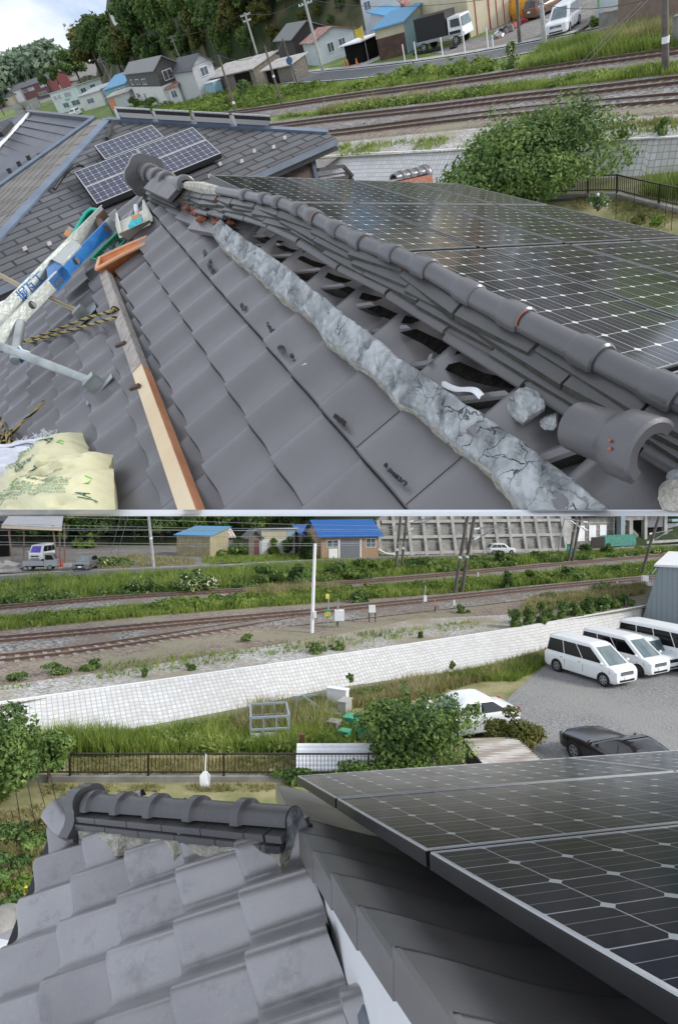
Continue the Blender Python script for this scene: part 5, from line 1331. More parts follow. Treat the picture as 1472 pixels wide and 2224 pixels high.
# gable wall under the right end of the eave
g0, g1_, g2, g3 = Q(540, 388, V3.dot(ZC)*.99), Q(676, 333, V3.dot(ZC)*1.02), Q(692, 400, V3.dot(ZC)*1.0), Q(560, 470, V3.dot(ZC)*.97)
m = MB(); m.hexa([g0, g1_, g2, g3], [p+ZC*1.5 for p in (g0, g1_, g2, g3)]); m.build('wall', K['brownwall'], nh, world=True)
m = MB(); m.bar(g1_, g2, .09, .09, ZC); m.build('corner_pipe', K['navylight'], nh, world=True)
m = MB(); pb = [Q(690, 368, 11.6), Q(745, 360, 12.2), Q(765, 382, 12.4)]
for a, b in zip(pb, pb[1:]):
    m.bar(a, b, .06, .06, F1.Z); m.bar(a-F1.Z*.12, b-F1.Z*.12, .03, .03, F1.Z)
    m.bar(a-F1.Z*.3, b-F1.Z*.3, .1, .25, F1.Z)
m.build('balcony_rail', K['blackrail'], nh, world=True)
for (x, y) in ((455, 383), (478, 357), (525, 351), (552, 329), (594, 320), (618, 300), (184, 548), (236, 529), (108, 530), (55, 541)):
    p = nb_.hit(x, y, .03); m = MB(); m.hexa([p-uu*.035-vv*.02, p+uu*.035-vv*.02, p+uu*.035+vv*.03, p-uu*.035+vv*.03], [q+nb_.n*.05 for q in (p-uu*.035, p+uu*.035, p+uu*.03+vv*.01, p-uu*.03+vv*.01)]); m.build('snow_guard', K['concrete'], nh, world=True)
m = MB(); m.tube(smooth_line([nb_.hit(x, y, h) for x, y, h in ((246, 262, .1), (240, 285, .05), (232, 300, .04))], 5), .03, 6); m.build('conduit', K['black'], nh, world=True, smooth=60)
m = MB(); m.tube(smooth_line([nb_.hit(x, y, h) for x, y, h in ((180, 360, .05), (165, 358, .2), (152, 366, .2), (135, 385, .12), (118, 410, .05))], 5), .03, 6); m.build('conduit', K['black'], nh, world=True, smooth=60)
npl = Plane((-4.811, 6.185, 11.303), (0.964, 0.7187, 0.4942), (0.3542, -0.4799, -0.3814))
def npanel(a0, b0, label):
    pl = Plane((0, 0, 1), (1, 0, 0), (0, 1, 0)); nu, nv = 10, 4.5
    pl.u = npl.u/nu; pl.v = npl.v/4; pl.n = npl.n; pl.p = npl.p
    return panel(pl, a0*10, a0*10+9.9, b0*4, b0*4+3.92, 0, 0, label, "solar panels on the neighbour's front slope", K['solarn'], K['frame'], .09, fw=.12)
npanel(0.0, 0, "neighbour's solar panel in the middle row, left one"); npanel(1.0, 0, "neighbour's solar panel in the middle row, right one")
npanel(0.0, 1, "neighbour's solar panel in the lowest row, left one partly hidden by the ridge end tile"); npanel(1.0, 1, "neighbour's solar panel in the lowest row, right one above the dark skirt")
npanel(.5, -1.04, "neighbour's topmost solar panel, alone near the ridge")
for k in range(4):      # panels on the hidden slope, seen edge on over the ridge
    a, b = V1.lerp(V2, .06+k*.18)+F1.Z*.16, V1.lerp(V2, .06+k*.18+.165)+F1.Z*.16; t = thing('solar_panel', 'black panel edge standing over the neighbour\'s ridge, number %s from the hip' % ('one', 'two', 'three', 'four')[k], 'solar panel', TW(a), "solar panels beyond the neighbour's ridge")
    m = MB(); bk = F1.Y*.9-F1.Z*.18; m.hexa([a, b, b+bk, a+bk], [x+F1.Z*.07 for x in (a, b, b+bk, a+bk)]); m.build('module', K['frameblack'], t, world=True)
    m = MB(); m.bar(a+F1.Z*.085, b+F1.Z*.085, .03, .025, F1.Z); m.build('frame', K['frame'], t, world=True)
    m = MB(); m.bar(a-F1.Z*.14, a+F1.Z*.06, .05, .05, F1.Y); m.build('rail_end', K['chrome'], t, world=True)
# second neighbour: blue black ribbed roof at far left
n2 = thing('ribbed_roof_house', 'house with a blue black ribbed metal roof at the far left of the upper photo', 'house', TW(Q(60, 320, 15)))
def ribface(name, px, material, rib=True, n=15):
    pts = [Q(*p) for p in px]; m = MB(); nn = (pts[1]-pts[0]).cross(pts[3]-pts[0]).normalized()
    if nn.dot(F1.Z) < 0: nn = -nn
    m.hexa(pts, [p-nn*.08 for p in pts])
    if rib:
        for k in range(1, n):
            f = k/n; m.bar(pts[0].lerp(pts[3], f)+nn*.012, pts[1].lerp(pts[2], f)+nn*.012, .05, .035, nn)
    return m.build(name, material, n2, world=True)
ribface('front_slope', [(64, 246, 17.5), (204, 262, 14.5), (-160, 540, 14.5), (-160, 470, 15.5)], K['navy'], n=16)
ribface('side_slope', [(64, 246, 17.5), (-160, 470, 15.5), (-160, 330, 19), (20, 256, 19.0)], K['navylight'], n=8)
m = MB(); m.bar(Q(62, 243, 17.6), Q(206, 259, 14.5), .12, .1, F1.Z); m.build('ridge_cap', K['navy'], n2, world=True)
m = MB(); m.bar(Q(63, 245, 17.4), Q(-40, 356, 16), .1, .05, F1.Z); m.build('hip_cap', K['white'], n2, world=True)
m = MB(); m.bar(Q(0, 292, 16.6), Q(22, 268, 16.8), .25, .12, F1.Z); m.build('skylight', K['black'], n2, world=True)
for (x, y) in ((41, 355), (20, 370), (62, 342), (86, 337)):
    m = MB(); m.cyl(Q(x, y, 13.9), F1.Z, .05, .1, 8); m.build('snow_guard', K['black'], n2, world=True)

# ================================================================ upper photo: railway, road, houses and wooded hill
H0 = -9.0
K['leafpale1'] = leaf_mat('pale ground leaves', (.09, .15, .03), (.17, .25, .05), (.32, .4, .1))  # paler green tone for low ground cover
def P1(x, y, h=H0): return F1.g(x, y, h)
# ground sheets, each slightly above the one below
sheet('ground', F1, [(-260, 335), (260, 330), (700, 365), (736, 340), (941, 329), (1351, 304), (1472, 298), (1760, 280), (1760, -418), (-260, 292)], K['yard'], H0-.03)
sheet('grass_bank', F1, [(-260, 310), (300, 275), (480, 262), (736, 225), (1104, 172), (1760, 80), (1760, -150), (1100, 60), (900, 100), (640, 140), (400, 155), (-260, 297)], K['grassg'], H0-.015)
sheet('gravel_strip', F1, [(600, 322), (736, 300), (1104, 262), (1472, 232), (1760, 212), (1760, 280), (1472, 298), (1351, 304), (941, 329), (736, 340), (600, 350)], K['gravel'], H0+.0)
sheet('grass_bank', F1, [(560, 258), (736, 230), (1104, 181), (1472, 130), (1760, 92), (1760, 145), (1472, 168), (1104, 208), (736, 245), (560, 268)], K['grassg'], H0+.005)
sheet('gravel_yard', F1, [(1010, 120), (1190, 88), (1225, 68), (1300, 58), (1360, -20), (1100, -40), (1118, 60), (1000, 90), (925, 112)], K['yard'], H0+.01)
rd = [F1.loc(P1(x, y)) for x, y in ((610, 175), (645, 169), (740, 162), (870, 149), (996, 131), (1101, 112), (1226, 88), (1340, 65), (1472, 43), (1640, 12))]
rd = smooth_line(rd, 8)
strip('road', F1, rd, -2.1, 2.1, H0+.03, K['asphalt'])
strip('road_line', F1, rd, -2.0, -1.82, H0+.036, K['line']); strip('road_line', F1, rd, 1.82, 2.0, H0+.036, K['line'])
strip('pavement', F1, rd, 2.12, 3.1, H0+.1, K['concrete'])
sheet('lane', F1, [(760, 140), (800, 128), (832, 120), (822, 128), (790, 142), (770, 155)], K['concrete'], H0+.025)
track(F1, H0, [(330, 270), (500, 250), (620, 234), (736, 217), (900, 196), (1104, 168), (1290, 143), (1472, 119), (1760, 80)], 'farthest rusty railway track in the upper photo, below the road', 'railway tracks in the upper photo', 40, 60)
track(F1, H0, [(480, 290), (600, 279), (736, 263), (920, 244), (1104, 223), (1290, 204), (1472, 184), (1760, 154)], 'middle rusty railway track in the upper photo, on grey ballast', 'railway tracks in the upper photo', 60, 30)
track(F1, H0-.1, [(600, 306), (736, 294), (920, 272), (1104, 252), (1290, 236), (1472, 222), (1760, 200)], 'nearest track in the upper photo, brown ballast showing its sleepers', 'railway tracks in the upper photo', 70, 20, bedmat=K['dirtballast'], slmat=K['sleeperc'], show=.0)
# white block revetment
def revetment(fr, top, bot, ht, hb, label, cell=.2, nm='revetment'):
    T = smooth_line([fr.g(x, y, ht) for x, y in top], 6); D_ = smooth_line([fr.g(x, y, hb) for x, y in bot], 60); B = []
    for i, p in enumerate(T):
        tg = (T[min(i+1, len(T)-1)]-T[max(i-1, 0)]).normalized(); B.append(min(D_, key=lambda q: abs((q-p).dot(tg))))
    t = thing(nm, label, 'revetment', fr.M(T[len(T)//2]))
    n = len(T); m = MB(); uvs = []; acc = 0
    rows = []
    for k in (0, 1):
        pass
    for i in range(n):
        if i: acc += (T[i]-T[i-1]).length
        rows.append([T[i], B[i]]); uvs += [(acc/cell, 0), (acc/cell, round((T[i]-B[i]).length/cell))]
    m.grid(rows); m.build('block_face', K['revet'], t, world=True, uvf=lambda i, v: uvs[i])
    m = MB(); bk = (T[0]-B[0]); bk -= fr.Z*bk.dot(fr.Z); bk.normalize()
    m.grid([[p-fr.Z*.02, p+fr.Z*.02, p+fr.Z*.02+bk*.14, p-fr.Z*.3+bk*.14] for p in T]); m.build('coping', K['white'], t, world=True)
    return t
HG1 = -10.3
revetment(F1, [(560, 356), (736, 336), (941, 326), (1151, 314), (1351, 302), (1472, 296), (1760, 280)], [(560, 425), (736, 403), (941, 400), (1151, 394), (1351, 384), (1472, 373), (1760, 350)], H0, HG1, 'white block revetment behind the big tree in the upper photo', .26)
sheet('garden', F1, [(500, 470), (900, 520), (1760, 640), (1760, 350), (1472, 373), (1351, 384), (941, 400), (560, 425)], K['drygrass'], HG1)
# hillside
foot = [(-300, 309), (40, 195), (130, 188), (240, 182), (404, 152), (500, 140), (600, 118), (700, 92), (800, 62), (900, 40), (1000, 0), (1100, -60), (1300, -140)]
fl = smooth_line([F1.loc(P1(x, y)) for x, y in foot], 5)
rows = []
for i, p in enumerate(fl):
    out = Vector((p.x*.15-25, p.y, 0)).normalized() if i < 30 else Vector((.15, 1, 0)).normalized()
    row = []
    for k in range(15):
        t = k/14; q = p+out*(t*75); amp = min(1, max(0, (i-14)/9.0))
        z = H0-.2+(t**.85)*52*amp+mnoise.noise(q*.05)*5*t+mnoise.noise(q*.17)*2*t
        row.append(Vector((q.x, q.y, z)))
    rows.append(row)
m = MB(); m.grid(rows); setp(m.build('hillside', K['hill'], None, M=F1.R.to_4x4(), smooth=80), kind='structure')
hill_rows = rows
# trees on the hill
KIND = [('leafdark', 'dark'), ('leafmid', 'mid green'), ('leafdark', 'deep green'), ('leafolive', 'olive')]
prot = []
for k in range(4):
    tr = make_tree('broadleaf_tree', 'proto', 'tree', F1.M(Vector((0, 0, 0))), 5.2, 5.0, 12.5, 3800, .62, K[KIND[k][0]], 100+k, nl=26, group='trees on the hill in the upper photo'); prot.append([tr, False])
def at_Z(fr, px, py, dist): return ray(px, py)*dist
def put_tree(k, base, s, label, yaw=0.0, sz=1.0, fr=F1, group='trees on the hill in the upper photo', src=None):
    M = fr.M(base, yaw) @ Matrix.Diagonal((s, s, s*sz, 1))
    pr = (src or prot)[k]
    if not pr[1]: pr[1] = True; pr[0].matrix_world = M; MATS[pr[0].name] = M; pr[0]['label'] = label; pr[0]['group'] = group; return pr[0]
    return dup(pr[0], M, label, group)
def hill_hit(px, py):
    """where the view ray meets the hillside"""
    d = ray(px, py); best = None
    for i in range(len(hill_rows)-1):
        for j in range(14):
            a, b, c = [F1.w(*v) for v in (hill_rows[i][j], hill_rows[i+1][j], hill_rows[i][j+1])]
            n = (b-a).cross(c-a)
            if abs(n.dot(d)) < 1e-9: continue
            k = n.dot(a)/n.dot(d); q = d*k
            e1, e2 = b-a, c-a; r = q-a; aa, ab, bb = e1.dot(e1), e1.dot(e2), e2.dot(e2); ra, rb = r.dot(e1), r.dot(e2); dd = aa*bb-ab*ab
            u, v = (bb*ra-ab*rb)/dd, (aa*rb-ab*ra)/dd
            if -.05 <= u <= 1.05 and -.05 <= v <= 1.05 and k > 0 and (best is None or k < best): best = k
    return d*best if best else None
# crowns given by the photo pixel of the crown's foot and its height in pixels
spots = [(262, 105, 60), (285, 95, 55), (248, 118, 50), (128, 182, 36), (100, 190, 26), (178, 182, 72), (222, 168, 118), (208, 128, 72), (240, 150, 90), (270, 170, 90), (300, 150, 100), (255, 120, 85), (320, 110, 100), (345, 160, 80), (300, 80, 90), (370, 100, 110), (340, 60, 90), (390, 130, 70), (415, 140, 70), (430, 90, 100), (400, 55, 90), (455, 130, 85), (480, 100, 100), (450, 45, 90), (500, 135, 70), (520, 90, 90), (500, 50, 90), (545, 125, 60), (550, 40, 90), (575, 70, 60), (590, 25, 70), (620, 20, 60), (330, 20, 60), (640, 5, 50), (560, 5, 60), (700, 15, 40), (740, 25, 30), (475, 15, 60), (530, 10, 60), (420, 20, 70), (380, 20, 60), (600, 100, 40), (660, 60, 30), (720, 55, 22), (690, 40, 25), (775, 12, 28)]
rs = random.Random(31); where = ['high on the hill', 'half way up the hill', 'at the hill foot']
for i, (x, y, hp) in enumerate(spots):
    p = hill_hit(x, y) or P1(x, min(y, 190))
    if p.length > 420: p = p.normalized()*300
    dist = p.dot(ZC); s = hp*dist/F/12.5*.97
    k = rs.choice((0, 1, 1, 2, 3))
    lab = '%s tree %s %s' % (KIND[k][1], where[0 if y < 60 else 1 if y < 120 else 2], 'at the left end' if x < 260 else 'above the black house' if x < 400 else 'above the grey house' if x < 520 else 'by the bare slope')
    put_tree(k, p, s, lab, rs.uniform(0, 6.28), rs.uniform(.9, 1.15))
# the distant wood on the horizon
rs = random.Random(8); m = MB(); bl = []
for k in range(46):
    x = -120+k*5.2; yh = 195-.364*x; top = yh-6-52*math.exp(-((x-60)/75.0)**2)-14*math.sin(x*.05)**2
    for j in range(3):
        c = F1.loc(ray(x+rs.uniform(-4, 4), yh-2-(yh-top)*(j+.4)/3.4)*rs.uniform(400, 430)); bl.append((c, (11, 9, 8)))
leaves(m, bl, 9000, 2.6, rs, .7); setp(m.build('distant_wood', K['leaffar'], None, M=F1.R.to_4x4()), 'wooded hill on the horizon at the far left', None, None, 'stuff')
# a few garden trees among the houses
dt = lambda nm, lab, x, y, w, hp, leaf, seed, nl=12: make_tree(nm, lab, 'tree', F1.M(P1(x, y)), w*P1(x, y).dot(ZC)/F/2, hp*P1(x, y).dot(ZC)/F*.36, hp*P1(x, y).dot(ZC)/F, 1500, .02*P1(x, y).dot(ZC)/F*100*.16, leaf, seed, nl)
dt('garden_tree', 'round dark tree at the far left edge beside the beige houses', 10, 250, 44, 36, K['leafdark'], 51); dt('garden_tree', 'small dark tree in front of the pale wall at left', 60, 250, 26, 30, K['leafdark'], 52)
dt('garden_tree', 'bushy tree between the red house and the white clinic', 118, 215, 30, 70, K['leafmid'], 53); dt('conifer', 'dark conifer in front of the white and blue house', 848, 82, 24, 44, K['leafhedge'], 54); dt('garden_tree', 'young tree beside the rust roofed white shed', 730, 120, 26, 46, K['leafmid'], 55)
dt('garden_tree', 'small tree in front of the dark brown shed', 655, 135, 30, 26, K['leafmid'], 56)
def bush1(lab, x, y, w, hp, leaf, seed, fl=None, n=900, nfl=0): 
    p = P1(x, y); k = p.dot(ZC)/F
    return make_bush('bush', lab, 'bush', F1.M(p), w*k/2, w*k/2, hp*k*1.05, n, .07*max(1, p.dot(ZC)/28)*.75, leaf, seed, flowers=fl, nfl=nfl, fsize=.09)
bush1('dark round bush below the rusty roofed sheds', 535, 210, 70, 40, K['leafdark'], 61); bush1('green bush left of the dark round bush', 515, 190, 45, 30, K['leafmid'], 62); bush1('tall grassy bush at the foot of the dark pole left of the sheds', 500, 232, 50, 40, K['leafolive'], 63)
bush1('white flowering bush by the road at the dark pole', 1116, 128, 34, 46, K['leafmid'], 64, K['flower'], 900, 260); bush1('green bush under the white flowering one', 1112, 152, 26, 26, K['leafmid'], 65)
bush1('green bush by the far track right of the flowering bush', 1168, 130, 34, 24, K['leafmid'], 66); bush1('pale dry bush on the bank above the far track', 1035, 145, 50, 22, K['leafolive'], 67)
bush1('bush right of the white van by the low wall', 1290, 60, 30, 22, K['leafmid'], 68); bush1('spiky green bush on the gravel beside the white revetment', 1436, 292, 36, 34, K['leafmid'], 69); bush1('low bush beside the revetment left of the spiky one', 1346, 300, 36, 26, K['leafolive'], 70)
bush1('bush under the trees beside the white clinic', 300, 228, 40, 20, K['leafmid'], 71); bush1('hedge bush below the black and white house', 330, 232, 50, 22, K['leafmid'], 72)
grass('tall_grass', F1, H0, [(1130, 160), (1300, 130), (1472, 108), (1700, 74), (1700, 20), (1472, 56), (1300, 84), (1180, 108)], 5200, .95, .05, K['grass'], 1, 'tall green grass on the bank between road and far track', cap=None)
grass('tall_grass', F1, H0, [(1300, 118), (1440, 96), (1440, 70), (1330, 88)], 900, 1.3, .05, K['grassdry'], 2, 'tall pale reeds on the bank below the low wall')
grass('grass', F1, H0, [(300, 262), (480, 248), (640, 222), (736, 206), (736, 186), (640, 190), (500, 200), (330, 238)], 3800, .5, .07, K['grass'], 3, 'bright grass on the slope left of the far track')
grass('grass', F1, H0, [(736, 206), (1000, 172), (1110, 155), (1100, 132), (900, 155), (736, 184)], 2600, .4, .06, K['grass'], 4, 'grass on the bank below the curving road', patch=.2)
grass('grass', F1, H0, [(600, 256), (736, 238), (1104, 192), (1472, 146), (1700, 120), (1700, 142), (1472, 166), (1104, 206), (736, 246)], 5200, .5, .05, K['grass'], 5, 'grass between the far and middle tracks', patch=.12)
grass('dry_grass', F1, H0, [(700, 250), (1000, 208), (1000, 200), (700, 238)], 700, .7, .04, K['grassdry'], 6, 'pale dry stalks between the far and middle tracks')
grass('weeds', F1, H0, [(640, 325), (1000, 296), (1472, 250), (1640, 236), (1640, 262), (1472, 285), (1000, 320), (640, 345)], 900, .3, .04, K['grass'], 7, 'scattered weeds on the gravel strip', patch=.35)
grass('dry_grass', F1, H0, [(1110, 290), (1472, 258), (1472, 268), (1110, 300)], 700, .3, .03, K['grassdry'], 8, 'dry grass along the nearest track')
grass('tall_grass', F1, HG1, [(1395, 425), (1480, 438), (1640, 440), (1640, 380), (1472, 392), (1400, 400)], 900, .75, .025, K['grass'], 9, 'tall bright grass in front of the revetment at the right edge')
grass('grass', F1, HG1, [(1240, 445), (1300, 470), (1480, 510), (1640, 540), (1640, 480), (1480, 455), (1340, 415), (1260, 420)], 2200, .16, .02, K['grassdry'], 10, 'rough dry grass in the garden at the right edge', patch=.6)
ground_cover('ground_cover', F1, H0, [(1130, 158), (1300, 130), (1472, 106), (1700, 74), (1700, 30), (1472, 60), (1300, 86), (1180, 108)], 260, .3, .75, .17, K['leafmid'], 421, 'leafy weeds on the bank below the low wall', 44, .15)
ground_cover('ground_cover', F1, H0, [(300, 258), (480, 246), (640, 220), (736, 204), (1000, 170), (1100, 150), (1100, 135), (900, 156), (736, 184), (640, 192), (500, 202), (330, 236)], 380, .35, .9, .24, K['leaflight'], 422, 'bright leafy ground cover on the bank by the far track', 36, .1)
ground_cover('ground_cover', F1, H0, [(736, 240), (1104, 194), (1472, 148), (1700, 122), (1700, 138), (1472, 162), (1104, 204), (736, 246)], 300, .3, .6, .17, K['leafpale1'], 423, 'leafy ground cover between the far and middle tracks', 36, .15)
# big tree, garden fence and plants
p = P1(1150, 452, HG1); make_tree('broadleaf_tree', 'big spreading leafy tree in front of the white revetment in the upper photo', 'tree', F1.M(p), 4.3, 1.95, 4.0, 26000, .115, K['leafmid'], 77, nl=60, ry=3.0, trunk_r=.12)
bush1('bright green shrub in the garden beyond the panels at right', 1425, 485, 34, 26, K['leaflight'], 80, n=700); bush1('white blossomed shrub in the garden beyond the panels', 1297, 452, 46, 40, K['leafdark'], 81, K['whiteplastic'], 900, 40)
bush1('low leafy plants left of the bright green shrub', 1390, 482, 34, 22, K['leafolive'], 82)
def garden_fence(fr, h, pts, hgt, label, nb_=16, curb=None, name='garden_fence'):
    P = [fr.loc(fr.g(x, y, h)) for x, y in pts]; base = P[0]; t = thing(name, label, 'fence', fr.M(fr.w(*base))); P = [p-base for p in P]; up = Vector((0, 0, 1))
    for a, b in zip(P, P[1:]):
        m = MB(); m.bar(a+up*hgt, b+up*hgt, .05, .045); m.build('top_rail', K['blackrail'], t)
        m = MB(); m.bar(a+up*.16, b+up*.16, .04, .04); m.build('bottom_rail', K['blackrail'], t)
        n = max(2, int((b-a).length/.115)); m = MB()
        for k in range(1, n):
            q = a.lerp(b, k/n); m.bar(q+up*.16, q+up*hgt, .016, .016, Vector((1, 0, 0)))
        m.build('balusters', K['blackrail'], t)
        if curb:
            m = MB(); m.bar(a+up*(-.06), b+up*(-.06), .16, .2); m.build('kerb', K['concretedark'], t)
    for p in P:
        m = MB(); m.bar(p+up*(-.02), p+up*(hgt+.04), .06, .06, Vector((1, 0, 0))); m.build('post', K['blackrail'], t)
    return t
garden_fence(F1, HG1+.15, [(1180, 424), (1276, 420), (1339, 420), (1430, 443), (1530, 466), (1640, 492)], .75, 'dark slim railing round the garden at the right edge of the upper photo', curb=True)
for i, (x, y, yt, lab) in enumerate(((1337, 473, 415, 'left'), (1376, 463, 412, 'second'), (1398, 488, 456, 'short'), (1443, 492, 432, 'fourth'), (1457, 500, 444, 'right'))):
    p = P1(x, y, HG1); k = p.dot(ZC)/F; m = MB(); m.tube([p, p+F1.Z*((y-yt)*k*1.05)], .012, 6); o = m.build('garden_stake', K['blackrail'], None, world=True); setp(o, '%s thin dark garden stake in the rough grass at the right edge' % lab, 'stake')
# ------------------------------------------------- houses, left part
WL = lambda c, c2=None, s=.6, nm='wall': mat(nm, c, .85, scale=s, col2=c2 or tuple(min(1, x*1.2) for x in c), detail=8)
K['clinic'] = WL((.55, .62, .6)); K['pale'] = WL((.58, .58, .56)); K['palegrey'] = stripe_mat('pale siding', (.52, .53, .54), (.45, .46, .47), .3, 2, .85, .8, bump=.3); K['charcoal'] = stripe_mat('charcoal siding', (.06, .058, .056), (.045, .044, .043), .3, 2, .85, .7, bump=.3)
K['roofgrey'] = stripe_mat('grey ribbed roof', (.2, .2, .2), (.14, .14, .14), .4, 0, .8, .6); K['roofdark'] = mat('dark roof', (.07, .07, .08), .6, .2, 2); K['roofblue'] = stripe_mat('blue sheet roof', (.1, .34, .58), (.07, .26, .48), .3, 0, .8, .5, rust=(.16, .3, .42)); K['roofrust'] = stripe_mat('rusty sheet roof', (.33, .13, .085), (.24, .1, .07), .3, 0, .7, .8, rust=(.42, .4, .38)); K['rooflight'] = stripe_mat('patched sheet roof', (.5, .48, .45), (.38, .36, .34), .35, 0, .7, .7, rust=(.3, .2, .15))
K['redclad'] = stripe_mat('dark red cladding', (.17, .05, .05), (.13, .04, .04), .25, 2, .85, .8); K['beige'] = WL((.5, .44, .32)); K['bluewall'] = stripe_mat('light blue sheet', (.28, .46, .56), (.24, .4, .5), .25, 0, .75, .6, rust=(.34, .4, .42)); K['whitesheet'] = stripe_mat('white sheet cladding', (.62, .68, .72), (.55, .6, .65), .3, 0, .8, .6); K['rustwall'] = stripe_mat('rusted sheet wall', (.09, .055, .045), (.06, .04, .035), .2, 0, .6, .9, rust=(.16, .09, .06)); K['brownshed'] = stripe_mat('dark brown sheet', (.055, .045, .042), (.042, .035, .033), .3, 0, .8, .7)
K['fencewood'] = stripe_mat('brown fence boards', (.26, .19, .15), (.17, .12, .1), .16, 0, .88, .85, noise=.4); K['warehouse'] = WL((.58, .52, .36), (.68, .61, .45)); K['redpaint'] = mat('red steel', (.35, .03, .04), .6, .2, 3)
building('house', 'white two storey clinic with a flat roof at far left', 'house', F1, H0, (128, 246), (186, 232), 7.0, 4.7, 'shed', K['clinic'], K['palegrey'], H2=4.4,
         wins=[('f', .08, .2, 3.0, 3.9), ('f', .25, .36, 3.0, 3.9), ('f', .5, .72, 3.0, 4.0), ('f', .3, .5, .9, 2.0), ('f', .62, .9, .9, 2.0), ('r', .1, .3, 2.9, 3.8), ('r', .5, .7, 2.9, 3.8)], doors=[('f', .44, .62, 2.7, K['teal'], 2.3, 'green_sign')])
building('house', 'low white annexe beside the two storey clinic', 'house', F1, H0, (184, 240), (230, 227), 5.0, 2.9, 'shed', K['pale'], K['palegrey'], H2=3.4, wins=[('f', .3, .6, 1.1, 2.0)])
building('shed', 'light blue shed with a bright blue roof left of the black and white house', 'shed', F1, H0, (240, 226), (284, 212), 6.0, 2.8, 'shed', K['bluewall'], K['roofblue'], H2=4.3, wins=[('f', .55, .85, 1.2, 2.2)], doors=[('f', .2, .42, 2.2, K['teal'])])
building('shed', 'small grey and brown lean-to in front of the blue roofed shed', 'shed', F1, H0, (243, 240), (290, 226), 2.5, 2.2, 'shed', K['palegrey'], K['rooflight'], H2=2.5, doors=[('f', .05, .3, 1.9, K['redwood'])])
building('house', 'charcoal and white two storey house with a grey gable roof', 'house', F1, H0, (296, 222), (366, 229), (405, 213), 5.0, 'gx', K['pale'], K['roofgrey'], rh=1.2, split=2.7, wall2=K['charcoal'],
         wins=[('f', .12, .2, 3.1, 3.8), ('f', .3, .42, 3.1, 3.8), ('f', .52, .64, 3.1, 3.8), ('f', .15, .22, .8, 1.7), ('f', .4, .46, .8, 1.7), ('r', .3, .7, 3.2, 4.4), ('r', .2, .42, 1.0, 2.2)])
building('house', 'pale grey house with a dark gable roof right of the charcoal topped house', 'house', F1, H0, (398, 217), (440, 215), (484, 200), 3.9, 'gx', K['palegrey'], K['roofdark'], rh=1.3, wins=[('r', .35, .7, 2.6, 3.6)])
building('porch', 'small red roofed porch between the two gabled houses', 'porch', F1, H0, (375, 226), (398, 219), 2.4, 2.2, 'shed', K['pale'], K['roofrust'], H2=2.9, wins=[('f', .25, .7, .8, 1.7)])
building('shed', 'long low shed with a patched brown sheet roof below the white van', 'shed', F1, H0, (455, 206), (560, 185), 4.5, 2.0, 'shed', K['greywood'], K['rooflight'], H2=2.7, doors=[('f', .62, .92, 1.8, K['mud'])])
building('shed', 'small overgrown shack with a pale sheet roof at the road bend', 'shed', F1, H0, (580, 186), (640, 174), 2.6, 1.7, 'shed', K['greywood'], K['rooflight'], H2=2.1, doors=[('f', .1, .5, 1.7, K['mud'])])
o = building('water_tank', 'blue plastic tank beside the long low shed', 'tank', F1, H0, (453, 212), (472, 208), 1.4, 1.7, 'flat', K['bluewall'], K['whitesheet'], ov=.1)
building('shed', 'dark brown shed with a grey gable roof near the foot of the hill', 'shed', F1, H0, (612, 140), (650, 142), (706, 118), 3.3, 'gx', K['brownshed'], K['roofgrey'], rh=1.3)
building('shed', 'white shed with a rusty red roof behind the tall pole', 'shed', F1, H0, (668, 140), (694, 142), 5.5, 2.6, 'gx', K['whitesheet'], K['roofrust'], rh=.9, wins=[('r', .3, .45, 1.0, 2.0), ('r', .6, .75, 1.0, 2.0)])
building('house', 'dark red two storey house at the far left', 'house', F1, H0, (54, 222), (122, 205), 9.0, 6.6, 'gx', K['redclad'], K['roofdark'], rh=2.0, wins=[('f', .3, .5, 4.3, 5.6), ('f', .7, .88, 4.3, 5.6), ('f', .55, .8, 1.2, 2.6), ('f', .08, .25, 4.3, 5.4)], doors=[('f', .1, .98, 1.3, K['charcoal'], .0, 'balcony')])
building('house', 'beige gabled house left of the dark red house', 'house', F1, H0, (33, 224), (56, 222), (70, 216), 6.4, 'gx', K['pale'], K['roofdark'], rh=2.2, wins=[('f', .3, .6, 4.2, 5.2)])
building('house', 'yellowish house at the left edge', 'house', F1, H0, (2, 232), (34, 226), 9.0, 4.6, 'gx', K['beige'], K['roofdark'], rh=2.0, wins=[('f', .3, .7, 2.6, 3.8)])
building('garden_wall', 'pale concrete wall below the dark red house', 'wall', F1, H0, (36, 250), (90, 232), .4, 3.2, 'flat', K['concrete'], K['concrete'], ov=.02, rt=.1)
p = hill_hit(272, 62) or P1(272, 150)
M_ = p.normalized()*230; hz = F1.loc(ray(266, 58)*210).z
building('house', 'white gabled house on top of the wooded hill', 'house', F1, hz, (259, 56), (276, 50), 4.0, 4.4, 'gy', K['pale'], K['roofgrey'], rh=1.2, wins=[('f', .5, .8, 2.2, 3.6)])
building('house', 'blue and orange roofed house glimpsed beside the big tree', 'house', F1, H0, (118, 190), (146, 180), 8.0, 7.0, 'gx', K['redpaint'], K['roofblue'], rh=2.5)
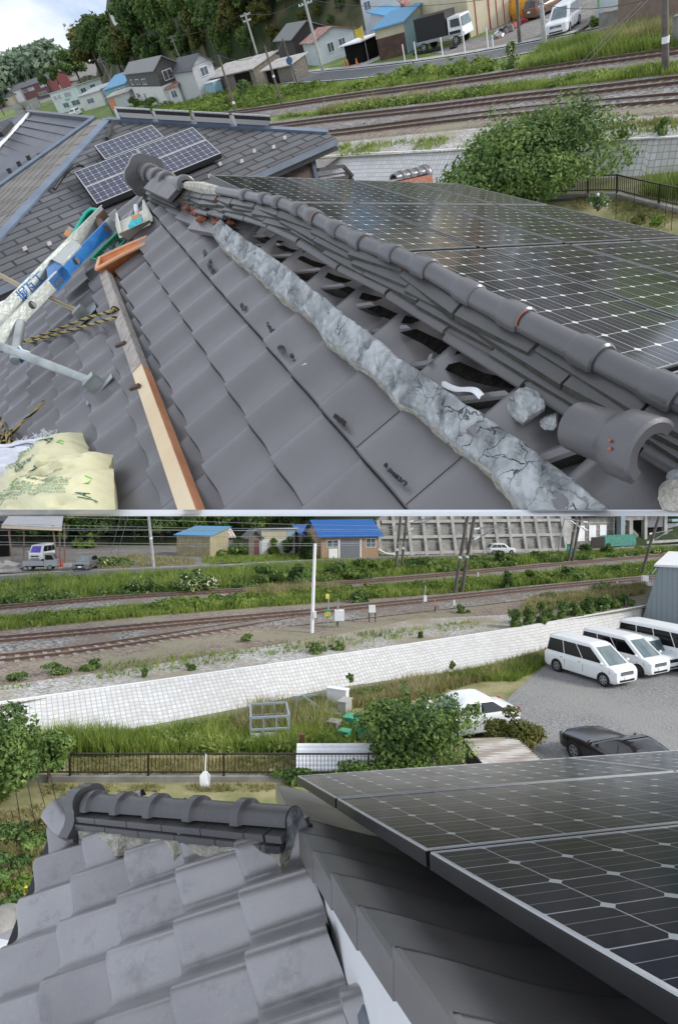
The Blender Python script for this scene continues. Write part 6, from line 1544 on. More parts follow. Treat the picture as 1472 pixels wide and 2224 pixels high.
# ------------------------------------------------- houses, right part
building('house', 'white and light blue two storey house with a rusty pale roof, top centre', 'house', F1, H0, (800, 92), (916, 54), 8.0, 7.0, 'gx', K['whitesheet'], K['rooflight'], rh=1.4,
         wins=[('f', .32, .46, 4.6, 5.6), ('f', .5, .6, 4.6, 5.6), ('f', .63, .73, 4.6, 5.6), ('f', .76, .85, 4.6, 5.6), ('f', .88, .97, 4.6, 5.6), ('f', .7, .82, 1.2, 2.2), ('f', .85, .97, 1.2, 2.2), ('f', .05, .16, 3.6, 4.5)])
building('porch', 'low annexe with a blue sheet roof in front of the white and blue house', 'annexe', F1, H0, (852, 86), (886, 72), 4.0, 2.6, 'shed', K['whitesheet'], K['roofblue'], H2=3.4, wins=[('f', .4, .85, 1.0, 2.1)])
building('shed', 'shed with a bright blue sheet roof and rusted walls beside the lane', 'shed', F1, H0, (826, 131), (886, 116), 4.2, 2.9, 'shed', K['rustwall'], K['roofblue'], H2=3.6, split=2.0, wall2=K['beige'], doors=[('r', .0, .98, 2.9, K['bluewall'], 0.05, 'side_cladding')])
building('shed', 'open shed with a rust and pale blue sheet roof behind the truck', 'shed', F1, H0, (908, 92), (980, 66), 5.0, 3.2, 'shed', K['greywood'], K['roofrust'], H2=4.2)
building('warehouse', 'cream warehouse with red steel framing', 'warehouse', F1, H0, (1022, 80), (1118, 40), 10.0, 8.0, 'flat', K['warehouse'], K['roofdark'], wins=[('f', .28, .45, 5.4, 6.6)],
         doors=[('f', .145, .16, 7.9, K['redpaint'], 0, 'red_post'), ('f', .43, .455, 7.9, K['redpaint'], 0, 'red_post'), ('f', .60, .612, 7.9, K['redpaint'], 0, 'red_post'), ('f', .76, .772, 7.9, K['redpaint'], 0, 'red_post'), ('f', .9, .912, 7.9, K['redpaint'], 0, 'red_post'), ('f', .456, .99, 4.2, K['redpaint'], 4.0, 'red_beam')])
building('house', 'grey tiled house glimpsed between the white house and the warehouse', 'house', F1, H0, (950, 62), (1000, 46), 7.0, 4.2, 'gx', K['pale'], K['roofdark'], rh=1.6, wins=[('f', .6, .9, 2.0, 3.0)])
t = building('carport', 'white roofed carport beside the lane in the upper photo', 'carport', F1, H0, (792, 134), (824, 118), 2.6, 2.0, 'flat', K['mud'], K['white'], ov=.5)
t = building('shed', 'white shed with a green notice at the top right', 'shed', F1, H0, (1294, 40), (1341, 32), 4.0, 3.0, 'flat', K['whitesheet'], K['roofdark'], wins=[('f', .15, .9, 1.6, 2.6)], doors=[('f', .08, .15, 1.5, K['leafprint'], .8, 'green_notice')])
building('board_fence', 'brown board fence along the raised lot at the top right', 'fence', F1, H0+.9, (1341, 40), (1480, 20), .15, 2.2, 'flat', K['fencewood'], K['fencewood'], ov=.0, rt=.03)
building('low_wall', 'grey concrete retaining wall under the board fence', 'wall', F1, H0, (1300, 62), (1490, 30), 3.0, .95, 'flat', K['concretedark'], K['yard'], ov=.0, rt=.05)
building('low_wall', 'short concrete wall left of the white van', 'wall', F1, H0, (1192, 82), (1222, 70), .25, .9, 'flat', K['concrete'], K['concrete'], ov=.0, rt=.04)
building('concrete_pillar', 'grey concrete block at the right edge beside the far track', 'block', F1, H0, (1456, 108), (1500, 100), .6, 1.6, 'flat', K['concretedark'], K['concretedark'], ov=.0, rt=.04)
m = MB(); a, b = P1(1250, 84), P1(1276, 66); m.bar(a+F1.Z*.35, b+F1.Z*.35, .25, .22, F1.Z); o = m.build('black_pipe', K['black'], None, world=True, M=F1.M(a)); setp(o, 'black bundle lying on the roadside in front of the white van', 'pipe')
# junk along the warehouse and orange tarpaulin
rs = random.Random(44); jm = [K['whiteplastic'], K['greywood'], K['bluewall'], K['black'], K['redpaint'], K['beige'], K['carsilver'], K['orange']]; jn = ['white', 'grey brown', 'light blue', 'black', 'red', 'beige', 'silver', 'orange']
for k in range(26):
    f = rs.random(); x, y = 1076+f*66, 82-f*40+rs.uniform(-2, 5); c = rs.randrange(8); p = P1(x, y); m = MB(); s = rs.uniform(.2, .5); m.ball((0, 0, s*.4), s, s*rs.uniform(.6, 1), s*.7, 7, 5, .3, k)
    o = m.build('junk_heap_item', jm[c], None, M=F1.M(p, rs.uniform(0, 6))); setp(o, '%s scrap lump in the junk row along the cream warehouse' % jn[c], 'scrap', 'scrap lumps along the warehouse wall')
for k in range(12):
    x, y = 1128+rs.uniform(-4, 40), 36+rs.uniform(-3, 3); c = rs.choice((0, 6, 0)); p = P1(x, y); m = MB(); s = rs.uniform(.25, .45); m.ball((0, 0, s*.4), s, s*.8, s*.6, 7, 5, .3, k+50)
    o = m.build('junk_heap_item', jm[c], None, M=F1.M(p)); setp(o, '%s scrap lump around the orange tarpaulin' % jn[c], 'scrap', 'scrap lumps around the tarpaulin')
p = P1(1148, 34); t = thing('tarpaulin_stack', 'orange tarpaulin covered stack beside the junk', 'tarpaulin', F1.M(p)); m = MB(); m.ball((0, .8, .9), 1.7, 1.3, 1.35, 12, 8, .1, 5); m.build('tarpaulin', mat('orange tarpaulin', (.65, .32, .03), .6, .2, 4, bump=.5), t, smooth=50)
for (x, y, r) in ((905, 117, .35), (917, 115, .35), (929, 113, .35), (941, 111, .35), (953, 109, .32), (985, 104, .32)):
    p = P1(x, y); m = MB(); m.tube([Vector((math.cos(6.28*k/12)*r, math.sin(6.28*k/12)*r, .12)) for k in range(13)], .11, 7, caps=False); o = m.build('tyre', K['rubber'], None, M=F1.M(p)); setp(o, 'old tyre lying in the row beside the black box truck', 'tyre', 'tyres by the truck')
for i, (x, y) in enumerate(((880, 136), (905, 131), (962, 124), (1010, 117), (1060, 106), (1071, 105))):
    p = P1(x, y); m = MB(); m.tube([(0, 0, 0), (0, 0, 1.6 if i < 5 else 1.0)], .06, 8); o = m.build('fence_post', K['white'], None, M=F1.M(p)); setp(o, 'white fence post by the curving road', 'post', 'white posts along the road')
for i, (x, y) in enumerate(((751, 143), (757, 142), (776, 141))):
    p = P1(x, y); m = MB(); m.tube([(0, 0, 0), (0, 0, .75)], [.2, .03], 10); m.box(-.22, .22, -.22, .22, 0, .04); o = m.build('traffic_cone', K['orange'], None, M=F1.M(p)); setp(o, 'orange traffic cone on the lane by the white carport', 'traffic cone', 'traffic cones on the lane')
# flag, road sign
p = P1(800, 130); t = thing('banner_flag', 'yellow banner on a thin pole at the carport', 'flag', F1.M(p)); m = MB(); m.tube([(0, 0, 0), (0, 0, 3.4)], .03, 6); m.build('pole', K['white'], t); m = MB(); m.grid([[Vector((-.02, 0, 3.3)), Vector((-.5, .05, 3.2)), Vector((-1, 0, 3.25))], [Vector((-.02, 0, 1.9)), Vector((-.4, .05, 2.3)), Vector((-.9, 0, 2.5))]]); m.build('cloth', K['flowery'], t)
p = P1(640, 176); t = thing('road_sign', 'round blue road sign at the bend of the road', 'road sign', F1.M(p, math.radians(-10))); m = MB(); m.tube([(0, 0, 0), (0, 0, 2.6)], .04, 6); m.build('pole', K['steel'], t); m = MB(); m.cyl((0, -.06, 2.2), (0, 1, 0), .4, .03, 18); m.build('sign_disc', K['bluetext'], t); m = MB(); m.bar((-.08, -.09, 2.05), (.05, -.09, 2.4), .02, .08, Vector((0, 1, 0))); m.build('arrow', K['white'], t)
# ------------------------------------------------- vehicles, upper photo
HV = 1.9
M_, yw = by_wheels(F1, H0+.02, (1286, 40), (1254, 68), 1.8, 1, (1.45, -1.45))
car('minivan', 'white minivan parked by the low wall at the top right', 'van', M_, 4.8, 1.82, 1.9, 1.05, (1.55, .75, -2.2, -2.33), K['carwhite'], wb=2.9, r=.33, hood=.92, nwin=3, grille='chrome', lampz=.72)
M_, yw = by_wheels(F1, H0+.02, (1199, 30), (1229, 16), 1.8, -1, (1.4, -1.35))
car('suv', 'brown estate car parked beside the orange tarpaulin', 'car', M_, 4.75, 1.82, 1.65, .98, (.95, .25, -2.0, -2.3), K['carbrown'], wb=2.75, r=.34, hood=.9)
pa, pb = P1(950, 106), P1(998, 95); yw = F1.yaw(pa, pb); M_ = F1.M(pa.lerp(pb, .5)+F1.Y*1.0, yw)
t = thing('box_truck', 'white cab truck with a black box body beside the blue roofed shed', 'truck', M_)
m = MB(); m.box(-2.7, 1.0, -1.0, 1.0, 1.0, 2.95); m.build('box_body', K['black'], t)
m = MB(); m.box(-2.8, 2.6, -1.0, 1.0, .75, 1.0); m.build('chassis', K['carsilver'], t)
m = MB(); m.hexa([(1.2, -1, .7), (2.9, -1, .7), (2.9, 1, .7), (1.2, 1, .7)], [(1.2, -.98, 2.4), (2.6, -.95, 2.4), (2.6, .95, 2.4), (1.2, .98, 2.4)]); m.build('cab', K['carwhite'], t)
for s in (-1, 1):
    m = MB(); y = 1.005*s; m.quad((1.5, y, 1.55), (2.6, y, 1.55), (2.5, y*.98, 2.2), (1.5, y*.98, 2.2)); m.build('side_window', K['glass'], t)
    m = MB(); m.box(1.3, 2.6, y-.01, y+.01, 1.0, 1.25); m.build('stripe', K['black'], t)
m = MB(); m.quad((2.86, -.85, 1.5), (2.86, .85, 1.5), (2.66, .8, 2.25), (2.66, -.8, 2.25)); m.build('windscreen', K['wind'], t)
m = MB(); m.box(2.86, 2.96, -.9, .9, .75, 1.05); m.build('bumper', K['white'], t)
for x in (2.0, -1.9):
    for y in (-.95, .95): wheel(t, x, y, .42, .25, K['rim'])
def dcar(lab, px, py, yaw, paint, sm=1.0): car('car', lab, 'car', F1.M(P1(px, py), yaw), 4.2*sm, 1.7, 1.5, .92, (.75, .2, -1.4, -1.8), paint, r=.3)
dcar('red and white car in front of the clinic', 165, 250, 2.2, K['carwhite']); dcar('white car parked on the roof height terrace by the long low shed', 566, 158, -.4, K['carwhite'])
# ------------------------------------------------- poles and wires, upper photo
PL = {}
def pl1(k, base, top, mt, lab, r=.17, arms=(), bands=(), grp='utility poles in the upper photo'):
    t, tp = pole('utility_pole', F1, H0, base, top, r, r*.7, mt, lab, grp, arms, bands); PL[k] = tp
A1 = ((.93, .9, .3, 0),); A2 = ((.95, .9, .3, 0), (.85, .7, .3, 0))
pl1('b', (248, 184), (216, 124), K['polec'], 'pale concrete pole above the blue roofed shed', arms=A2); pl1('a', (137, 200), (112, 152), K['polec'], 'pale concrete pole between the red house and the clinic', arms=A1)
pl1('c', (404, 156), (371, 76), K['polec'], 'pale concrete pole behind the charcoal topped house', arms=A2); pl1('d', (567, 146), (531, 26), K['polec'], 'tall pale pole with grey boxes above the long low shed', .19, A2)
pl1('e', (702, 158), (660, -4), K['polec'], 'tall pole by the road in front of the rusty roofed white shed', .2, A1)
pl1('f', (520, 264), (474, 118), K['poled'], 'thin dark pole nearest the tracks at left', .13, (), ((.28, .25, K['white']),)); pl1('g', (614, 232), (574, 98), K['poled'], 'thin dark pole right of the dark round bush', .13, (), ((.5, .2, K['white']),)); pl1('h', (249, 252), (219, 190), K['poled'], 'thin dark pole at the left end of the grass slope', .13)
pl1('i', (645, 178), (613, 82), K['poled'], 'thin dark pole at the bend of the road beside the blue sign', .13); pl1('j', (1128, 94), (1122, -14), K['poled'], 'dark pole beside the white flowering bush', .16); pl1('k', (1183, 92), (1173, -14), K['polec'], 'pale pole by the road between warehouse and white van', .2)
pl1('l', (1445, 164), (1444, -14), K['poled'], 'thick weathered pole beside the far track at the right edge', .2, (), ((.42, .3, K['white']),))
w1 = 0
for a, b, lab in (('a', 'b', 'cable between the clinic pole and the blue roof pole'), ('b', 'c', 'cable between the blue roof pole and the charcoal house pole'), ('c', 'd', 'cable between the charcoal house pole and the tall boxed pole'), ('d', 'e', 'cable between the tall boxed pole and the road pole'), ('e', 'j', 'cable between the road pole and the dark pole by the flowering bush'), ('j', 'l', 'cable between the flowering bush pole and the right edge pole'), ('f', 'g', 'cable between the two thin dark poles by the tracks'), ('g', 'i', 'cable between the dark pole by the bush and the one at the bend'), ('h', 'f', 'cable from the far left dark pole to the one nearest the tracks')):
    cable('overhead_cable', lab, [PL[a]*.999, PL[b]*.999], .022, K['wire'], 'overhead cables in the upper photo', .8, F1.Z)
a = Q(1405, -10, 36); 
for dx, lab in ((0, 'left of two pale guy wires slanting down to the far track at right'), (22, 'right of two pale guy wires slanting down to the far track at right')):
    cable('guy_wire', lab, [a+XC*dx*.012, P1(1240+dx*.6, 156)], .012, K['wirepale'], 'guy wires at the right', 0, F1.Z)

# ================================================================ LOWER PHOTO: yard, revetment, railway, road and hillside
ZL, ZR, ZT = -9.0, -7.85, -7.75
def P2(x, y, h): return F2.g(x, y, h)
K['leafpale'] = leaf_mat('pale weeds', (.09, .14, .03), (.17, .24, .05), (.3, .36, .1))  # paler green tone for the yard weeds
K['grassg2'] = mat('green ground cover', (.07, .12, .025), .95, scale=.5, col2=(.17, .22, .055), bump=.6, bscale=14, detail=9)
sheet('ground', F2, [(-400, 1560), (0, 1535), (170, 1504), (670, 1432), (1116, 1366), (1391, 1321), (1900, 1250), (1900, 1130), (-400, 1130)], K['dirtballast'], ZR-.04)
sheet('yard', F2, [(-400, 1900), (1900, 1900), (1900, 1300), (1391, 1345), (1191, 1400), (1046, 1440), (530, 1530), (60, 1600), (-400, 1660)], K['drygrass'], ZL-.02)
sheet('yard', F2, [(-400, 3600), (1900, 3600), (1900, 1890), (-400, 1890)], K['soil'], ZL-.02)
sheet('gravel_lot', F2, [(1120, 1500), (1190, 1440), (1270, 1400), (1420, 1360), (1900, 1340), (1900, 1800), (1180, 1780), (1090, 1640), (1060, 1560)], K['lot'], ZL)
sheet('gravel_strip', F2, [(-400, 1560), (0, 1525), (170, 1502), (670, 1431), (1116, 1364), (1200, 1340), (1100, 1335), (900, 1345), (700, 1385), (520, 1412), (300, 1450), (0, 1490), (-400, 1520)], K['gravel'], ZR-.02)
sheet('grass_bank', F2, [(-400, 1345), (0, 1352), (280, 1325), (520, 1308), (700, 1300), (986, 1282), (1250, 1256), (1900, 1205), (1900, 1180), (1472, 1214), (1236, 1232), (986, 1257), (736, 1279), (500, 1298), (0, 1342), (-400, 1375)], K['grassg2'], ZR-.01)
sheet('grass_bank', F2, [(-400, 1350), (0, 1312), (250, 1292), (500, 1277), (736, 1260), (986, 1240), (1236, 1217), (1900, 1160), (1900, 1150), (1472, 1192), (1056, 1212), (736, 1224), (500, 1236), (0, 1264), (-400, 1290)], K['grassg2'], ZR-.005)
sheet('dirt_yard', F2, [(-400, 1255), (0, 1245), (200, 1240), (420, 1231), (560, 1214), (640, 1205), (640, 1188), (420, 1186), (200, 1186), (-400, 1190)], K['yard'], ZT-.02)
sheet('grass_bank', F2, [(560, 1224), (700, 1217), (860, 1210), (860, 1196), (700, 1200), (470, 1208), (440, 1218)], K['grassg2'], ZT-.01)
rd2 = smooth_line([F2.loc(P2(x, y, ZT)) for x, y in ((-300, 1275), (0, 1257), (250, 1244), (500, 1233), (736, 1220.5), (1056, 1208), (1186, 1203), (1472, 1188), (1800, 1166))], 8)
strip('road', F2, rd2, -2.4, 2.4, ZT, K['asphalt']); strip('road_line', F2, rd2, 2.2, 2.42, ZT+.01, K['line']); strip('pavement', F2, rd2, 2.43, 3.0, ZT+.08, K['concrete'])
track(F2, ZR, [(-300, 1352), (0, 1327), (250, 1305), (500, 1290), (736, 1273), (986, 1252), (1236, 1228), (1472, 1207), (1800, 1178)], 'farthest track in the lower photo, between two green banks', 'railway tracks in the lower photo', 70, 0)
track(F2, ZR, [(-300, 1420), (0, 1398), (368, 1364), (670, 1337), (786, 1325), (986, 1304), (1186, 1282), (1406, 1261), (1800, 1225)], 'main track in the lower photo, on grey ballast, running the whole width', 'railway tracks in the lower photo', 90, 0)
track(F2, ZR-.1, [(-300, 1466), (0, 1440), (200, 1416), (368, 1390), (500, 1369), (620, 1349), (690, 1337)], 'siding that joins the main track at a turnout in the lower photo', 'railway tracks in the lower photo', 60, 0, bed=1.5, bedmat=K['dirtballast'], slmat=K['sleeperc'], show=.02)
revetment(F2, [(-300, 1570), (0, 1527), (170, 1503), (420, 1468), (670, 1432), (900, 1398), (1116, 1365), (1346, 1325), (1420, 1312)], [(-300, 1655), (0, 1638), (185, 1602), (310, 1579), (530, 1537), (736, 1494), (1046, 1448), (1191, 1407), (1351, 1362), (1430, 1340)], ZR, ZL, 'long white block revetment across the lower photo between railway and yard', .2)
# ditch at its foot
m = MB(); A_ = smooth_line([P2(x, y, ZL+.005) for x, y in ((185, 1606), (310, 1583), (530, 1540), (736, 1497), (1046, 1451), (1191, 1410))], 5); m.grid([[p, p+F2.Z*.0-Vector((0, .7, 0))] for p in A_]); o = m.build('ditch', mat('algae water', (.06, .075, .06), .35, scale=1.5, col2=(.16, .18, .15)), None, world=True); setp(o, kind='structure')
# wooded slope behind
ft = smooth_line([F2.loc(P2(x, y, ZT)) for x, y in ((-500, 1192), (0, 1187), (200, 1185), (400, 1184), (640, 1186), (700, 1194), (830, 1198), (1240, 1190), (1500, 1180), (2000, 1165))], 6)
rows = []
for p in ft:
    row = []
    for k in range(9):
        t = k/8; q = Vector((p.x, p.y+t*40+.5, 0)); row.append(Vector((q.x, q.y, ZT-.3+t*30+mnoise.noise(q*.12)*2*t)))
    rows.append(row)
m = MB(); m.grid(rows); setp(m.build('hillside', K['hill'], None, smooth=80), kind='structure')
prot2 = []
for k in range(3):
    tr = make_tree('broadleaf_tree', 'proto', 'tree', F2.M(Vector((0, 0, 0))), 4.2, 4.4, 9.5, 4200, .42, K[KIND[k][0]], 200+k, nl=26); prot2.append([tr, False])
rs = random.Random(17)
def near2(x): return 'behind the carport' if x < 130 else 'behind the dirt yard' if x < 330 else 'behind the yellow brown shed' if x < 470 else 'behind the flat roofed sheds' if x < 640 else 'behind the blue roofed house' if x < 840 else 'above the station'
for i, (x, y, s) in enumerate(((-60, 1188, 1.1), (-10, 1182, .9), (40, 1186, 1.2), (90, 1184, .8), (130, 1186, 1.0), (160, 1180, 1.2), (190, 1187, .7), (215, 1184, .95), (250, 1182, 1.1), (285, 1184, .9), (315, 1182, 1.1), (350, 1183, .95), (380, 1180, 1.1), (415, 1182, .9), (450, 1180, 1.1), (490, 1181, .9), (520, 1180, 1.0), (560, 1182, .7), (640, 1178, 1.0), (670, 1180, .9), (705, 1180, 1.1), (745, 1182, 1.0), (785, 1180, 1.0), (820, 1182, .9), (1440, 1172, .8), (1475, 1172, .9))):
    k = rs.choice((0, 1, 1, 2)); p = P2(x, y, ZT)+Vector((0, rs.uniform(0, 3), 0))
    put_tree(k, p, s, '%s leafy tree on the lower photo hillside, %s' % (KIND[k][1], near2(x)), rs.uniform(0, 6), rs.uniform(.9, 1.1), F2, 'trees on the hillside in the lower photo', prot2)
def bush2(lab, x, y, w, hp, leaf, seed, fl=None, n=1100, nfl=0, h=ZR, nm='bush', sz=None):
    p = P2(x, y, h); k = p.dot(ZC)/F
    return make_bush(nm, lab, 'bush', F2.M(p), w*k/2, w*k/2*.9, hp*k*1.05, n, sz or max(.05, .0042*p.dot(ZC)), leaf, seed, flowers=fl, nfl=nfl, fsize=.0028*p.dot(ZC))
for a in (('white flowering bush left of the tall white pole', 432, 1288, 84, 52, K['leafmid'], 301, K['flower'], 1300, 420), ('dark bush with pale blossom at the left, below the silver car', 308, 1290, 66, 46, K['leafdark'], 302, K['flower'], 1100, 60), ('round green bush right of the white flowering one', 585, 1272, 70, 44, K['leafmid'], 303), ('dark green bush left of the tall white pole, below the blue roofed house', 655, 1268, 70, 46, K['leafdark'], 304), ('bright leafy bush right of the tall white pole', 735, 1256, 76, 42, K['leafmid'], 305), ('broad bush on the bank left of the first leaning poles', 812, 1244, 90, 38, K['leaflight'], 306), ('leafy bush between the first and second leaning poles', 920, 1238, 90, 34, K['leafmid'], 307), ('low bush right of the second leaning poles', 1045, 1226, 60, 24, K['leafmid'], 308),
          ('dark bush in front of the small white car on the road', 1086, 1228, 40, 40, K['leafdark'], 309), ('dark pointed bush between the two tracks', 1096, 1278, 34, 42, K['leafdark'], 310), ('low bush right of the small white car', 1180, 1216, 60, 20, K['leafmid'], 311), ('dark shrub with drooping leaves in front of the station wall', 1272, 1206, 26, 30, K['leafdark'], 312), ('palm like shrub in front of the green station fence', 1320, 1206, 26, 26, K['leafmid'], 313), ('low bush at the right end of the far bank', 1410, 1200, 60, 16, K['leafmid'], 314),
          ('dark bush between the tracks behind the signal box', 778, 1308, 50, 26, K['leafdark'], 315), ('bush between the tracks at the right, first from the grey building', 1250, 1258, 80, 26, K['leafmid'], 316), ('bush between the tracks at the right, near the leaning pole', 1340, 1246, 60, 26, K['leafmid'], 317), ('bush between the tracks right of the pointed bush', 1170, 1264, 80, 24, K['leaflight'], 318)):
    bush2(*a)
for i, (x, y, w, hp) in enumerate(((1118, 1362, 40, 44), (1145, 1356, 40, 40), (1170, 1351, 40, 42), (1195, 1346, 40, 40), (1222, 1341, 40, 42), (1250, 1335, 44, 40), (1278, 1330, 44, 40), (1306, 1325, 44, 36), (1332, 1320, 40, 32), (1356, 1314, 40, 28))):
    make = bush2('%s tall green weed clump along the top of the revetment' % ('leftmost', 'second', 'third', 'fourth', 'fifth', 'sixth', 'seventh', 'eighth', 'ninth', 'rightmost')[i], x, y, w, hp, K['leafmid'], 330+i, nm='weed_clump', n=900, sz=.11)
for i, (x, y, w, hp, lab) in enumerate(((313, 1470, 16, 22, 'small dark weed on the gravel at left'), (190, 1452, 60, 22, 'weed patch on the gravel near the siding, rightmost'), (120, 1462, 60, 24, 'weed patch on the gravel near the siding, middle'), (40, 1478, 50, 20, 'weed patch on the gravel near the siding, leftmost'), (535, 1392, 30, 18, 'weed tuft beside the turnout'), (690, 1416, 50, 24, 'weed clump on the gravel right of the white pole'), (735, 1410, 36, 20, 'second weed clump right of the white pole'), (415, 1455, 22, 18, 'small weed on the gravel strip, left of centre'), (912, 1385, 12, 16, 'small dark weed on the pale gravel at right'), (760, 1478, 16, 18, 'weed growing out of the white blocks, left'), (982, 1450, 16, 16, 'weed growing out of the white blocks, right'), (1005, 1330, 34, 18, 'weed beside the white marker stake'), (1186, 1300, 50, 24, 'weeds below the main track at right'), (1300, 1282, 60, 24, 'weeds below the main track near the grey building'))):
    bush2(lab, x, y, w, hp, K['leafmid'], 350+i, nm='weed', n=420, h=ZR if i not in (9, 10) else -8.4, sz=.09)
grass('tall_grass', F2, ZR, [(-60, 1352), (0, 1312), (250, 1292), (500, 1277), (736, 1260), (736, 1226), (500, 1240), (0, 1268), (-60, 1280)], 5200, .95, .055, K['grass'], 401, 'tall grass on the far bank, left half')
grass('tall_grass', F2, ZR, [(736, 1260), (986, 1240), (1236, 1217), (1480, 1196), (1480, 1192), (1056, 1213), (736, 1226)], 4200, .8, .07, K['grass'], 402, 'tall grass on the far bank, right half')
grass('grass', F2, ZR, [(-60, 1378), (0, 1370), (280, 1342), (520, 1322), (736, 1306), (736, 1284), (500, 1300), (0, 1344), (-60, 1356)], 4600, .45, .05, K['grass'], 403, 'bright grass between the tracks, left half')
grass('grass', F2, ZR, [(736, 1306), (986, 1288), (1250, 1264), (1480, 1246), (1480, 1216), (1236, 1240), (986, 1262), (736, 1284)], 4600, .6, .06, K['grass'], 404, 'grass between the tracks, right half')
grass('dry_grass', F2, ZR, [(520, 1300), (736, 1290), (736, 1274), (560, 1284)], 900, .8, .035, K['grassdry'], 405, 'pale dry stalks beside the far track')
grass('dry_grass', F2, ZR, [(1120, 1340), (1400, 1290), (1400, 1270), (1150, 1300)], 1800, .5, .05, K['grassdry'], 406, 'yellowing grass below the main track at right')
grass('weeds', F2, ZR, [(0, 1500), (320, 1462), (700, 1412), (1050, 1362), (1050, 1345), (700, 1385), (420, 1420), (0, 1470)], 800, .22, .03, K['grass'], 407, 'sparse weeds on the gravel strip', patch=.35)
grass('dry_grass', F2, ZT, [(440, 1226), (560, 1220), (860, 1206), (860, 1198), (600, 1206), (440, 1212)], 1100, .5, .06, K['grass'], 408, 'rough grass between the road and the sheds')
grass('dry_grass', F2, ZT, [(210, 1236), (420, 1228), (420, 1214), (300, 1206), (215, 1212)], 900, .5, .05, K['grassdry'], 409, 'weedy plot beside the concrete pole')
grass('tall_grass', F2, ZL, [(60, 1645), (330, 1640), (330, 1600), (200, 1608), (80, 1625)], 1500, .8, .028, K['grass'], 410, 'tall bright grass at the foot of the revetment, left')
grass('grass', F2, ZL, [(300, 1640), (530, 1636), (760, 1640), (760, 1530), (640, 1545), (430, 1580), (300, 1602)], 4200, .55, .03, K['grass'], 411, 'green weeds between the revetment and the railing')
grass('dry_grass', F2, ZL, [(500, 1600), (740, 1600), (740, 1520), (560, 1545)], 1300, .8, .025, K['grassdry'], 412, 'rusty dry weeds around the aluminium frame')
grass('grass', F2, ZL, [(760, 1540), (900, 1520), (1190, 1440), (1190, 1420), (1050, 1458), (760, 1505)], 3800, .5, .03, K['grassdry'], 413, 'rough grass bank below the revetment, right')
grass('grass', F2, ZL, [(960, 1480), (1120, 1480), (1190, 1440), (1160, 1432), (1000, 1470)], 1200, .5, .03, K['grass'], 414, 'green grass at the edge of the gravel lot')
grass('dry_grass', F2, ZL, [(150, 1682), (640, 1682), (640, 1645), (150, 1650)], 1800, .16, .02, K['grassdry'], 415, 'dry grass behind the railing')
grass('grass', F2, ZL, [(-40, 2000), (150, 1960), (200, 1720), (640, 1720), (640, 1704), (-40, 1706)], 2600, .14, .02, K['grassdry'], 416, 'garden weeds in front of the railing', patch=.9)
ground_cover('ground_cover', F2, ZR, [(-60, 1345), (0, 1318), (250, 1296), (500, 1281), (736, 1264), (1236, 1221), (1480, 1199), (1480, 1193), (1056, 1214), (736, 1228), (500, 1241), (0, 1270), (-60, 1280)], 420, .35, .9, .2, K['leafmid'], 421, 'leafy weeds mixed into the far bank', 46, .12)
ground_cover('ground_cover', F2, ZR, [(300, 1316), (520, 1300), (736, 1284), (986, 1266), (1250, 1244), (1480, 1224), (1480, 1240), (1250, 1262), (986, 1286), (736, 1304), (300, 1334)], 420, .3, .7, .18, K['leaflight'], 422, 'leafy vines between the tracks', 40, .15)
ground_cover('ground_cover', F2, ZR, [(0, 1362), (300, 1336), (520, 1316), (520, 1304), (300, 1322), (0, 1348)], 160, .25, .5, .15, K['leaflight'], 423, 'low leafy weeds between the tracks at left', 34, .2)
ground_cover('ground_cover', F2, ZL, [(300, 1640), (530, 1636), (900, 1640), (900, 1530), (640, 1548), (430, 1585), (300, 1606)], 260, .2, .45, .11, K['leafpale'], 424, 'leafy weeds between the revetment and the railing', 50, .5)
ground_cover('ground_cover', F2, ZL, [(780, 1530), (1150, 1450), (1180, 1425), (1050, 1462), (780, 1510)], 160, .2, .4, .11, K['leafpale'], 425, 'weeds along the ditch below the revetment', 40, .4)
# ---------------------------------------------------------------- buildings
K['yellowshed'] = stripe_mat('yellow brown sheet', (.34, .3, .17), (.22, .17, .09), .28, 0, .55, .8, rust=(.4, .37, .25)); K['tan'] = mat('tan render', (.34, .22, .14), .85, scale=.7, col2=(.42, .29, .19)); K['roofblue2'] = stripe_mat('bright blue sheet roof', (.02, .13, .42), (.015, .1, .34), .4, 0, .85, .45, noise=.15); K['stripes'] = stripe_mat('red white striped sheet', (.62, .6, .58), (.3, .12, .08), .45, 0, .6, .7); K['shutter'] = stripe_mat('grey shutter', (.17, .18, .2), (.13, .14, .16), .12, 2, .8, .6); K['greyblue'] = stripe_mat('grey blue metal siding', (.26, .31, .34), (.21, .25, .28), .33, 0, .8, .5, noise=.1)
building('house', 'tan house with a bright blue sheet roof, grey shutter door', 'house', F2, ZT, (697, 1213), (822, 1209), 7.0, 2.9, 'gx', K['tan'], K['roofblue2'], rh=1.75, ov=.5, wins=[('f', .1, .29, 1.45, 2.25), ('f', .78, .94, 1.3, 2.35)], doors=[('f', .32, .67, 2.35, K['shutter'], 0, 'shutter'), ('f', .3, .32, 2.45, K['white'], 0, 'door_frame'), ('f', .67, .69, 2.45, K['white'], 0, 'door_frame'), ('f', .13, .28, 1.2, K['white'], 0, 'white_cabinet')])
building('porch', 'small blue roofed porch left of the tan house', 'porch', F2, ZT, (655, 1204), (690, 1203), 4.0, 2.6, 'shed', K['greywood'], K['roofblue2'], H2=3.6, doors=[('f', .1, .6, 2.0, K['mud'])])
building('shed', 'low flat roofed shed, beige above and white below, left of the tan house', 'shed', F2, ZT, (568, 1204), (640, 1202), 5.0, 3.4, 'shed', K['pale'], K['whitesheet'], H2=3.0, split=2.1, wall2=K['beige'], doors=[('f', .75, .99, 3.3, K['bluewall'], 2.15, 'blue_panel')])
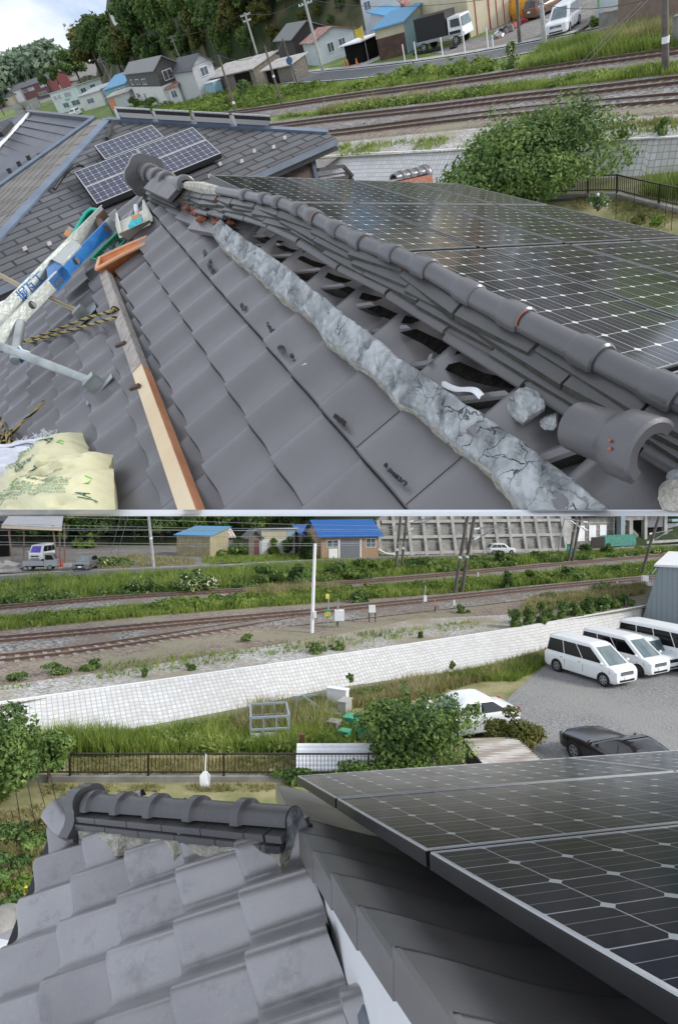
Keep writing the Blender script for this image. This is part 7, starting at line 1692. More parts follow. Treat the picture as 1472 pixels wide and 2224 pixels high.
building('shed', 'small dark shed with a red brown door beside the flat roofed shed', 'shed', F2, ZT, (540, 1205), (568, 1204), 3.0, 2.4, 'gy', K['greywood'], K['roofgrey'], rh=.8, doors=[('f', .45, .8, 1.9, K['redclad']), ('f', .82, .96, 1.9, K['bluewall'])])
building('shed', 'yellow brown corrugated shed with a light blue roof', 'shed', F2, ZT, (384, 1207), (456, 1210), 4.5, 2.75, 'shed', K['yellowshed'], K['roofblue'], H2=3.6, ov=.3)
building('shed', 'small hut with a red and white striped roof right of the yellow brown shed', 'shed', F2, ZT, (466, 1200), (506, 1198), 3.0, 2.2, 'gx', K['greywood'], K['stripes'], rh=.9)
for (x, y, lab, w, hp, lf) in ((598, 1204, 'round yellow green bush in front of the flat roofed shed', 26, 34, K['leaflight']), (626, 1203, 'leafy shrub in front of the white shed wall', 36, 36, K['leafdark']), (515, 1205, 'leafy shrub in front of the striped roof hut', 50, 36, K['leafmid']), (480, 1206, 'low plants with red flowers by the striped roof hut', 40, 16, K['leafmid']), (225, 1230, 'white flowering bush beside the dirt yard', 60, 24, K['leafmid']), (265, 1226, 'low green bush right of the white flowering one by the yard', 60, 18, K['leafmid']), (185, 1190, 'light green shrub at the edge of the wood behind the yard', 50, 36, K['leaflight'])):
    bush2(lab, x, y, w, hp, lf, int(x)+700, h=ZT, n=800, fl=K['flower'] if 'white flow' in lab else None, nfl=120)
p = P2(668, 1214, ZT); t = thing('topiary', 'clipped dark evergreen beside the tan house', 'topiary', F2.M(p)); m = MB(); leaves(m, [((0, 0, z), (r, r, .55)) for z, r in ((.5, 1.05), (1.0, 1.05), (1.5, .98), (2.0, .85), (2.5, .65), (2.9, .4))], 2600, .16, random.Random(5), .85); m.build('crown', K['leafhedge'], t); m = MB(); m.tube([(0, 0, 0), (0, 0, 1)], .1, 6); m.build('trunk', K['bark'], t)
# framed concrete retaining wall
a, b = P2(826, 1205, ZT), P2(1228, 1195, ZT); yw = F2.yaw(a, b); Wd = (b-a).length; t = thing('retaining_wall', 'grey concrete retaining wall of framed panels behind the road', 'wall', F2.M(a, yw)); lean = .30; Hh = 10.0
wp = lambda u, z, o: Vector((u+ (0 if u > 1 else 0), z*lean-o, z)); m = MB()
m.hexa([wp(0, -.2, 0), wp(Wd, -.2, 0), wp(Wd, Hh, 0), wp(6.5, Hh, 0), wp(-1.2, 3.6, 0)], [wp(0, -.2, -.8), wp(Wd, -.2, -.8), wp(Wd, Hh, -.8), wp(6.5, Hh, -.8), wp(-1.2, 3.6, -.8)]); m.build('panel_face', K['concretedark'], t)
nb2 = 13
for k in range(nb2+1):
    u = Wd*k/nb2; z1 = Hh if u > 6.4 else 4.6+u*.8; m = MB(); m.hexa([wp(u-.22, -.2, .01), wp(u+.22, -.2, .01), wp(u+.22, -.2, .36), wp(u-.22, -.2, .36)], [wp(u-.22, z1, .01), wp(u+.22, z1, .01), wp(u+.22, z1, .36), wp(u-.22, z1, .36)]); m.build('rib', K['concrete'], t)
for z in (.15, 2.3, 4.4, 6.5, 8.6):
    u0 = 0 if z < 4 else (z-4)*1.3; m = MB(); m.hexa([wp(u0, z-.2, .01), wp(Wd, z-.2, .01), wp(Wd, z-.2, .32), wp(u0, z-.2, .32)], [wp(u0, z+.2, .01), wp(Wd, z+.2, .01), wp(Wd, z+.2, .32), wp(u0, z+.2, .32)]); m.build('cross_beam', K['concrete'], t)
p = P2(838, 1207, ZT); t = thing('drain_pipe', 'white bent drain pipe on the ground at the left end of the retaining wall', 'pipe', F2.M(p)); m = MB(); m.tube([(-1.2, .3, .9), (0, 0, .25), (1.2, -.3, .15)], .16, 8); m.build('tube', K['white'], t, smooth=60)
# station at the right
a, b = P2(1248, 1194, ZT), P2(1500, 1178, ZT); yw = F2.yaw(a, b); Wd = (b-a).length; t = thing('station_building', 'grey concrete station with stairs and shutters right of the retaining wall', 'station', F2.M(a, yw))
def sb(nm, u0, u1, y0, y1, z0, z1, mt): m = MB(); m.box(u0*Wd, u1*Wd, y0, y1, z0, z1); return m.build(nm, mt, t)
sb('wall', .02, .40, 2.0, 8, -.2, 4.6, K['concretedark']); sb('wall', -.06, .02, 1.2, 8, -.2, 9, K['concrete']); sb('upper_deck', .0, .42, .8, 8, 5.2, 7.2, K['concretedark']); sb('column', .38, .415, .4, 1.2, -.2, 7.5, K['greyblue'])
for u in (.10, .19, .275): sb('white_board', u, u+.055, 1.9, 1.96, 1.0, 3.4, K['white'])
for z in (1.5, 2.6, 3.7): sb('rail_beam', .03, .40, 1.93, 1.97, z, z+.12, K['concrete'])
sb('back_wall', .42, 1.1, 6, 9, -.2, 8, K['concrete']); sb('deck', .42, .72, 2, 6.2, 4.0, 4.6, K['concrete']); sb('pier', .53, .56, 2, 2.6, -.2, 4.0, K['concrete']); sb('shutter', .68, .84, 2.0, 2.3, 2.7, 5.6, K['shutter']); sb('doorway', .69, .83, 2.3, 2.4, .1, 2.7, K['mud']); sb('pillar', .655, .68, 1.8, 2.4, -.2, 6.2, K['concrete']); sb('pillar', .84, .87, 1.8, 2.4, -.2, 6.2, K['concrete'])
for k in range(10): m = MB(); u = .45+k*.018; m.box(u*Wd, (u+.03)*Wd, 2.6, 3.6, 3.9-k*.38, 4.05-k*.38); m.build('stair', K['concrete'], t)
m = MB(); m.bar((.44*Wd, 2.5, 4.9), (.63*Wd, 2.5, 1.3), .1, .5); m.build('stair_parapet', K['concretedark'], t)
sb('canopy', .52, 1.2, -1.5, 5, 7.3, 7.7, K['greyblue']); sb('awning', .88, 1.02, 1.2, 2.6, 3.6, 4.0, K['bluewall']); sb('stall', .88, 1.1, 2.6, 4, 0, 3.2, K['carsilver'])
m = MB(); m.box(.2*Wd, .50*Wd, .2, .26, .1, 1.9); m.build('green_mesh_fence', mat('green mesh', (.05, .22, .17), .6, .3, 3), t); sb('gate', .13, .235, .1, .2, .1, 1.7, K['blackrail']); sb('white_barrier', .56, .9, -.5, -.3, .3, .7, K['concrete'])
# grey metal building at the right edge (it leans a little, as its corner does in the photo)
a = P2(1392, 1352, ZL); t = thing('metal_building', 'grey corrugated metal building behind the parked vans at the right edge', 'building', F2.M(a, math.radians(-32)))
kx = .265; Hb = 4.1; s_ = lambda x, y, z: (x+z*kx, y, z); m = MB(); m.hexa([s_(0, 0, 0), s_(9, 0, 0), s_(9, 12, 0), s_(0, 12, 0)], [s_(0, 0, Hb), s_(9, 0, Hb), s_(9, 12, Hb), s_(0, 12, Hb)]); m.build('wall', K['greyblue'], t)
m = MB(); m.hexa([s_(-.3, -.3, Hb+.01), s_(9.3, -.3, Hb+.01), s_(9.3, 12.3, Hb+.01), s_(-.3, 12.3, Hb+.01)], [s_(-.3, -.3, Hb+.16), s_(9.3, -.3, Hb+.16), s_(9.3, 12.3, Hb+.16), s_(-.3, 12.3, Hb+.16)]); m.build('roof', K['white'], t)
m = MB(); m.tube([Vector(s_(-.1, -.12, Hb-.1)), Vector(s_(-.25, -.2, Hb-.5)), Vector(s_(-.1, -.1, Hb-1.2))], .05, 8); m.build('down_pipe', K['carsilver'], t)
# carport with vehicles
a, b = P2(30, 1237, ZT), P2(126, 1234, ZT); yw = F2.yaw(a, b); Wd = (b-a).length; t = thing('carport', 'carport with a pale striped roof on brown posts over the parked vehicles', 'carport', F2.M(a, yw))
for (u, y) in ((0, 0), (1, 0), (0, 6), (1, 6), (1.02, .9)): m = MB(); m.bar((u*Wd, y, 0), (u*Wd-(.5 if y == 0 else 0), y, 4.7), .16, .16, Vector((1, 0, 0))); m.build('post', K['fencewood'], t)
m = MB(); m.hexa([(-1.0, -.6, 4.72), (Wd+.5, -.6, 4.35), (Wd-.2, 7, 5.6), (-1.4, 7, 5.9)], [(-1.0, -.6, 4.84), (Wd+.5, -.6, 4.47), (Wd-.2, 7, 5.72), (-1.4, 7, 6.02)]); m.build('roof', stripe_mat('pale striped sheet roof', (.6, .6, .6), (.33, .34, .36), .55, 1, .5, .6), t)
m = MB(); m.bar((-1, -.65, 4.6), (Wd+.5, -.65, 4.25), .1, .25); m.build('edge_board', K['newwood'], t)
m = MB(); m.box(.2, Wd+1.4, -1.0, 5, .0, .06); setp(m.build('concrete_apron', K['concrete'], None, M=F2.M(a, yw)), kind='structure')
building('shed', 'dark open shed at the left edge behind the rubble', 'shed', F2, ZT, (-60, 1212), (24, 1208), 5.0, 4.6, 'shed', K['brownshed'], K['roofdark'], H2=5.0, doors=[('f', .3, .95, 3.4, K['mud'])])
p = P2(8, 1240, ZT); m = MB(); m.ball((0, 0, .1), 2.0, 1.2, .9, 12, 7, .25, 8); o = m.build('rubble_heap', K['concrete'], None, M=F2.M(p)); setp(o, 'pale rubble heap at the left edge beside the carport', 'rubble')
# kei truck
M_, yw = by_wheels(F2, ZT+.06, (53, 1241.5), (113, 1240), 1.45, -1, (.95, -1.0)); t = thing('pickup_truck', 'small silver pickup truck under the carport', 'truck', M_)
m = MB(); m.box(-1.65, .35, -.7, .7, .62, .68); 
for s in (-1, 1): m.box(-1.65, .35, s*.70-.02, s*.70+.02, .5, 1.0)
m.box(-1.68, -1.64, -.7, .7, .5, 1.0); m.build('cargo_bed', K['carsilver'], t)
m = MB(); st = [(.38, .35, 1.0), (.38, .35, 1.72), (.95, .35, 1.76), (1.2, .35, 1.68), (1.5, .35, 1.12), (1.64, .35, 1.0), (1.66, .35, .4), (.38, .35, .4)]
m.hexa([(x, -.72, z) for x, _, z in st], [(x, .72, z) for x, _, z in st]); m.build('cab', K['carsilver'], t)
for s in (-1, 1): m = MB(); m.poly([(x, s*.728, z) for x, z in ((.5, 1.1), (1.38, 1.1), (1.15, 1.6), (.5, 1.64))][::-s]); m.build('side_window', K['glass'], t)
m = MB(); m.quad((1.485, -.62, 1.18), (1.485, .62, 1.18), (1.235, .58, 1.64), (1.235, -.58, 1.64)); m.build('windscreen', K['wind'], t); m = MB(); m.box(-1.6, 1.5, -.3, .3, .3, .5); m.build('chassis', K['black'], t); m = MB(); m.box(1.62, 1.7, -.7, .7, .4, .58); m.build('bumper', K['carsilver'], t); m = MB(); m.box(.1, .33, -.6, .5, .68, 1.15); m.build('load', K['black'], t); m = MB(); m.box(-.9, -.4, -.4, .2, .68, .85); m.build('red_load', K['red'], t)
for x in (.95, -1.0):
    for y in (-.66, .66): wheel(t, x, y, .27, .16, K['rim'])
car('van', 'white van with a purple sunshade parked behind the pickup truck', 'van', F2.M(P2(80, 1219, ZT+.06)+Vector((0, 1.5, 0)), math.radians(-88)), 4.3, 1.7, 1.98, 1.05, (2.0, 1.45, -2.05, -2.12), K['carwhite'], wb=2.4, r=.3, hood=.95, nwin=3, roofk=.86, wind=mat('purple sunshade', (.12, .1, .5), .4, .3, 4))
car('car', 'dark silver hatchback facing the road beside the carport', 'car', F2.M(P2(170, 1241, ZT)+Vector((0, 1.9, 0)), math.radians(-84)), 4.2, 1.72, 1.5, .92, (1.05, .3, -1.55, -1.95), K['cargrey'], wb=2.55, r=.3, hood=.82, lampz=.68)
car('car', 'small white car on the road in front of the retaining wall', 'car', F2.M(P2(1088, 1204, ZT)+Vector((0, .3, 0)), math.radians(5)), 3.7, 1.6, 1.5, .9, (1.0, .45, -1.3, -1.75), K['carwhite'], wb=2.4, r=.29)
for i, (x, y) in enumerate(((124, 1217), (132, 1232))): p = P2(x, y, ZT); m = MB(); m.tube([(0, 0, 0), (0, 0, 1.1)], [.3, .04], 10); m.box(-.34, .34, -.34, .34, 0, .05); o = m.build('traffic_cone', K['red'], None, M=F2.M(p)); setp(o, ('red cone behind the nearer one', 'nearer red cone')[i]+' between carport and hatchback', 'traffic cone', 'red cones by the carport')
# parked vans on the gravel lot
SER = dict(L=4.45, Wd=1.72, H=1.84, belt=.98, xs=(1.78, .78, -2.0, -2.14), wb=2.86, r=.32, hood=.84)
M_, yw = by_wheels(F2, ZL, (1211, 1459), (1311, 1491), 1.72/2, -1, (1.58, -1.28))
K['glassv'] = mat('black van glass', (.006, .006, .008), .1, .2, 1, spec=.25)
vkw = dict(SER); L_ = vkw.pop('L'); W2_ = vkw.pop('Wd'); H_ = vkw.pop('H'); B_ = vkw.pop('belt'); X_ = vkw.pop('xs')
car('minivan', 'white minivan in the lower photo parked nearest the camera with silver wheels', 'van', M_, L_, W2_, H_, B_, X_, K['carwhite'], tint=K['glassv'], grille='chrome', lampz=.72, wx=(1.58, -1.28), **vkw)
pB = P2(1386, 1471, ZL)-P2(1311, 1491, ZL); MB_ = Matrix.Translation(pB) @ M_
car('minivan', 'white minivan with dark wheels, second in the row of parked vans', 'van', MB_, L_, W2_, H_, B_, X_, K['carwhite'], tint=K['glassv'], grille='chrome', lampz=.72, rim=K['rimdark'], wx=(1.58, -1.28), **vkw)
pC = P2(1462, 1460, ZL)-P2(1366, 1491, ZL)+Vector((math.cos(yw), math.sin(yw), 0))*.4; MC_ = Matrix.Translation(pC) @ M_
car('compact_car', 'small boxy white car between the second minivan and the long van', 'car', MC_, 3.9, 1.69, 1.62, .95, (1.15, .75, -1.75, -1.85), K['carwhite'], wb=2.5, r=.3, hood=.88, tint=K['glassv'], roofk=.86, lampz=.7)
MD_ = Matrix.Translation(P2(1364, 1430, ZL)-P2(1192, 1452, ZL)) @ M_
car('long_van', 'long white van with black side windows at the back of the row', 'van', MD_, 5.2, 1.88, 2.15, 1.15, (2.35, 1.75, -2.5, -2.58), K['carwhite'], wb=3.1, r=.34, hood=1.05, nwin=4, tint=K['glassv'], roofk=.86)
p = P2(1352, 1382, ZL); m = MB(); m.box(0, .5, 0, .5, 0, .9); o = m.build('gate_pillar', K['concretedark'], None, M=F2.M(p)); setp(o, 'short dark block wall end at the tail of the long van', 'wall')
# white saloon behind the tree, black coupe by the panels
car('saloon_car', 'white saloon car half hidden behind the leafy tree', 'car', F2.M(P2(1000, 1606, ZL)+Vector((0, .6, 0)), math.radians(200)), 4.6, 1.75, 1.46, .92, (.95, .1, -1.15, -1.9), K['carwhite'], wb=2.7, r=.31, hood=.8, rear=.95, nwin=2)
M_, yw = by_wheels(F2, ZL, (1374, 1722), (1254, 1652), 1.7/2, 1, (1.33, -1.27))
car('coupe_car', 'black coupe parked beside the solar panels', 'car', M_, 4.5, 1.76, 1.32, .84, (.72, -.1, -.85, -1.95), K['carblack'], wb=2.6, r=.32, hood=.72, rear=.86, nwin=2, roofk=.74, wx=(1.33, -1.27))
# ---------------------------------------------------------------- poles, signals, wires
def pl2(base, top, mt, lab, r=.16, h=ZR, arms=(), bands=(), grp='leaning steel pole pairs'):
    return pole('utility_pole', F2, h, base, top, r, r*.8, mt, lab, grp, arms, bands)
t, _ = pole('utility_pole', F2, ZT, (334, 1233), (320, 1095), .19, .14, K['polec'], 'pale concrete pole beside the weedy plot', None, ((.97, .8, .2, 0),), ((.45, .25, K['white']),))
pl2((858, 1243), (872, 1100), K['poled'], 'left pole of the first leaning pair, right of the tan house', bands=((.33, .25, K['white']),)); pl2((871, 1238), (885, 1100), K['poled'], 'right pole of the first leaning pair, right of the tan house', bands=((.33, .25, K['white']),))
pl2((986, 1287), (1019, 1100), K['poled'], 'left pole of the second, tallest leaning pair', .17, bands=((.4, .2, K['white']),)); pl2((1001, 1285), (1034, 1100), K['poled'], 'right pole of the second, tallest leaning pair', .17, bands=((.4, .2, K['white']),))
pl2((1233, 1218), (1256, 1100), K['poled'], 'left pole of the third leaning pair, by the green sign'); pl2((1242, 1218), (1266, 1100), K['poled'], 'right pole of the third leaning pair, by the green sign')
pl2((1390, 1251), (1434, 1112), K['poled'], 'single leaning pole near the grey metal building', .15); pl2((1211, 1199), (1231, 1100), K['polec'], 'thin pale pole at the right end of the retaining wall', .1, ZT)
p = P2(1236, 1216, ZR); o_ = Q(1237, 1191, p.dot(ZC)*.995); m = MB(); m.hexa([o_+Vector((-.35, 0, -.55)), o_+Vector((.35, 0, -.55)), o_+Vector((.35, 0, .55)), o_+Vector((-.35, 0, .55))], [o_+Vector((x, .06, z)) for x, z in ((-.35, -.55), (.35, -.55), (.35, .55), (-.35, .55))])
t = thing('track_sign', 'small green track sign on the third leaning pole pair', 'sign', TW(o_)); m.build('board', mat('sign green', (.0, .3, .2), .5), t, world=True); lettering(t, '74', .5, o_-Vector((0, .01, 0)), Vector((1, 0, 0)), Vector((0, 0, 1)), K['white'])
p = P2(677, 1373, ZR); t, _ = pole('utility_pole', F2, ZR, (677, 1373), (684, 1181), .105, .09, K['white'], 'slim white painted pole standing beside the siding', None)
c = P2(677, 1373, ZR); k = c.dot(ZC)/F
def boxat(px, py, w, hgt, dep, base, mt, name, label, cat, legs=(), post=None, extra=None):
    b = P2(base[0], base[1], ZR); k = b.dot(ZC)/F; t = thing(name, label, cat, F2.M(b)); z = (base[1]-py)*k*1.03; x = (px-base[0])*k; m = MB(); m.box(x-w/2, x+w/2, -dep/2, dep/2, z-hgt/2, z+hgt/2); m.build('box', mt, t)
    for lx in legs: m = MB(); m.tube([(x+lx, 0, 0), (x+lx, 0, z-hgt/2)], .03, 6); m.build('leg', K['blackrail'], t)
    if post: m = MB(); m.tube([(0, 0, 0), ((post[0]-base[0])*k, 0, (base[1]-post[1])*k*1.03)], .045, 8); m.build('post', K['steel'], t)
    if extra: extra(t, k)
    return t
def mk(h0, mt, w=.12, nm='cap'):
    def f(t, k): m = MB(); m.box(-w, w, -.07, .07, h0*k, (h0+12)*k); m.build(nm, mt, t)
    return f
boxat(684, 1336, .16, .36, .16, (679, 1374), K['white'], 'junction_box', 'small white box on the slim white pole', 'box')
def sigx(t, k):
    m = MB(); m.box(-.1, .1, -.07, .07, 66*k, 76*k); m.build('yellow_cap', mat('signal yellow', (.75, .65, .12), .5), t); m = MB(); m.box(-.17, .17, -.13, -.09, 28*k, 36*k); m.build('yellow_plate', mat('plate yellow', (.7, .6, .05), .5), t)
    lettering(t, 'T.5', .2, MATS[t.name] @ Vector((0, -.135, 32*k)), Vector((1, 0, 0)), Vector((0, 0, 1)), K['black'])
boxat(712, 1333, .3, .42, .16, (711, 1366), K['green'], 'switch_marker', 'dark marker post with a yellow cap and yellow plate by the turnout', 'marker post', post=(714, 1292), extra=sigx)
boxat(737, 1337, .58, .62, .5, (730, 1362), K['whiteplastic'], 'signal_box', 'white signal box on a dark stand by the turnout', 'signal box', legs=(-.1,), post=(735, 1302))
boxat(808, 1323, .42, .48, .03, (806, 1351), K['white'], 'notice_board', 'blank white board on two thin legs beside the main track', 'sign', legs=(-.2, .2))
boxat(923, 1301, .2, .4, .16, (916, 1333), K['whiteplastic'], 'telephone_box', 'small white box on a slanting thin post by the main track', 'box', post=(924, 1274))
boxat(944, 1310, .06, .5, .05, (942, 1330), K['orange'], 'marker_stake', 'orange marker stake right of the slanting post', 'stake', legs=(0,)); boxat(949, 1320, .25, .4, .15, (949, 1330), K['concretedark'], 'marker_block', 'grey concrete block beside the orange stake', 'marker'); boxat(986, 1310, .12, .42, .08, (985, 1322), K['whiteplastic'], 'marker_stake', 'white marker stake beside the main track, in the weeds', 'stake', legs=(0,)); boxat(1038, 1250, .12, .6, .08, (1037, 1258), K['white'], 'marker_stake', 'leaning white stake by the far track between the pole pairs', 'stake'); boxat(1340, 1267, .12, .3, .08, (1340, 1272), K['white'], 'marker_stake', 'white stake by the main track near the grey building', 'stake'); boxat(1400, 1257, .5, .5, .4, (1400, 1268), K['whiteplastic'], 'signal_box', 'white signal box beside the grey metal building', 'signal box', post=(1408, 1242))
Wd_ = 62.0
for i, (x0, y0, x1, y1, d) in enumerate(((-40, 1118, 1250, 1152, 66), (-40, 1137, 900, 1151, 66), (-40, 1146, 1250, 1155, 66), (-40, 1152, 1200, 1146, 70), (-40, 1163, 880, 1163, 66), (-40, 1177, 900, 1180, 58), (-40, 1183, 900, 1184, 58), (690, 1181, 1240, 1165, 60))):
    cable('overhead_cable', 'pale overhead cable crossing the lower photo, %s from the top' % ('first', 'second', 'third', 'fourth', 'fifth', 'sixth', 'seventh', 'eighth')[i], [Q(x0, y0, d*.98), Q((x0+x1)/2, (y0+y1)/2+3, d), Q(x1, y1, d*1.02)], .022, K['wirepale'], 'overhead cables in the lower photo')
cable('guy_wire', 'left guy wire slanting from the cables into the dirt yard', [Q(264, 1112, 70), P2(240, 1204, ZT)], .03, K['wirepale'], 'guy wires'); cable('guy_wire', 'right guy wire slanting from the cables into the dirt yard', [Q(280, 1112, 70), P2(254, 1208, ZT)], .03, K['wirepale'], 'guy wires')
for (x, y, yw_) in ((888, 1134, 1), (1030, 1150, 1), (1275, 1135, -1), (1410, 1160, 1)):
    c = Q(x, y, 66 if x < 1000 else 56 if x < 1200 else 70); t = thing('catenary_bracket', 'steel catenary bracket with pale insulators, %s from left' % {888: 'first', 1030: 'second', 1275: 'third', 1410: 'fourth'}[x], 'bracket', TW(c)); m = MB(); e = c+Vector((2.6*yw_, 0, .5)); m.tube([c, e], .05, 6); m.tube([c-Vector((0, 0, .9)), e], .05, 6); m.tube([c+Vector((.8*yw_, 0, -.6)), c+Vector((1.9*yw_, 0, .3))], .04, 6); m.build('arm', K['carsilver'], t, world=True); m = MB(); m.tube([c, c.lerp(e, .18)], .11, 8); m.tube([c-Vector((0, 0, .9)), (c-Vector((0, 0, .9))).lerp(e, .18)], .11, 8); m.build('insulator', K['white'], t, world=True)
# ---------------------------------------------------------------- garden and junk in the yard
garden_fence(F2, ZL+.12, [(-200, 1688), (0, 1688), (152, 1688), (322, 1688), (486, 1688), (641, 1688), (800, 1688), (900, 1688)], .74, 'long dark slim railing across the yard in the lower photo', curb=True)
p = P2(612, 1617, ZL); c = [P2(545, 1618, ZL), P2(628, 1613, ZL)]; yw = F2.yaw(c[0], c[1]); Wd = (c[1]-c[0]).length; t = thing('aluminium_frame', 'open grey aluminium greenhouse frame standing in the weeds', 'frame', F2.M(c[0], yw)); K['framegrey'] = mat('grey frame', (.32, .38, .42), .45, .1, metal=.3)
Dp, Hp = 1.5, .98
for x in (0, Wd):
    for y in (0, Dp): m = MB(); m.bar((x, y, 0), (x, y, Hp), .06, .06, Vector((1, 0, 0))); m.build('post', K['framegrey'], t)
for (a, b) in (((0, 0), (Wd, 0)), ((Wd, 0), (Wd, Dp)), ((Wd, Dp), (0, Dp)), ((0, Dp), (0, 0))):
    for z in (Hp, Hp*.55): m = MB(); m.bar((a[0], a[1], z), (b[0], b[1], z), .07, .07); m.build('rail', K['framegrey'], t)
for f in (.33, .66): m = MB(); m.bar((Wd*f, 0, 0), (Wd*f, 0, Hp), .05, .05, Vector((1, 0, 0))); m.build('post', K['framegrey'], t); m = MB(); m.bar((Wd*f, Dp, 0), (Wd*f, Dp, Hp), .05, .05, Vector((1, 0, 0))); m.build('post', K['framegrey'], t)
m = MB(); m.box(.03, Wd*.64, -.01, .01, .02, Hp*.42); m.build('lower_panel', K['whitesheet'], t)
for i in range(6):
    p = P2(641, 1684, ZL); r = .105; m = MB(); z = .12+(i % 6)*.19; y0 = .25+i*.12; m.tube([(0, y0, z*.55+.0), (4.6, y0, z*.55)], r, 14); o = m.build('plastic_pipe', K['whiteplastic'], None, M=F2.M(p), smooth=60); setp(o, '%s white plastic pipe stacked behind the railing' % ('lowest', 'second lowest', 'third lowest', 'third from top', 'second from top', 'topmost')[i], 'pipe', 'white pipes behind the railing')
p = P2(656, 1632, ZL); m = MB(); m.box(-.09, .09, -.09, .09, 0, .62); o = m.build('steel_post', mat('red brown steel', (.14, .05, .035), .7), None, M=F2.M(p)); setp(o, 'short red brown steel post behind the white pipes', 'post')
p = P2(620, 1625, ZL); m = MB(); m.bar((-.9, .2, .12), (.55, 0, .3), .18, .04); m.bar((-.4, .3, .06), (.5, .3, .1), .2, .05); o = m.build('planks', K['carsilver'], None, M=F2.M(p)); setp(o, 'pale planks lying beside the aluminium frame', 'planks')
p = P2(745, 1630, ZL); m = MB(); m.box(-.9, 1.2, 0, .35, 0, .12); o = m.build('board', K['redwood'], None, M=F2.M(p)); setp(o, 'reddish board behind the white pipes', 'board')
jk = [(730, 1535, .9, .3, .9, K['white'], 'tall white slab leaning at the back of the junk'), (716, 1560, .8, .6, .35, K['concrete'], 'grey white slab on the left of the junk'), (742, 1560, .35, .6, .8, K['concrete'], 'pale block in the middle of the junk'), (720, 1590, .4, .4, .5, K['concretedark'], 'grey block at the front of the junk'), (758, 1580, .5, .5, .5, K['green'], 'green plastic bin among the junk'), (745, 1605, .35, .3, .4, K['green'], 'small green bin at the foot of the junk'), (785, 1600, .3, .3, .55, K['green'], 'green bin under the leafy tree')]
for x, y, w, d_, hh, mt, lab in jk: p = P2(x, y+10, ZL); m = MB(); m.box(-w/2, w/2, 0, d_, 0, hh); m.box(-w/2-.03, w/2+.03, -.03, d_+.03, hh, hh+.05); o = m.build('junk_block', mt, None, M=F2.M(p, math.radians(-25))); setp(o, lab, 'junk')
p = P2(640, 1560, ZL); t = thing('scrap_timber', 'thin grey timber scraps standing in the weeds right of the frame', 'timber', F2.M(p))
for (x0, y0, x1, z0, z1) in ((0, 0, .1, 0, .9), (-.1, .2, .9, .8, .9), (.3, .1, 1.0, .9, .4), (.6, .3, 1.5, .5, .1)): m = MB(); m.bar((x0, y0, z0), (x1, y0, z1), .06, .06, Vector((0, 1, 0))); m.build('stick', K['framegrey'], t)
# corrugated lean-to roof
pts = [Q(1005, 1607, 21.5), Q(1121, 1603, 21.6), Q(1176, 1652, 19.6), Q(1049, 1662, 19.4)]; t = thing('lean_to', 'low lean-to with a rusty white corrugated roof beside the olive bush', 'shed', TW(pts[0])); n = 26; m = MB(); Rw = []
for j in (0, 1):
    a, b = pts[0].lerp(pts[3], j), pts[1].lerp(pts[2], j)
rows = [[(pts[0].lerp(pts[3], i/60)).lerp(pts[1].lerp(pts[2], i/60), k/3)+Vector((0, 0, .05*math.sin(i/60*2*math.pi*13))) for k in range(4)] for i in range(61)]
m.grid(rows); m.build('corrugated_roof', stripe_mat('weathered white sheet', (.55, .53, .5), (.3, .26, .23), .19, 1, .55, .7, rust=(.36, .3, .25)), t, world=True, smooth=80)
m = MB(); m.bar(pts[1], pts[2], .06, .06); m.bar(pts[0]-Vector((0, 0, .03)), pts[3]-Vector((0, 0, .03)), .06, .08); m.build('edge_trim', K['black'], t, world=True); m = MB(); m.hexa([p_-Vector((0, 0, .06)) for p_ in pts], [p_-Vector((0, 0, 1.6)) for p_ in pts]); m.build('wall', K['brownshed'], t, world=True)
# shovel leaning at the railing
p = P2(445, 1712, ZL); t = thing('shovel', 'white plastic shovel leaning against the railing, blade up', 'shovel', F2.M(p)); m = MB(); m.tube([(0, 0, .3), (0, .15, 1.0)], .018, 8); m.build('handle', K['white'], t); m = MB(); m.hexa([(-.15, 0, 0), (.15, 0, 0), (.16, .03, .38), (.06, .06, .5), (-.06, .06, .5), (-.16, .03, .38)], [(-.15, -.03, 0), (.15, -.03, 0), (.16, -.01, .38), (.06, .03, .5), (-.06, .03, .5), (-.16, -.01, .38)]); m.build('blade', K['whiteplastic'], t)
# trees and shrubs of the yard
p = P2(905, 1672, ZL); make_tree('leafy_tree', 'leafy green tree in front of the white saloon car', 'tree', F2.M(p), 2.15, 1.4, 2.7, 11000, .10, K['leafmid'], 501, nl=40, ry=1.4, trunk_r=.07)
p = P2(1105, 1625, ZL); make_bush('bush', 'olive green bush right of the leafy tree', 'bush', F2.M(p), 1.15, 1.0, 1.5, 9000, .08, K['leafolive'], 502, nl=22)
p = P2(780, 1690, ZL); make_bush('bush', 'low leafy bush at the railing in front of the pipes', 'bush', F2.M(p), 1.3, .6, .75, 3600, .08, K['leafmid'], 503, nl=14)
p = P2(655, 1700, ZL); make_bush('bush', 'creeper with broad leaves on the railing behind the ridge', 'bush', F2.M(p), 1.1, .4, .45, 1500, .09, K['leafmid'], 504, nl=10)
p = P2(-10, 1745, ZL); make_tree('leafy_tree', 'leafy tree at the left edge beside the railing', 'tree', F2.M(p), 1.25, 1.3, 2.8, 6500, .10, K['leafmid'], 505, nl=26, trunk_r=.06)
p = P2(105, 1700, ZL); make_tree('leafy_tree', 'small leafy tree in front of the railing left of the ridge end', 'tree', F2.M(p), .85, .62, 1.62, 3600, .09, K['leafmid'], 506, nl=16, trunk_r=.04)
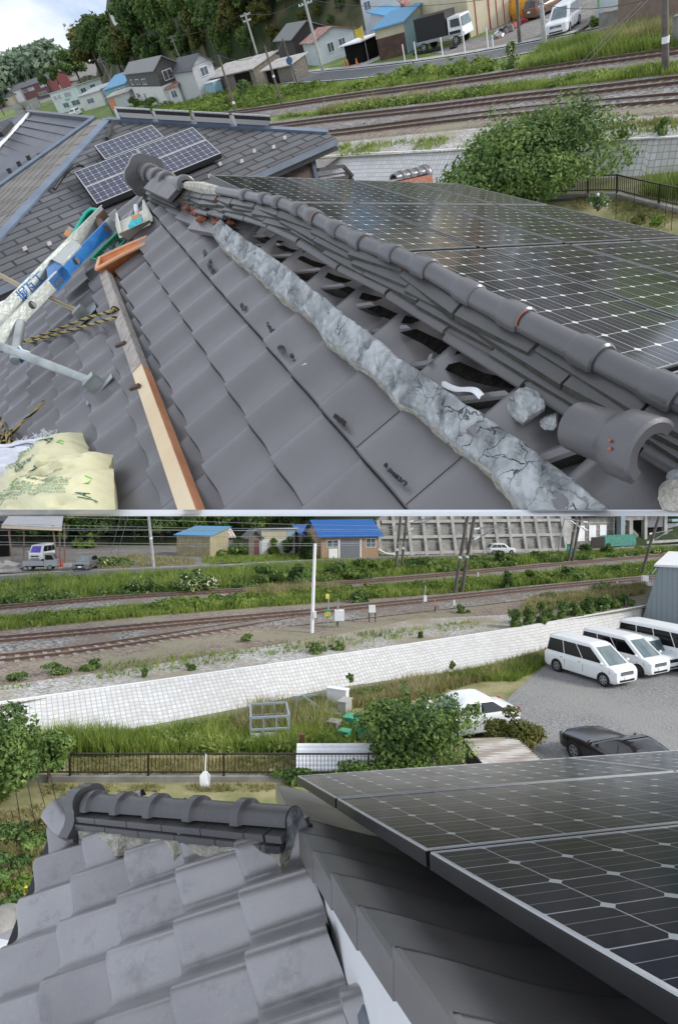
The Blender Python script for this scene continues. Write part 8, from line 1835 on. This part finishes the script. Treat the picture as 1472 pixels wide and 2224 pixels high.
for i, (x, y, w, hh, lf, lab, fl) in enumerate(((30, 1890, 1.2, .5, 'leafdark', 'dark leafy plants in the garden at the left edge', None), (75, 1830, .9, .35, 'leafmid', 'leafy bean plants below the small tree', None), (40, 1935, .9, .45, 'leaflight', 'yellow flowering squash plants in the garden', 'flowery'), (95, 1790, .8, .3, 'leafolive', 'olive weeds beside the garden stakes', None), (165, 1730, .6, .3, 'leaflight', 'bright green tuft beside the curved ridge tile', None), (10, 1990, 1.0, .4, 'leafmid', 'leafy plants above the stones at the lower left', None), (120, 1860, .5, .25, 'leafmid', 'small green plant near the roof edge', None), (10, 1820, 1.2, .9, 'leafdark', 'tall dark shrub at the left edge of the garden', None))):
    p = P2(x, y, ZL); make_bush('garden_plant', lab, 'plant', F2.M(p), w/2, w/2, hh, 1300, .08, K[lf], 520+i, nl=8, flowers=K[fl] if fl else None, nfl=40, fsize=.08)
for i, (x, y, xt, yt) in enumerate(((79, 1808, 62, 1710), (100, 1760, 82, 1695), (121, 1738, 108, 1676), (48, 1806, 35, 1720), (30, 1785, 24, 1760), (96, 1835, 66, 1760))):
    p = P2(x, y, ZL); k = p.dot(ZC)/F; m = MB(); m.tube([p, p+Vector(((xt-x)*k, 0, (y-yt)*k*1.05))], .010, 6); o = m.build('garden_stake', K['blackrail'], None, world=True); setp(o, '%s thin dark garden stake in the garden at the lower left' % ('tallest', 'second tallest', 'rightmost', 'left leaning', 'shortest', 'lowest')[i], 'stake')
for i, (x, y, r) in enumerate(((8, 2022, .42), (44, 2015, .34), (62, 2010, .3), (-30, 2030, .4))):
    p = P2(x, y, ZL); bm = bmesh.new(); bmesh.ops.create_icosphere(bm, subdivisions=3, radius=r)
    for v in bm.verts: v.co *= 1+mnoise.noise(v.co*3+Vector((i, 0, 0)))*.3; v.co.z *= .8
    me = bpy.data.meshes.new('stone'); bm.to_mesh(me); bm.free(); me.materials.append(K['concretedark']); o = bpy.data.objects.new('stone', me); C.objects.link(o); o.matrix_world = F2.M(p+Vector((0, 0, r*.3))); setp(o, '%s garden boulder at the lower left' % ('big round', 'middle', 'rightmost', 'leftmost')[i], 'stone')

# ================================================================ lower photo: tiled eave, sleeve ridge, verge and solar panels
h2 = thing('house', 'silver grey tiled roof with a short sleeve ridge, filling the lower photo', 'house', TW(ROOF2.lat(2, 2)))
def skip2(i, j):       # i across (along v), j up the slope (along u)
    return i < -1.95+j*.8 or (j == 5 and i < 5)
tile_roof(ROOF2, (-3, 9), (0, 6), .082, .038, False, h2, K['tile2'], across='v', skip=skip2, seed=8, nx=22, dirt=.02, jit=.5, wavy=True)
m = MB(); m.hexa([ROOF2.lat(a, b, -.12) for a, b in ((.15, -1.6), (5.0, 2.4), (5.3, 9), (.15, 9))], [ROOF2.lat(a, b, -.03) for a, b in ((.15, -1.6), (5.0, 2.4), (5.3, 9), (.15, 9))]); m.build('roof_deck', K['mud'], h2, world=True)
un, vn = ROOF2.u.normalized(), ROOF2.v.normalized(); zz = Vector((0, 0, 1))
p, q = ROOF2.lat(.0, -2.4, -.03), ROOF2.lat(.0, 9, -.03); m = MB(); m.bar(p-un*.045-zz*.06, q-un*.045-zz*.06, .1, .12); m.build('gutter', K['black'], h2, world=True)
m = MB(); m.bar(p-un*.1-zz*.02, q-un*.1-zz*.02, .012, .03); m.build('gutter_lip', K['steel'], h2, world=True)
# sleeve ridge
ridge2 = MB(); B0, B1 = ROOF2.hit(205, 1797, .04), ROOF2.hit(650, 1846, .0); rd_ = (B1-B0).normalized(); side = rd_.cross(zz).normalized()
if side.dot(ZC) > 0: side = -side
upr = side.cross(rd_).normalized()
if upr.z < 0: upr = -upr
rp = lambda f, s, z: B0.lerp(B1, f)+side*s+upr*z
rows = []; rs = random.Random(4)
for k in range(60):
    f = k/59; w = .105+.02*mnoise.noise(Vector((k*.35, 0, 0)))+(.05 if (k*7//59) % 2 else 0)*.6
    rows.append([rp(f, w, -.06), rp(f, w*.93, .032), rp(f, .05, .05), rp(f, -.05, .05), rp(f, -.11, -.06)])
ridge2.grid(rows); ridge2.poly(rows[0]); ridge2.poly(rows[-1]); r2 = ridge2.build('ridge', K['mortarp'], h2, world=True)
for k in range(6):
    a, b = k/5.4, min(1, (k+1)/5.4-.004)
    for lay, (w, z) in enumerate(((.112, .030), (.098, .066))):
        o = -.07*lay; fa_, fb = max(0, min(1, a+o)), max(0, min(1, b+o))
        if fb-fa_ < .02: continue
        m = MB(); m.hexa([rp(fa_, w, z), rp(fa_, -w, z), rp(fa_, -w, z+.034), rp(fa_, w, z+.03)], [rp(fb, w, z), rp(fb, -w, z), rp(fb, -w, z+.034), rp(fb, w, z+.03)]); m.build('flat_ridge_tile', K['ridge2'], r2, world=True)
for z, w in ((.030, .112), (.066, .098)):
    m = MB(); m.hexa([rp(.94, w, z), rp(.94, -w, z), rp(.94, -w, z+.034), rp(.94, w, z+.03)], [rp(1, w, z), rp(1, -w, z), rp(1, -w, z+.034), rp(1, w, z+.03)]); m.build('flat_ridge_tile', K['ridge2'], r2, world=True)
m = MB(); n = 12; c = rp(1.003, 0, .12); m.poly([c+(side*math.cos(math.pi*k/n)+upr*math.sin(math.pi*k/n))*.055 for k in range(n+1)]+[rp(1.003, -.09, .03), rp(1.003, .09, .03)]); m.build('broken_end', K['mortarw'], r2, world=True)
fs = [.02, .20, .385, .585, .80, 1.0]
for i in range(5):
    cap_tile(r2, rp(fs[i]-.012, 0, .118), rp(fs[i+1]+.0, 0, .118), .064, upr, material=K['ridge2'], arc=185, cr=1.3, taper=.97)
# lobed end plate and curved corner tile
lob = []
for k in range(30):
    t = math.radians(-20+220*k/29); r = .10+.018*abs(math.sin(t*2.0)); lob.append((math.cos(t)*r, .10+math.sin(t)*r))
fo = [(-.12, .03), (-.16, -.01), (-.12, -.05), (.12, -.05), (.16, -.01), (.12, .03)]
plate(rp(-.005, 0, .02), side, upr, rd_, lob+fo, .09).build('ridge_end_tile', K['ridge2'], r2, world=True)
m = MB(); pc = smooth_line([rp(-.02, .06, .02), rp(-.07, .06, .01), rp(-.13, .05, .035), rp(-.19, .04, .10)], 5); rows = []
for i, p_ in enumerate(pc):
    d = (pc[min(i+1, len(pc)-1)]-pc[max(i-1, 0)]).normalized(); a_ = d.cross(upr).normalized(); u_ = a_.cross(d).normalized(); rr = .06+.035*i/len(pc)
    rows.append([p_+(u_*math.cos(t)+a_*math.sin(t))*rr for t in [(-1.75+3.5*k/14) for k in range(15)]])
m.grid(rows); m.poly(rows[-1]); m.build('curved_corner_tile', K['tile2'], h2, world=True, smooth=60)
m = MB(); m.bar(rp(-.03, .13, -.02), rp(.01, .13, -.01), .025, .02, upr); m.build('clay_scrap', K['noshi'], h2, world=True)
m = MB(); c = ROOF2.hit(615, 1836, .06); rs = random.Random(2); m.grid([[c+un*(i-2)*.018+vn*((j-1)*.022+rs.uniform(-.012, .012))+ROOF2.n*rs.uniform(0, .02) for j in range(3)] for i in range(5)]); o = m.build('plastic_scrap', mat('pale blue film', (.45, .55, .65), .4, .2, 9), None, world=True); setp(o, 'crumpled pale blue plastic scrap at the foot of the sleeve ridge', 'scrap')
# verge of the upper roof: overlapping matt tiles with a turned down skirt
VP_ = lambda a, b, h: PAN2.lat(a, b, h)
dz = -.115
def vhit(px, py, h=dz): return PAN2.hit(px, py, h)
E0, E1 = vhit(648, 1800), vhit(905, 2260)           # skirt edge, far to near
ev = (E1-E0); nT = 7; vn2 = (PAN2.u.normalized()-ev.normalized()*PAN2.u.normalized().dot(ev.normalized())).normalized()
steps = [vhit(x, y) for x, y in ((600, 1715), (646, 1792), (654, 1826), (682, 1868), (722, 1920), (778, 1996), (858, 2092), (985, 2246), (1150, 2440))]
Wv = 1.1
for i in range(len(steps)-1):
    a, b = steps[i], steps[i+1]; rows = []; n = 20
    for k, f in enumerate((0, .04, .5, 1.03)):
        base = a.lerp(b, f); lift = .030*(1-f)
        row = []
        for q in range(n+1):
            s = q/n; hgt = -.085*math.sin(min(1, s/.8)*math.pi)*(1 if s < .8 else 1)+(.05*max(0, s-.55)/.45)
            if s < .1: hgt = -.0
            hgt = -.11*math.sin(math.pi*min(1, s*1.05))**1.3+.02*s
            row.append(base+vn2*(Wv*s)+ev.normalized()*(.10*math.sin(math.pi*s))*(1-.0)+PAN2.n*(hgt+lift))
        if k == 0: rows.append([p_-PAN2.n*.03 for p_ in row])
        rows.append(row)
    m = MB(); m.grid(rows[:2]); m.grid(rows[1:]); m.mi = 1; m.grid([[p_+PAN2.n*.001 for p_ in rows[1]], [p_+PAN2.n*.002+ev.normalized()*.005 for p_ in rows[1]]]); m.mi = 0  # thin dark line painted for the shade at each lap
    # turned down skirt
    sk = .085; e0, e1 = a+PAN2.n*.03, b+PAN2.n*.002
    m.hexa([e0-vn2*.004, e1-vn2*.004, e1-vn2*.004-zz*sk, e0-vn2*.004-zz*(sk+.02)], [e0+vn2*.01, e1+vn2*.01, e1+vn2*.01-zz*sk, e0+vn2*.01-zz*(sk+.02)])
    m.build('verge_tile', [K['verge'], K['lapshade']], h2, world=True, smooth=40)
m = MB(); 
for i in range(2, len(steps)-1):
    for k in range(3):
        c = steps[i].lerp(steps[i+1], .25)+vn2*(.10+.045*k)+PAN2.n*(-.005-.012*k); m.ball(c, .006, .006, .006, 6, 4)
m.build('nail_heads', K['steel'], h2, world=True)
# white gable wall under the verge and grey valley flashing
m = MB(); wa, wb = [x+vn2*.05-zz*.06 for x in (steps[2], steps[-1])]; m.hexa([wa, wb, wb-zz*1.2, wa-zz*1.2], [x+vn2*.15 for x in (wa, wb, wb-zz*1.2, wa-zz*1.2)]); m.build('gable_wall', K['white'], h2, world=True)
m = MB(); pf = [ROOF2.hit(x, y, .01) for x, y in ((706, 1960), (722, 2020), (745, 2090), (770, 2160), (800, 2260))]; pg = [ROOF2.hit(x, y, .05) for x, y in ((722, 1990), (752, 2040), (778, 2110), (808, 2170), (850, 2260))]; m.grid([pf, pg]); m.build('valley_flashing', mat('grey lead flashing', (.2, .225, .24), .4, .2, 5), h2, world=True, smooth=60)
m = MB(); c0_, c1_ = ROOF2.hit(778, 2180, .03), ROOF2.hit(825, 2250, .05); m.tube([c0_, c0_.lerp(c1_, .5)+ROOF2.n*.02, c1_], .045, 10); m.build('flashing_roll', K['navylight'], h2, world=True, smooth=60)
# panels
rn2 = ['nearest', 'middle', 'farthest']; dd = {('nearest', 0): 'biggest solar panel at the lower right corner', ('middle', 0): 'solar panel in the middle row of the lower photo, cut by the right edge', ('farthest', 0): 'farthest solar panel of the lower photo, in front of the leafy tree', ('farthest', 1): 'solar panel at the right edge beside the black coupe', ('middle', 1): 'x', ('nearest', 1): 'x'}
for r, (b0, b1) in enumerate(((-1.28, 4.75), (-7.32, -1.47), (-12.95, -7.52))):
    for c, (a0, a1) in enumerate(((-.2, 11.5), (11.62, 23.2))):
        if c == 1 and r < 2: continue
        nb3 = 6; k = nb3/(b1-b0); pl = Plane((0, 0, 1), (1, 0, 0), (0, 1, 0)); pl.u = PAN2.u*((a1-a0)/12); pl.v = PAN2.v/k; pl.n = PAN2.n; pl.p = PAN2.p
        sh = a0/((a1-a0)/12)
        panel(pl, sh, sh+12, b0*k, b0*k+nb3, 0, 0, dd[(rn2[r], c)], 'solar panels in the lower photo', K['solar2'], K['margin'], .042, fw=.055)
# lower tiled roof and sheet at the bottom left corner
t = thing('lower_roof', 'corner of a lower grey tiled roof at the bottom left of the lower photo', 'roof', TW(Q(20, 2140, 5.2)))
lowp = Plane((0, 0, 1), (1, 0, 0), (0, 1, 0)); lowp.p = Q(-60, 2240, 5.2); lowp.u = Vector((-.02, .42, .02)); lowp.v = Vector((.30, .12, .12)); lowp.n = lowp.u.cross(lowp.v).normalized(); lowp.n = lowp.n if lowp.n.z > 0 else -lowp.n
tile_roof(lowp, (-2, 3), (-2, 3), .06, .03, True, t, K['tile2'], seed=2, across='u')
m = MB(); a_, b_ = Q(-10, 2200, 5.0), Q(42, 2070, 5.6); m.bar(a_, b_, .16, .08); m.build('verge_cap', K['ridge2'], t, world=True)
m = MB(); w_ = [Q(-40, 2040, 6.2), Q(2, 2040, 6.2), Q(46, 2048, 6.0), Q(24, 2066, 5.8), Q(-40, 2070, 5.8)]; m.hexa(w_, [x-zz*.02 for x in w_]); o = m.build('white_sheet', K['white'], None, world=True); setp(o, 'white sheet at the lower left beside the boulders', 'sheet')
